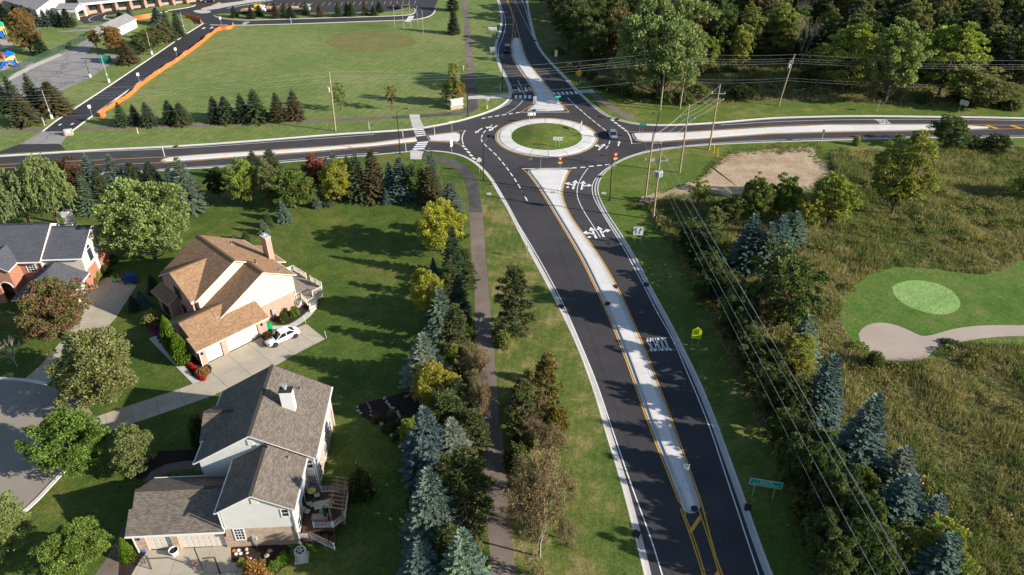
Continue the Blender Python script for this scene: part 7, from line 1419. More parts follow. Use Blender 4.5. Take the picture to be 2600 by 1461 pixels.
e = sign(1148, 394, 'white and grey signs at the south west entry kerb', rad(60), (0,), 2.9); outline(e, rect(.8, .8, 2.7), 0, 'sign_white'); outline(e, rect(.8, .4, 1.95), 0, 'sign_white', 'plate')
e = sign(1148, 338, 'pale street name sign on the west island', rad(20), (0,), 2.2, z=.15); outline(e, rect(1.2, .35, 2.35), 0, 'trim_cream')
e = sign(1217.5, 441, 'green backed pentagon sign beside the south path', rad(20), (0,), 2.6); outline(e, [(-.5, 2.3), (.5, 2.3), (.5, 2.8), (0, 3.3), (-.5, 2.8)], .09, 'sign_back', 'panel')
e = sign(1340, 659, 'small grey sign seen from behind at the left kerb', rad(20), (0,), 2.3); outline(e, rect(.5, .6, 2.2), .09, 'sign_back')
e = sign(2084, 364, 'grey sign on a slanting post at the south kerb of the east road', rad(-70), (0,), 2.6); outline(e, rect(.6, .8, 2.5), 0, 'sign_back')
e = sign(2225, 286, 'grey sign in the north verge of the east road', rad(-80), (0,), 2.6); outline(e, rect(.8, 1.0, 2.4), 0, 'sign_back'); e = sign(2440, 286, 'large tilted grey sign near the top of the east road', rad(-50), (-.6, .6), 2.4); outline(e, rect(1.9, 1.2, 2.2), 0, 'sign_back')
for x, y, lb in ((1308, 96, 'small sign on the far nose of the north island'), (418, 398, 'white marker post at the nose of the west island'), (1023.5, 349.5, 'white marker post on the north side of the west island'), (1031, 386, 'white marker post at the south kerb by the crossing'), (1104, 347, 'slim marker post beside the crossing on the west island'), (938, 331, 'slim white post in the verge by the west crossing'), (114, 321, 'white marker post left of the school drive'), (740, 61, 'white post on the far kerb of the lot road'), (1271, 232, 'short pale box post beside the north kerb')):
    e = sign(x, y, lb, 0, (0,), 1.9, 'white', 'marker post', 'white marker posts', .12, 'marker_post', .10); MB().box(-.08, -.0, 1.5, .08, .09, 1.95).build('reflector', M['sign_back'] if x != 418 else M['white'], e)
for bx, by, lb in ((235, 297, 'white sign on the drive kerb nearest the west road'), (356.5, 213, 'white sign halfway along the drive beside the orange fence'), (450.5, 147, 'white sign farthest up the drive beside the orange fence'), (563, 66, 'white sign at the top of the school drive')):
    e = sign(bx, by, lb, rad(30), (0,), 2.3, 'galv', 'road sign', 'white signs along the school drive'); outline(e, rect(.6, .75, 2.3), 0, 'sign_white')
e = sign(351, 342, 'short white post with yellow top in the west verge', 0, (0,), 1.3, 'white', 'marker post', None, .12, 'marker_post', .12); MB().box(-.09, .0, 1.0, .09, .13, 1.35).build('cap', M['sign_yellow'], e)
# monument signs
def monument(bx, by, rz, label, w, hh, txt=False):
    b = P(bx, by); e = empty('monument_sign', (b.x, b.y, .1), rz, label, 'sign'); MB().box(-w / 2, -.35, -.1, w / 2, .35, hh * .36).build('brick_base', M['brick_mixed'], e); MB().box(-w / 2 - .1, -.42, hh * .36, w / 2 + .1, .42, hh * .42).build('ledge', M['concrete_curb'], e)
    o = MB().box(-w / 2 + .1, -.28, hh * .42, w / 2 - .1, .28, hh * .95).build('panel', M['brick_mixed'], e); MB().box(-w / 2 + .35, -.32, hh * .5, w / 2 - .35, -.281, hh * .88).build('face', M['sign_white'], o); MB().box(-w / 2 - .02, -.38, hh * .95, w / 2 + .02, .38, hh * 1.02).build('coping', M['concrete_curb'], e)
monument(1160, 277, rad(28), 'brick monument sign with white face under the orange tree', 3.3, 2.3); monument(177, 345, rad(20), 'small brick monument at the mouth of the school drive', 1.6, 1.3)
# hydrant
b = P(1236, 277); e = empty('fire_hydrant', (b.x, b.y, .12), 0, 'yellow fire hydrant beside the back of a yield sign', 'hydrant'); MB().tube([(0, 0, 0), (0, 0, .1), (0, 0, .101), (0, 0, .55), (0, 0, .7), (0, 0, .8)], [.2, .2, .13, .13, .16, .06], 10).build('barrel', M['sign_yellow'], e); MB().tube([(-.24, 0, .48), (.24, 0, .48)], .07, 8).build('nozzle', M['sign_yellow'], e)

# ------------------------------------------------------------------ fences
def ribbon_fence(pts, h, label):
    q = smoothline([p.to_2d() for p in pts], .8, 1); c = q[0]; e = empty('safety_fence', (c.x, c.y, .1), 0, label, 'fence'); v = []; n = len(q); rg = random.Random(len(q))
    for i, p in enumerate(q):
        w = .10 * sin(i * .9) + rg.uniform(-.06, .06); hh = h * (1 + .12 * sin(i * .55) + rg.uniform(-.05, .05)); sl = .12 + .1 * sin(i * .33)
        for f in (0, .5, 1): v.append((p.x - c.x + w * f - sl * f, p.y - c.y + w * .5 + sl * f * .9, .02 + hh * f))
    f = [(i * 3 + j, i * 3 + 3 + j, i * 3 + 4 + j, i * 3 + 1 + j) for i in range(n - 1) for j in range(2)]; o = mesh('mesh_ribbon', v, f, M['orange'], e); md = o.modifiers.new('thick', 'SOLIDIFY'); md.thickness = .02
    for i in range(0, n, 6): p = q[i]; MB().tube([(p.x - c.x, p.y - c.y, 0), (p.x - c.x - .22, p.y - c.y + .22, h + .2)], .03, 6).build('stake', M['galv'], e)
ribbon_fence(R(0, 0, [(1070, 1180), (1015, 1192), (1000, 1180), (1060, 1130), (1160, 1072), (1320, 970), (1430, 868), (1600, 748), (1800, 615), (2000, 470), (2110, 380), (2200, 312), (2290, 305), (2340, 290), (2355, 255)]), .9, 'long orange safety fence along the right side of the school drive')
ribbon_fence(R(0, 0, [(1365, 205), (1440, 200), (1535, 180)]), 1.2, 'orange safety fence piece behind the shed'); ribbon_fence(R(0, 0, [(2030, 250), (2022, 222), (1950, 195), (1865, 180)]), 1.2, 'orange safety fence piece at the drive junction'); ribbon_fence(T(0, 0, 260, [(1065, 560), (1115, 600), (1165, 590)]), 1.0, 'scrap of orange fence between spruces at the white gable')
MESHM = NT('chain link'); _t = MESHM.n('ShaderNodeBsdfTransparent'); _d = MESHM.n('ShaderNodeBsdfPrincipled'); _d.inputs[0].default_value = (.03, .07, .05, 1); _x = MESHM.n('ShaderNodeMixShader'); _x.inputs[0].default_value = .5; MESHM.l(_t.outputs[0], _x.inputs[1]); MESHM.l(_d.outputs[0], _x.inputs[2]); MESHM.l(_x.outputs[0], MESHM.out.inputs[0]); M['chain'] = MESHM.m
def chain_fence(pts, h, label, mat='dark', step=2.8):
    q = resample([p.to_2d() for p in pts], step); c = q[0]; e = empty('chain_link_fence', (c.x, c.y, .1), 0, label, 'fence')
    for p in q: MB().tube([(p.x - c.x, p.y - c.y, -.1), (p.x - c.x, p.y - c.y, h)], .04, 6).build('post', M[mat], e)
    for a, b in zip(q, q[1:]):
        MB().bar((a.x - c.x, a.y - c.y, h - .05), (b.x - c.x, b.y - c.y, h - .05), .04, .04).build('top_rail', M[mat], e); mesh('wire_mesh', [(a.x - c.x, a.y - c.y, .05), (b.x - c.x, b.y - c.y, .05), (b.x - c.x, b.y - c.y, h - .06), (a.x - c.x, a.y - c.y, h - .06)], [(0, 1, 2, 3)], M['chain'], e)
chain_fence(R(0, 0, [(40, 790), (150, 730), (310, 650), (600, 530), (760, 455), (890, 390)]), 1.6, 'dark green chain link fence between court and playground')
b = P(1003, 73); e = empty('backstop', (b.x, b.y, .1), 0, 'tall wire backstop with grey posts at the dry infield', 'backstop'); pp = [(P(650 + x * .25233, y * .25233)) for x, y in ((1400, 290), (1485, 290), (1560, 283), (1630, 297), (1685, 345))]
for p, q in zip(pp, pp[1:] + [None]):
    d = p - b; hh = 7.0; MB().tube([(d.x, d.y, 0), (d.x, d.y, hh)], .06, 8).build('post', M['galv'], e)
    if q is not None:
        g = q - b
        for z in (.1, 2.4, 4.7, hh): MB().bar((d.x, d.y, z), (g.x, g.y, z), .04, .04).build('rail', M['galv'], e)
b = P(650 + 1527 * .25233, 224 * .25233); e = empty('dugout_slab', (b.x, b.y, .14), rad(-3), 'white concrete pad at the end of the lot road', 'pad'); MB().box(-.9, -.2, 0, .9, 7.5, .06).build('slab', M['concrete'], e)

# ------------------------------------------------------------------ vehicles
def car(px, py, head, col, label, L=4.7, Wd=1.8, H_=1.42, suv=False, world=None):
    b = P(px, py) if world is None else Vector(world); e = empty('car', (b.x, b.y, .012 if world is None else world[2]), head, label, 'car')
    mt = M.get('carpaint' + str(col)) or m_plain('car paint', col, .25, .6, .15 if col[0] < .6 else 0, .02); M['carpaint' + str(col)] = mt
    # lower body lofted from sections (x, half width, bottom, shoulder, deck height)
    if suv: S_ = [(-.5, .66, .42, .60, .80), (-.49, .84, .30, .72, .98), (-.42, .93, .22, .80, 1.02), (-.2, .96, .20, .86, 1.04), (.1, .96, .20, .86, 1.02), (.28, .95, .20, .84, .98), (.42, .90, .24, .74, .92), (.49, .78, .30, .62, .78), (.5, .60, .40, .56, .66)]
    else: S_ = [(-.5, .62, .42, .55, .72), (-.485, .82, .30, .64, .88), (-.42, .92, .22, .72, .95), (-.25, .97, .19, .76, .95), (0, .98, .18, .76, .93), (.2, .97, .19, .74, .90), (.36, .94, .21, .69, .83), (.46, .84, .26, .58, .70), (.495, .68, .34, .50, .58), (.5, .5, .42, .48, .5)]
    v = []; f = []; k = 8
    for x, w, z0, z1, z2 in S_:
        hw = w * Wd / 2; sec = [(-hw * .88, z0), (-hw, z0 + (z1 - z0) * .45), (-hw * .985, z1), (-hw * .80, z2), (hw * .80, z2), (hw * .985, z1), (hw, z0 + (z1 - z0) * .45), (hw * .88, z0)]
        v += [(x * L, yy, zz) for yy, zz in sec]
    n = len(S_)
    for i in range(n - 1):
        for j in range(k): f.append((i * k + j, i * k + (j + 1) % k, (i + 1) * k + (j + 1) % k, (i + 1) * k + j))
    f.append(tuple(range(k - 1, -1, -1))); f.append(tuple((n - 1) * k + j for j in range(k)))
    bo = mesh('body', v, f, mt, e, True); md = bo.modifiers.new('bev', 'SUBSURF'); md.levels = 1; md.render_levels = 2
    zb = .92 if not suv else 1.0
    if suv: cab = [(-.47, .80, zb), (-.43, .72, H_), (.08, .72, H_ + .02), (.29, .84, zb)]
    else: cab = [(-.37, .78, zb), (-.20, .66, H_), (.06, .66, H_ + .01), (.25, .84, zb - .05)]
    (xa, wa, za), (xb, wb, zb_), (xc, wc, zc), (xd, wd_, zd_) = cab; hw = Wd / 2
    vv = []
    for x, w, z in cab: vv += [(x * L, -w * hw, z), (x * L, w * hw, z)]
    gl = mesh('windows', vv, [(0, 1, 3, 2), (4, 5, 7, 6), (0, 2, 4, 6), (1, 7, 5, 3), (2, 3, 5, 4)], M['car_glass'], e)
    rf = MB().prism([(xb * L - .12, -wb * hw - .02), (xc * L + .1, -wc * hw - .02), (xc * L + .1, wc * hw + .02), (xb * L - .12, wb * hw + .02)], zb_ - .05, zb_ + .035, True).build('roof', mt, e); rf.modifiers.new('b', 'BEVEL').width = .03
    m = MB()
    for s in (-1, 1):
        for (x0, w0, z0), (x1, w1, z1) in ((cab[0], cab[1]), (cab[3], cab[2])): m.bar((x0 * L, s * w0 * hw, z0), (x1 * L, s * w1 * hw, z1), .09, .06)
        xm = -.07 * L; m.bar((xm, s * .83 * hw, zb), (xm, s * wb * hw, zb_), .08, .05)
    m.build('pillars', mt, e)
    for x in (-.31, .31):
        for s in (-1, 1):
            t = MB().tube([(x * L, s * (hw - .20), .33), (x * L, s * (hw + .015), .33)], .335, 18).build('wheel', M['rubber'], e); MB().tube([(x * L, s * (hw + .0), .33), (x * L, s * (hw + .028), .33)], .2, 14).build('rim', M['dark'] if col[0] > .6 else M['galv'], t)
            a = MB().tube([(x * L, s * (hw - .12), .36), (x * L, s * (hw - .004), .36)], .385, 18).build('wheel_arch', M['dark'], e)
    for s in (-1, 1):
        MB().ball((.462 * L, s * hw * .66, .60), .13, 8, 5, (.9, 1.3, .7)).build('headlight', M['glass'], e); MB().ball((-.487 * L, s * hw * .70, .74), .11, 8, 5, (.6, 1.5, .8)).build('tail_light', M['sign_red'], e); MB().ball((.17 * L, s * (hw + .06), .96), .10, 8, 5, (.7, 1.1, .7)).build('mirror', mt, e)
    return e
white = (.80, .80, .79)
c0, c1 = P(672, 879), P(760, 839); hd = math.atan2(c0.y - c1.y, c0.x - c1.x)
wc = (P(660 + 310 * 180 / 1456, 810 + 600 * 180 / 1456) + P(660 + 760 * 180 / 1456, 810 + 400 * 180 / 1456)) / 2; nrm = Vector((-sin(hd), cos(hd), 0)); nrm = nrm if nrm.y > 0 else -nrm; wc = wc + nrm * .80
car(0, 0, hd, white, 'white sedan parked on the driveway of the tan roofed house', world=(wc.x, wc.y, .15))
q0, q1 = P(1555.5, 352), P(1552, 338); car(1554.5, 346, math.atan2(q1.y - q0.y, q1.x - q0.x) + .05, (.20, .25, .32), 'silver blue sedan leaving the roundabout on the right', 4.6)
car(1288, 131, rad(-92), (.02, .022, .03), 'dark car coming down the north road', 4.6, 1.85, 1.6, True)
car(393, 13.5, rad(14), white, 'white sedan at the school entrance kerb', 4.7, world=tuple(P(393, 13.5).to_2d()) + (.15,)); car(505, 3, rad(-160), (.02, .02, .025), 'dark car at the top of the drop off loop', 4.6, world=tuple(P(480, 2).to_2d()) + (.15,)); car(538, 6, rad(-160), (.02, .025, .04), 'dark blue car at the end of the drop off loop', 4.6, world=tuple(P(533, 6).to_2d()) + (.15,))
car(1012, 20, rad(90), (.05, .04, .16), 'violet blue car parked alone in the lot', 4.5, world=tuple(P(1011, 21).to_2d()) + (.15,))
# flatbed and loader at the edge of the lot
def truck(px, py, head, label, cabm, load):
    b = P(px, py); e = empty('work_truck', (b.x, b.y, .15), head, label, 'truck'); MB().box(-4.2, -1.15, .75, 1.6, 1.15, 1.0).build('bed', M['dark'], e); MB().box(-4.2, 1.1, 1.0, 1.6, 1.18, 1.5).build('side_board', M['pergola'], e); MB().box(-4.2, -1.18, 1.0, 1.6, -1.1, 1.5).build('side_board', M['pergola'], e)
    MB().prism([(1.7, -1.1), (3.7, -1.1), (3.9, -.9), (3.9, .9), (3.7, 1.1), (1.7, 1.1)], .6, 2.3).build('cab', M[cabm], e); MB().box(3.0, -1.0, 1.5, 3.93, 1.0, 2.1).build('windscreen', M['car_glass'], e); MB().ball((-1.3, 0, 1.0), 1.1, 10, 6, (2.2, .9, .7), .2).build('load', M[load], e)
    for x in (-3.3, -2.2, 2.9):
        for s in (-1, 1): MB().tube([(x, s * .85, .5), (x, s * 1.2, .5)], .5, 14).build('wheel', M['rubber'], e)
truck(646, 35, rad(8), 'white flatbed truck behind the lot spruces', 'white', 'dirt'); truck(678, 31, rad(185), 'truck with orange brown load behind the lot spruces', 'sign_yellow', 'dirt'); truck(760, 31, rad(3), 'grey truck between two lot spruces', 'sign_back', 'stone')

# ------------------------------------------------------------------ people
SKIN = m_plain('skin', (.42, .26, .19), .6); HAIR = m_plain('brown hair', (.05, .03, .02), .7)
def person(px, py, head, label, shirt, trousers, stride=.0, arm=.2):
    b = P(px, py); e = empty('person', (b.x, b.y, .13), head, label, 'person'); s = stride
    def skin(name, pts, edges, mat, root=0):
        me = bpy.data.meshes.new(name); me.from_pydata([p[0] for p in pts], edges, []); me.materials.append(mat); o = link(name, me, e); o.modifiers.new('skin', 'SKIN')
        for i, p in enumerate(pts): d = me.skin_vertices[0].data[i]; d.radius = (p[1], p[1] * .85); d.use_root = (i == root)
        o.modifiers.new('sub', 'SUBSURF').render_levels = 1; return o
    body = [((0, 0, .95), .15), ((0, 0, 1.2), .155), ((0, 0, 1.42), .15), ((0, 0, 1.52), .055), ((.02, 0, 1.62), .09), ((.01, 0, 1.72), .085), ((0, .17, 1.42), .07), ((arm * .5, .26, 1.18), .05), ((arm, .27, .92), .036), ((arm + .04, .26, .84), .035), ((0, -.17, 1.42), .07), ((-arm * .3, -.26, 1.18), .05), ((arm * .6, -.27, .94), .036), ((arm * .6 + .04, -.26, .86), .035), ((0, .09, .9), .095), ((s * .5, .1, .5), .07), ((s * .75 - .02, .1, .09), .045), ((s * .75 + .15, .1, .04), .04), ((0, -.09, .9), .095), ((-s * .4, -.1, .5), .07), ((-s - .05, -.1, .1), .045), ((-s + .12, -.1, .04), .04)]
    ed = [(0, 1), (1, 2), (2, 3), (3, 4), (4, 5), (2, 6), (6, 7), (7, 8), (8, 9), (2, 10), (10, 11), (11, 12), (12, 13), (0, 14), (14, 15), (15, 16), (16, 17), (0, 18), (18, 19), (19, 20), (20, 21)]
    skin('body', body, ed, SKIN)
    grow = lambda i, k=.018: (body[i][0], body[i][1] + k)
    skin('shirt', [grow(0), grow(1), grow(2), grow(6), grow(7, .014), grow(10), grow(11, .014)], [(0, 1), (1, 2), (2, 3), (3, 4), (2, 5), (5, 6)], shirt)
    skin('trousers', [grow(0, .02), grow(14), grow(15), grow(16), grow(18), grow(19), grow(20)], [(0, 1), (1, 2), (2, 3), (0, 4), (4, 5), (5, 6)], trousers)
    h_ = MB().ball((-.01, 0, 1.72), .115, 10, 6, (1, .9, .95)).build('hair', HAIR, e, True)
    m = MB(); m.ball((.115, .04, 1.67), .014, 6, 4); m.ball((.115, -.04, 1.67), .014, 6, 4); m.build('eyes', M['sign_black'], e); MB().ball((.13, 0, 1.635), .02, 6, 4, (1, .7, 1.2)).build('nose', SKIN, e)
    m = MB()
    for sx, hx in ((9, 1), (13, -1)):
        p = Vector(body[sx][0])
        for q in range(4): m.tube([p + Vector((-.025 + q * .018, 0, 0)), p + Vector((-.022 + q * .019, hx * -.006, -.06)), p + Vector((-.012 + q * .018, hx * -.02, -.095 + abs(q - 1.4) * .01))], [.0095, .009, .007], 5)
        m.tube([p + Vector((.03, 0, .01)), p + Vector((.055, hx * -.01, -.03)), p + Vector((.05, hx * -.02, -.055))], [.011, .01, .008], 5)
    m.build('fingers', SKIN, e)
    return e
person(650 + 2088 * .25233, 722 * .25233, rad(200), 'person in a bright yellow safety top standing on the grass by the north path', M['sign_lime'], m_plain('pale work trousers', (.45, .42, .34), .8), .05)
person(650 + 2128 * .25233, 700 * .25233, rad(-80), 'person in dark clothes walking on the north path', m_plain('dark jacket', (.02, .02, .03), .8), m_plain('dark trousers', (.03, .035, .06), .8), .25)

# ------------------------------------------------------------------ playground and yard pieces
def playset(px, py, label, slides, roofm, sc=1.0):
    b = P(px, py); e = empty('play_structure', (b.x, b.y, .13), rad(20), label, 'playset'); e.scale = (sc, sc, sc); BL = M.get('blue') or m_plain('blue plastic', (.01, .13, .62), .4); M['blue'] = BL; YL = M.get('py') or m_plain('pale yellow plastic', (.70, .58, .2), .5); M['py'] = YL
    for x in (-1, 1):
        for y in (-1, 1): MB().tube([(x, y, 0), (x, y, 2.9)], .07, 8).build('post', YL, e)
    MB().box(-1.05, -1.05, 1.25, 1.05, 1.05, 1.35).build('platform', M['dark'], e); m = MB(); m.v = [(-1.3, -1.3, 2.85), (1.3, -1.3, 2.85), (1.3, 1.3, 2.85), (-1.3, 1.3, 2.85), (0, 0, 3.9)]; m.f = [(0, 1, 4), (1, 2, 4), (2, 3, 4), (3, 0, 4), (3, 2, 1, 0)]; m.build('roof', M[roofm] if roofm in M else BL, e)
    for i, a in enumerate(slides):
        d = Vector((cos(a), sin(a), 0)); n = Vector((-d.y, d.x, 0)); mb = MB(); pts = [d * 1.0 + Vector((0, 0, 1.35)), d * 1.8 + Vector((0, 0, 1.1)), d * 3.2 + Vector((0, 0, .4)), d * 4.0 + Vector((0, 0, .25))]
        for p, q in zip(pts, pts[1:]): mb.bar(p, q, .75, .06); mb.bar(p + n * .4 + Vector((0, 0, .15)), q + n * .4 + Vector((0, 0, .15)), .07, .3); mb.bar(p - n * .4 + Vector((0, 0, .15)), q - n * .4 + Vector((0, 0, .15)), .07, .3)
        mb.build('slide', BL, e)
    for s in (-1, 1): MB().box(-1, s * 1.0 - .04, 1.4, 1, s * 1.0 + .04, 2.0).build('side_panel', YL, e)
playset(32, 166, 'blue and yellow playset with two slides at the left edge', (rad(-120), rad(-60)), 'blue'); playset(4, 92, 'playset with blue slides and green roof behind the big autumn tree', (rad(-70), rad(-110)), 'sign_green', 1.2)
b = P(10, 148); e = empty('play_mushrooms', (b.x, b.y, .13), 0, 'small red and green climbing domes by the playset', 'playset'); MB().ball((0, 0, .5), .7, 10, 6).build('dome', M['sign_red'], e); MB().ball((2.0, .3, .4), .55, 10, 6).build('dome', M['sign_green'], e)
b = P(270, 160); e = empty('dumpster', (b.x, b.y, .13), rad(8), 'green dumpster on the pad at the old court', 'dumpster'); gm = m_plain('dark green steel', (.01, .14, .10), .5); MB().prism([(-1.2, -.9), (1.2, -.9), (1.2, .9), (-1.2, .9)], .15, 1.5).build('bin', gm, e); MB().box(-1.25, -.95, 1.5, 1.25, 0, 1.58).build('lid', M['sign_green'], e); MB().box(-1.25, .02, 1.5, 1.25, .95, 1.58).build('lid', M['sign_green'], e)
for s in (-1, 1): MB().box(s * 1.2 - .06, -.6, .7, s * 1.2 + .12, .6, .95).build('lift_pocket', gm, e)
# items at the tan house
b = z6([(1692, 530)])[0]; e = empty('wheelie_bin', (b.x, b.y, .13), rad(46.7), 'green wheeled bin against the garage wall of the tan roofed house', 'bin'); gb = m_plain('bright green plastic', (.0, .30, .09), .5); m = MB(); m.v = [(-.26, -.3, 0), (.26, -.3, 0), (.26, .3, 0), (-.26, .3, 0), (-.34, -.4, 1.0), (.34, -.4, 1.0), (.34, .36, 1.0), (-.34, .36, 1.0)]; m.f = [(3, 2, 1, 0), (0, 1, 5, 4), (1, 2, 6, 5), (2, 3, 7, 6), (3, 0, 4, 7)]; m.build('bin_body', gb, e); MB().box(-.36, -.43, 1.0, .36, .4, 1.08).build('lid', gb, e); MB().tube([(-.3, .42, .98), (.3, .42, .98)], .025, 6).build('handle', M['dark'], e)
for s in (-1, 1): MB().tube([(s * .22, .32, .12), (s * .3, .32, .12)], .12, 10).build('wheel', M['rubber'], e)
def ac(b, rz, label, r=.45, hh=.85, z=.13):
    e = empty('air_conditioner', (b.x, b.y, z), rz, label, 'air conditioner'); MB().box(-r - .12, -r - .12, 0, r + .12, r + .12, .06).build('pad', M['concrete_walk'], e); q = [(r * (1 if abs(cos(a)) > .3 else .99) * cos(a) * 1.12, r * 1.12 * sin(a)) for a in np.linspace(0, 2 * pi, 9)[:-1] + pi / 8]
    o = MB().prism(q, .06, hh).build('casing', M['trim_cream'], e); MB().tube([(0, 0, hh), (0, 0, hh + .03)], r * .78, 18).build('fan_grille', M['dark'], o)
    for k in range(5): a = 2 * pi * k / 5; MB().bar((.06 * cos(a), .06 * sin(a), hh + .045), (r * .66 * cos(a + .25), r * .66 * sin(a + .25), hh + .045), .12, .015).build('fan_blade', M['sign_back'], o)
    for k in range(8):
        p, s = q[k], q[(k + 1) % 8]
        for j in range(5): t = (j + .5) / 5; MB().box(p[0] + (s[0] - p[0]) * t - .012, p[1] + (s[1] - p[1]) * t - .012, .12, p[0] + (s[0] - p[0]) * t + .012, p[1] + (s[1] - p[1]) * t + .012, hh - .06).build('rib', M['sign_back'], o)
ac(T(310, 1190, 580, [(2030, 1020)])[0], rad(10), 'cream air conditioner at the corner of the white sided house', .52, 1.15); ac(P(730 + 165 * 110 / 600, 650 + 690 * 110 / 600), rad(46), 'air conditioner in the bed beside the grey garden deck', .4, .8)
for x, y, lb in ((487, 347, 'thin white driveway marker stick near the deck walk'), (697, 500, 'thin white driveway marker stick at the far drive corner')):
    b = R(1, 2, [(x + 15, y + 20)])[0]; e = empty('driveway_marker', (b.x, b.y, .12), 0, lb, 'marker post'); MB().tube([(0, 0, 0), (-.1, 0, 1.1)], .025, 6).build('stick', M['white'], e); MB().ball((-.1, 0, 1.12), .06, 8, 5).build('knob', M['white'], e)
# white sided house drive: planter pot, hoop
b = T(310, 1190, 580, [(600, 975)])[0]; e = empty('planter_pot', (b.x, b.y, .14), 0, 'white tub on the drive in front of the white house garage', 'pot'); MB().tube([(0, 0, 0), (0, 0, .35), (0, 0, .62)], [.3, .38, .43], 16, False).build('tub', M['white'], e); MB().tube([(0, 0, .5), (0, 0, .52)], .37, 16).build('soil', M['mulch'], e); MB().tube([(.43 * cos(a), .43 * sin(a), .62) for a in np.linspace(0, 2 * pi, 17)], .035, 5).build('rim', M['white'], e)
b = P(310 + 1110 * .22516, 1190 + 1195 * .22516); tb = b + Vector((-1.0, -.72, 0)); e = empty('basketball_hoop', (b.x, b.y, .14), 0, 'black basketball hoop and post on the drive at the bottom edge', 'basketball hoop'); d = tb - b
MB().tube([(0, 0, 0), (0, 0, 2.4), (d.x * .75, d.y * .75, 3.0)], .07, 8).build('post', M['black_metal'], e); fx_ = Vector((d.x, d.y, 0)).normalized(); ny = Vector((-fx_.y, fx_.x, 0)); c = Vector((d.x, d.y, 3.25))
def fr(w, h_, t, nm, zc):
    o = MB()
    for s in (-1, 1): o.bar(c + ny * s * w + Vector((0, 0, zc - h_)), c + ny * s * w + Vector((0, 0, zc + h_)), t, t); o.bar(c - ny * w + Vector((0, 0, zc + s * h_)), c + ny * w + Vector((0, 0, zc + s * h_)), t, t)
    return o.build(nm, M['black_metal'], e)
fr(.9, .58, .07, 'backboard_frame', 0); fr(.3, .23, .05, 'target_frame', -.15); GLB = NT('clear backboard'); _t = GLB.n('ShaderNodeBsdfTransparent'); _d = GLB.n('ShaderNodeBsdfPrincipled'); _d.inputs[0].default_value = (.2, .22, .24, 1); _x = GLB.n('ShaderNodeMixShader'); _x.inputs[0].default_value = .3; GLB.l(_t.outputs[0], _x.inputs[1]); GLB.l(_d.outputs[0], _x.inputs[2]); GLB.l(_x.outputs[0], GLB.out.inputs[0])
mesh('backboard', [tuple(c + ny * s * .88 + Vector((0, 0, z)) + fx_ * .0) for s, z in ((-1, -.56), (1, -.56), (1, .56), (-1, .56))], [(0, 1, 2, 3)], GLB.m, e); cc = c + fx_ * .4 + Vector((0, 0, -.38)); MB().tube([cc + Vector((.23 * cos(a), .23 * sin(a), 0)) for a in np.linspace(0, 2 * pi, 17)], .02, 5).build('rim', M['orange'], e)
b = T(310, 1190, 580, [(262, 940)])[0]; e = empty('garden_hose_box', (b.x, b.y, .14), 0, 'small blue and white box in the mulch by the garage', 'box'); MB().box(-.18, -.14, 0, .18, .14, .3).build('case', m_plain('blue plastic box', (.1, .2, .5), .5), e)
# rocks
rk = random.Random(5)
def rock(p, r, label, group, col='stone', z=.10):
    o = MB().ball((0, 0, 0), r, 9, 6, (1, rk.uniform(.75, 1.0), .7), .28, rk).build('rock', M[col], None, False, (p.x, p.y, z + r * .4), rk.uniform(0, 6)); tag(o, label, 'rock', group); return o
tr_ = lambda x, y: P(890 + x * 170 / 773, 990 + y * 180 / 818)
for i, (x, y, s) in enumerate(((82, 210, 20), (88, 255, 22), (120, 282, 21), (197, 165, 9), (208, 182, 10), (220, 205, 12), (228, 225, 12), (237, 262, 14), (236, 305, 15), (263, 318, 14), (305, 345, 23), (315, 375, 18), (360, 412, 30), (410, 465, 25), (445, 498, 22), (480, 540, 26), (550, 612, 26), (578, 668, 27), (612, 716, 22), (398, 112, 27), (420, 153, 23), (445, 182, 21), (465, 212, 20), (498, 230, 26), (545, 268, 24), (560, 300, 24), (578, 328, 22), (618, 358, 26))):
    q = tr_(x, y); rock(q, s * 170 / 773 * depth(q) / FPX, ['orange tinted boulder in the middle of the front rock row' if i == 12 else 'grey boulder in the stone row edging the shady bed'][0], None if i == 12 else 'boulders edging the shady bed', 'dirt' if i == 12 else 'stone')
s8_ = lambda x, y: P(310 + x * .22516, 1190 + y * .22516)
for x, y, s in ((1405, 925, 22), (1412, 965, 20), (1672, 945, 30), (1640, 1000, 34), (1600, 1065, 30), (1620, 1115, 24), (1745, 1100, 26), (1810, 1070, 26), (1450, 1025, 20), (1495, 1055, 24), (1515, 1085, 18), (1880, 1015, 14), (1730, 1150, 18)):
    q = s8_(x, y); rock(q, s * .22516 * depth(q) / FPX, 'pale boulder among plants in the rock bed by the white house wall', 'boulders in the rock bed', 'concrete_drive')
for i, (x, y, c) in enumerate(((1265, 938, 'orange'), (1318, 935, 'white'), (1290, 975, 'white'), (1340, 970, 'white'))):
    q = s8_(x, y); o = MB().tube([(0, 0, 0), (0, 0, .06)], .17, 14).build('stepping_stone', M[c], None, False, (q.x, q.y, .135)); tag(o, ['orange round ornament in the mulch by the wall', 'white round stepping stone nearest the wall', 'white round stepping stone, left lower one', 'white round stepping stone, right lower one'][i], 'stepping stone')
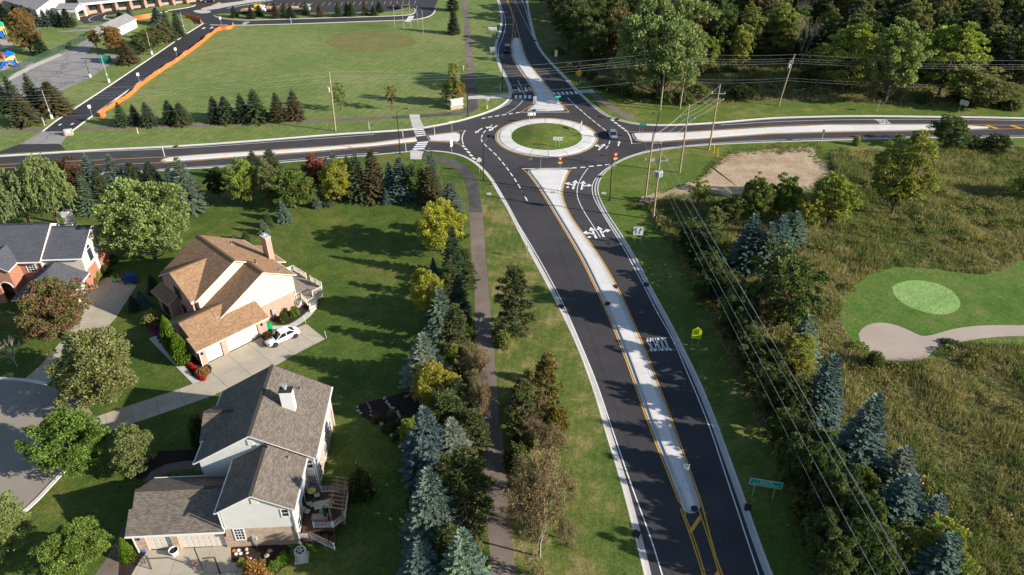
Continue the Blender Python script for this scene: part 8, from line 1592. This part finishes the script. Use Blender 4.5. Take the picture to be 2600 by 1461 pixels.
# deck furniture
def L3(px, py): return LD_(px, py)
HDK = HN
def deckp(x, y, z=1.16): p = P(750 + x * 150 / 614, 1200 + y * 150 / 614, z); return p
def table(p, r, label, mat, hgt=.72, round_=True):
    e = empty('garden_table', (p.x, p.y, p.z), .2, label, 'table')
    if round_: MB().tube([(0, 0, hgt - .04), (0, 0, hgt)], r, 20).build('table_top', mat, e)
    else: MB().box(-r, -r * .6, hgt - .05, r, r * .6, hgt).build('table_top', mat, e)
    for a in (0.8, 2.4, 3.9, 5.5): MB().tube([(r * .55 * cos(a), r * .5 * sin(a), 0), (r * .5 * cos(a), r * .45 * sin(a), hgt - .04)], .025, 6).build('leg', M['dark'], e)
YT = m_plain('yellow table top', (.62, .50, .10), .5); table(deckp(175, 230), .42, 'round yellow side table on the dark deck', YT, .6); table(deckp(300, 380), .85, 'pale glass dining table on the dark deck', m_plain('pale patterned glass', (.38, .40, .30), .2, .5, 0, .3), .72, False)
def chair(p, rz, label, mat):
    e = empty('patio_chair', (p.x, p.y, p.z), rz, label, 'chair'); MB().box(-.26, -.26, .38, .26, .26, .44).build('seat', mat, e); MB().bar((0, .27, .44), (0, .36, .95), .5, .04, (1, 0, 0)).build('backrest', mat, e)
    for x in (-.24, .24):
        for y in (-.24, .24): MB().box(x - .02, y - .02, 0, x + .02, y + .02, .38).build('leg', M['dark'], e)
chm = m_plain('pale sling fabric', (.42, .42, .36), .7)
for i, (x, y, a, lb) in enumerate(((230, 262, .4, 'pale patio chair beside the yellow side table'), (190, 365, 1.8, 'dark edged patio chair left of the dining table'), (355, 355, -1.7, 'patio chair right of the dining table'), (285, 425, 3.1, 'patio chair in front of the dining table'), (130, 430, 1.2, 'cream patio chair near the house wall'))): chair(deckp(x, y), a, lb, chm)
p = deckp(320, 490); e = empty('umbrella_base', (p.x, p.y, p.z), 0, 'dark green folded umbrella in its stand on the dark deck', 'umbrella'); MB().tube([(0, 0, 0), (0, 0, .1)], .3, 14).build('base', M['dark'], e); MB().tube([(0, 0, .1), (0, 0, .8), (0, 0, 1.7), (0, 0, 2.1)], [.03, .16, .12, .02], 10).build('canopy', m_plain('dark green canvas', (.015, .05, .045), .8), e)
p = deckp(262, 495); e = empty('storage_box', (p.x, p.y, p.z), h.a if False else rad(3.4), 'grey deck box against the front balusters', 'box'); MB().box(-.75, -.3, 0, .75, .3, .5).build('chest', M['deck_grey'], e); MB().box(-.78, -.33, .5, .78, .33, .57).build('lid', M['deck_grey'], e)
p = LK(55, 225); gz = P(730 + 60 * 110 / 600, 650 + 225 * 110 / 600, .97); chair(gz, 2.2, 'white patio chair on the grey garden deck', M['white'])
# toys and chairs on the red brick house drive
q = R(0, 1, [(1163, 1400), (1210, 1395), (1330, 1400)]); GC = m_plain('lime green plastic', (.10, .55, .06), .5); q[0].z = q[1].z = q[2].z = .145; chair(q[0], 1.2, 'lime green chair on the red brick house drive', GC); chair(q[1], .6, 'grey chair next to the lime green one', M['sign_back'])
e = empty('toy_wagon', q[2], .3, 'blue covered toy wagon on the red brick house drive', 'toy'); bl = m_plain('dark blue canvas', (.01, .05, .22), .7); MB().box(-.9, -.5, .25, .9, .5, .6).build('tub', bl, e); MB().box(-.95, -.6, 1.2, .7, .6, 1.27).build('canopy', bl, e)
for x in (-.8, .6):
    for y in (-.5, .5): MB().tube([(x, y, .5), (x, y, 1.2)], .025, 6).build('pole', M['dark'], e); MB().tube([(x, y - .04, .15), (x, y + .04, .15)], .16, 10).build('wheel', M['rubber'], e)
b = R(0, 1, [(1285, 1365)])[0]; e = empty('bucket', (b.x, b.y, .145), 0, 'white bucket behind the blue toy wagon', 'bucket'); MB().tube([(0, 0, 0), (0, 0, .7)], [.35, .45], 14, False).build('pail', M['white'], e)
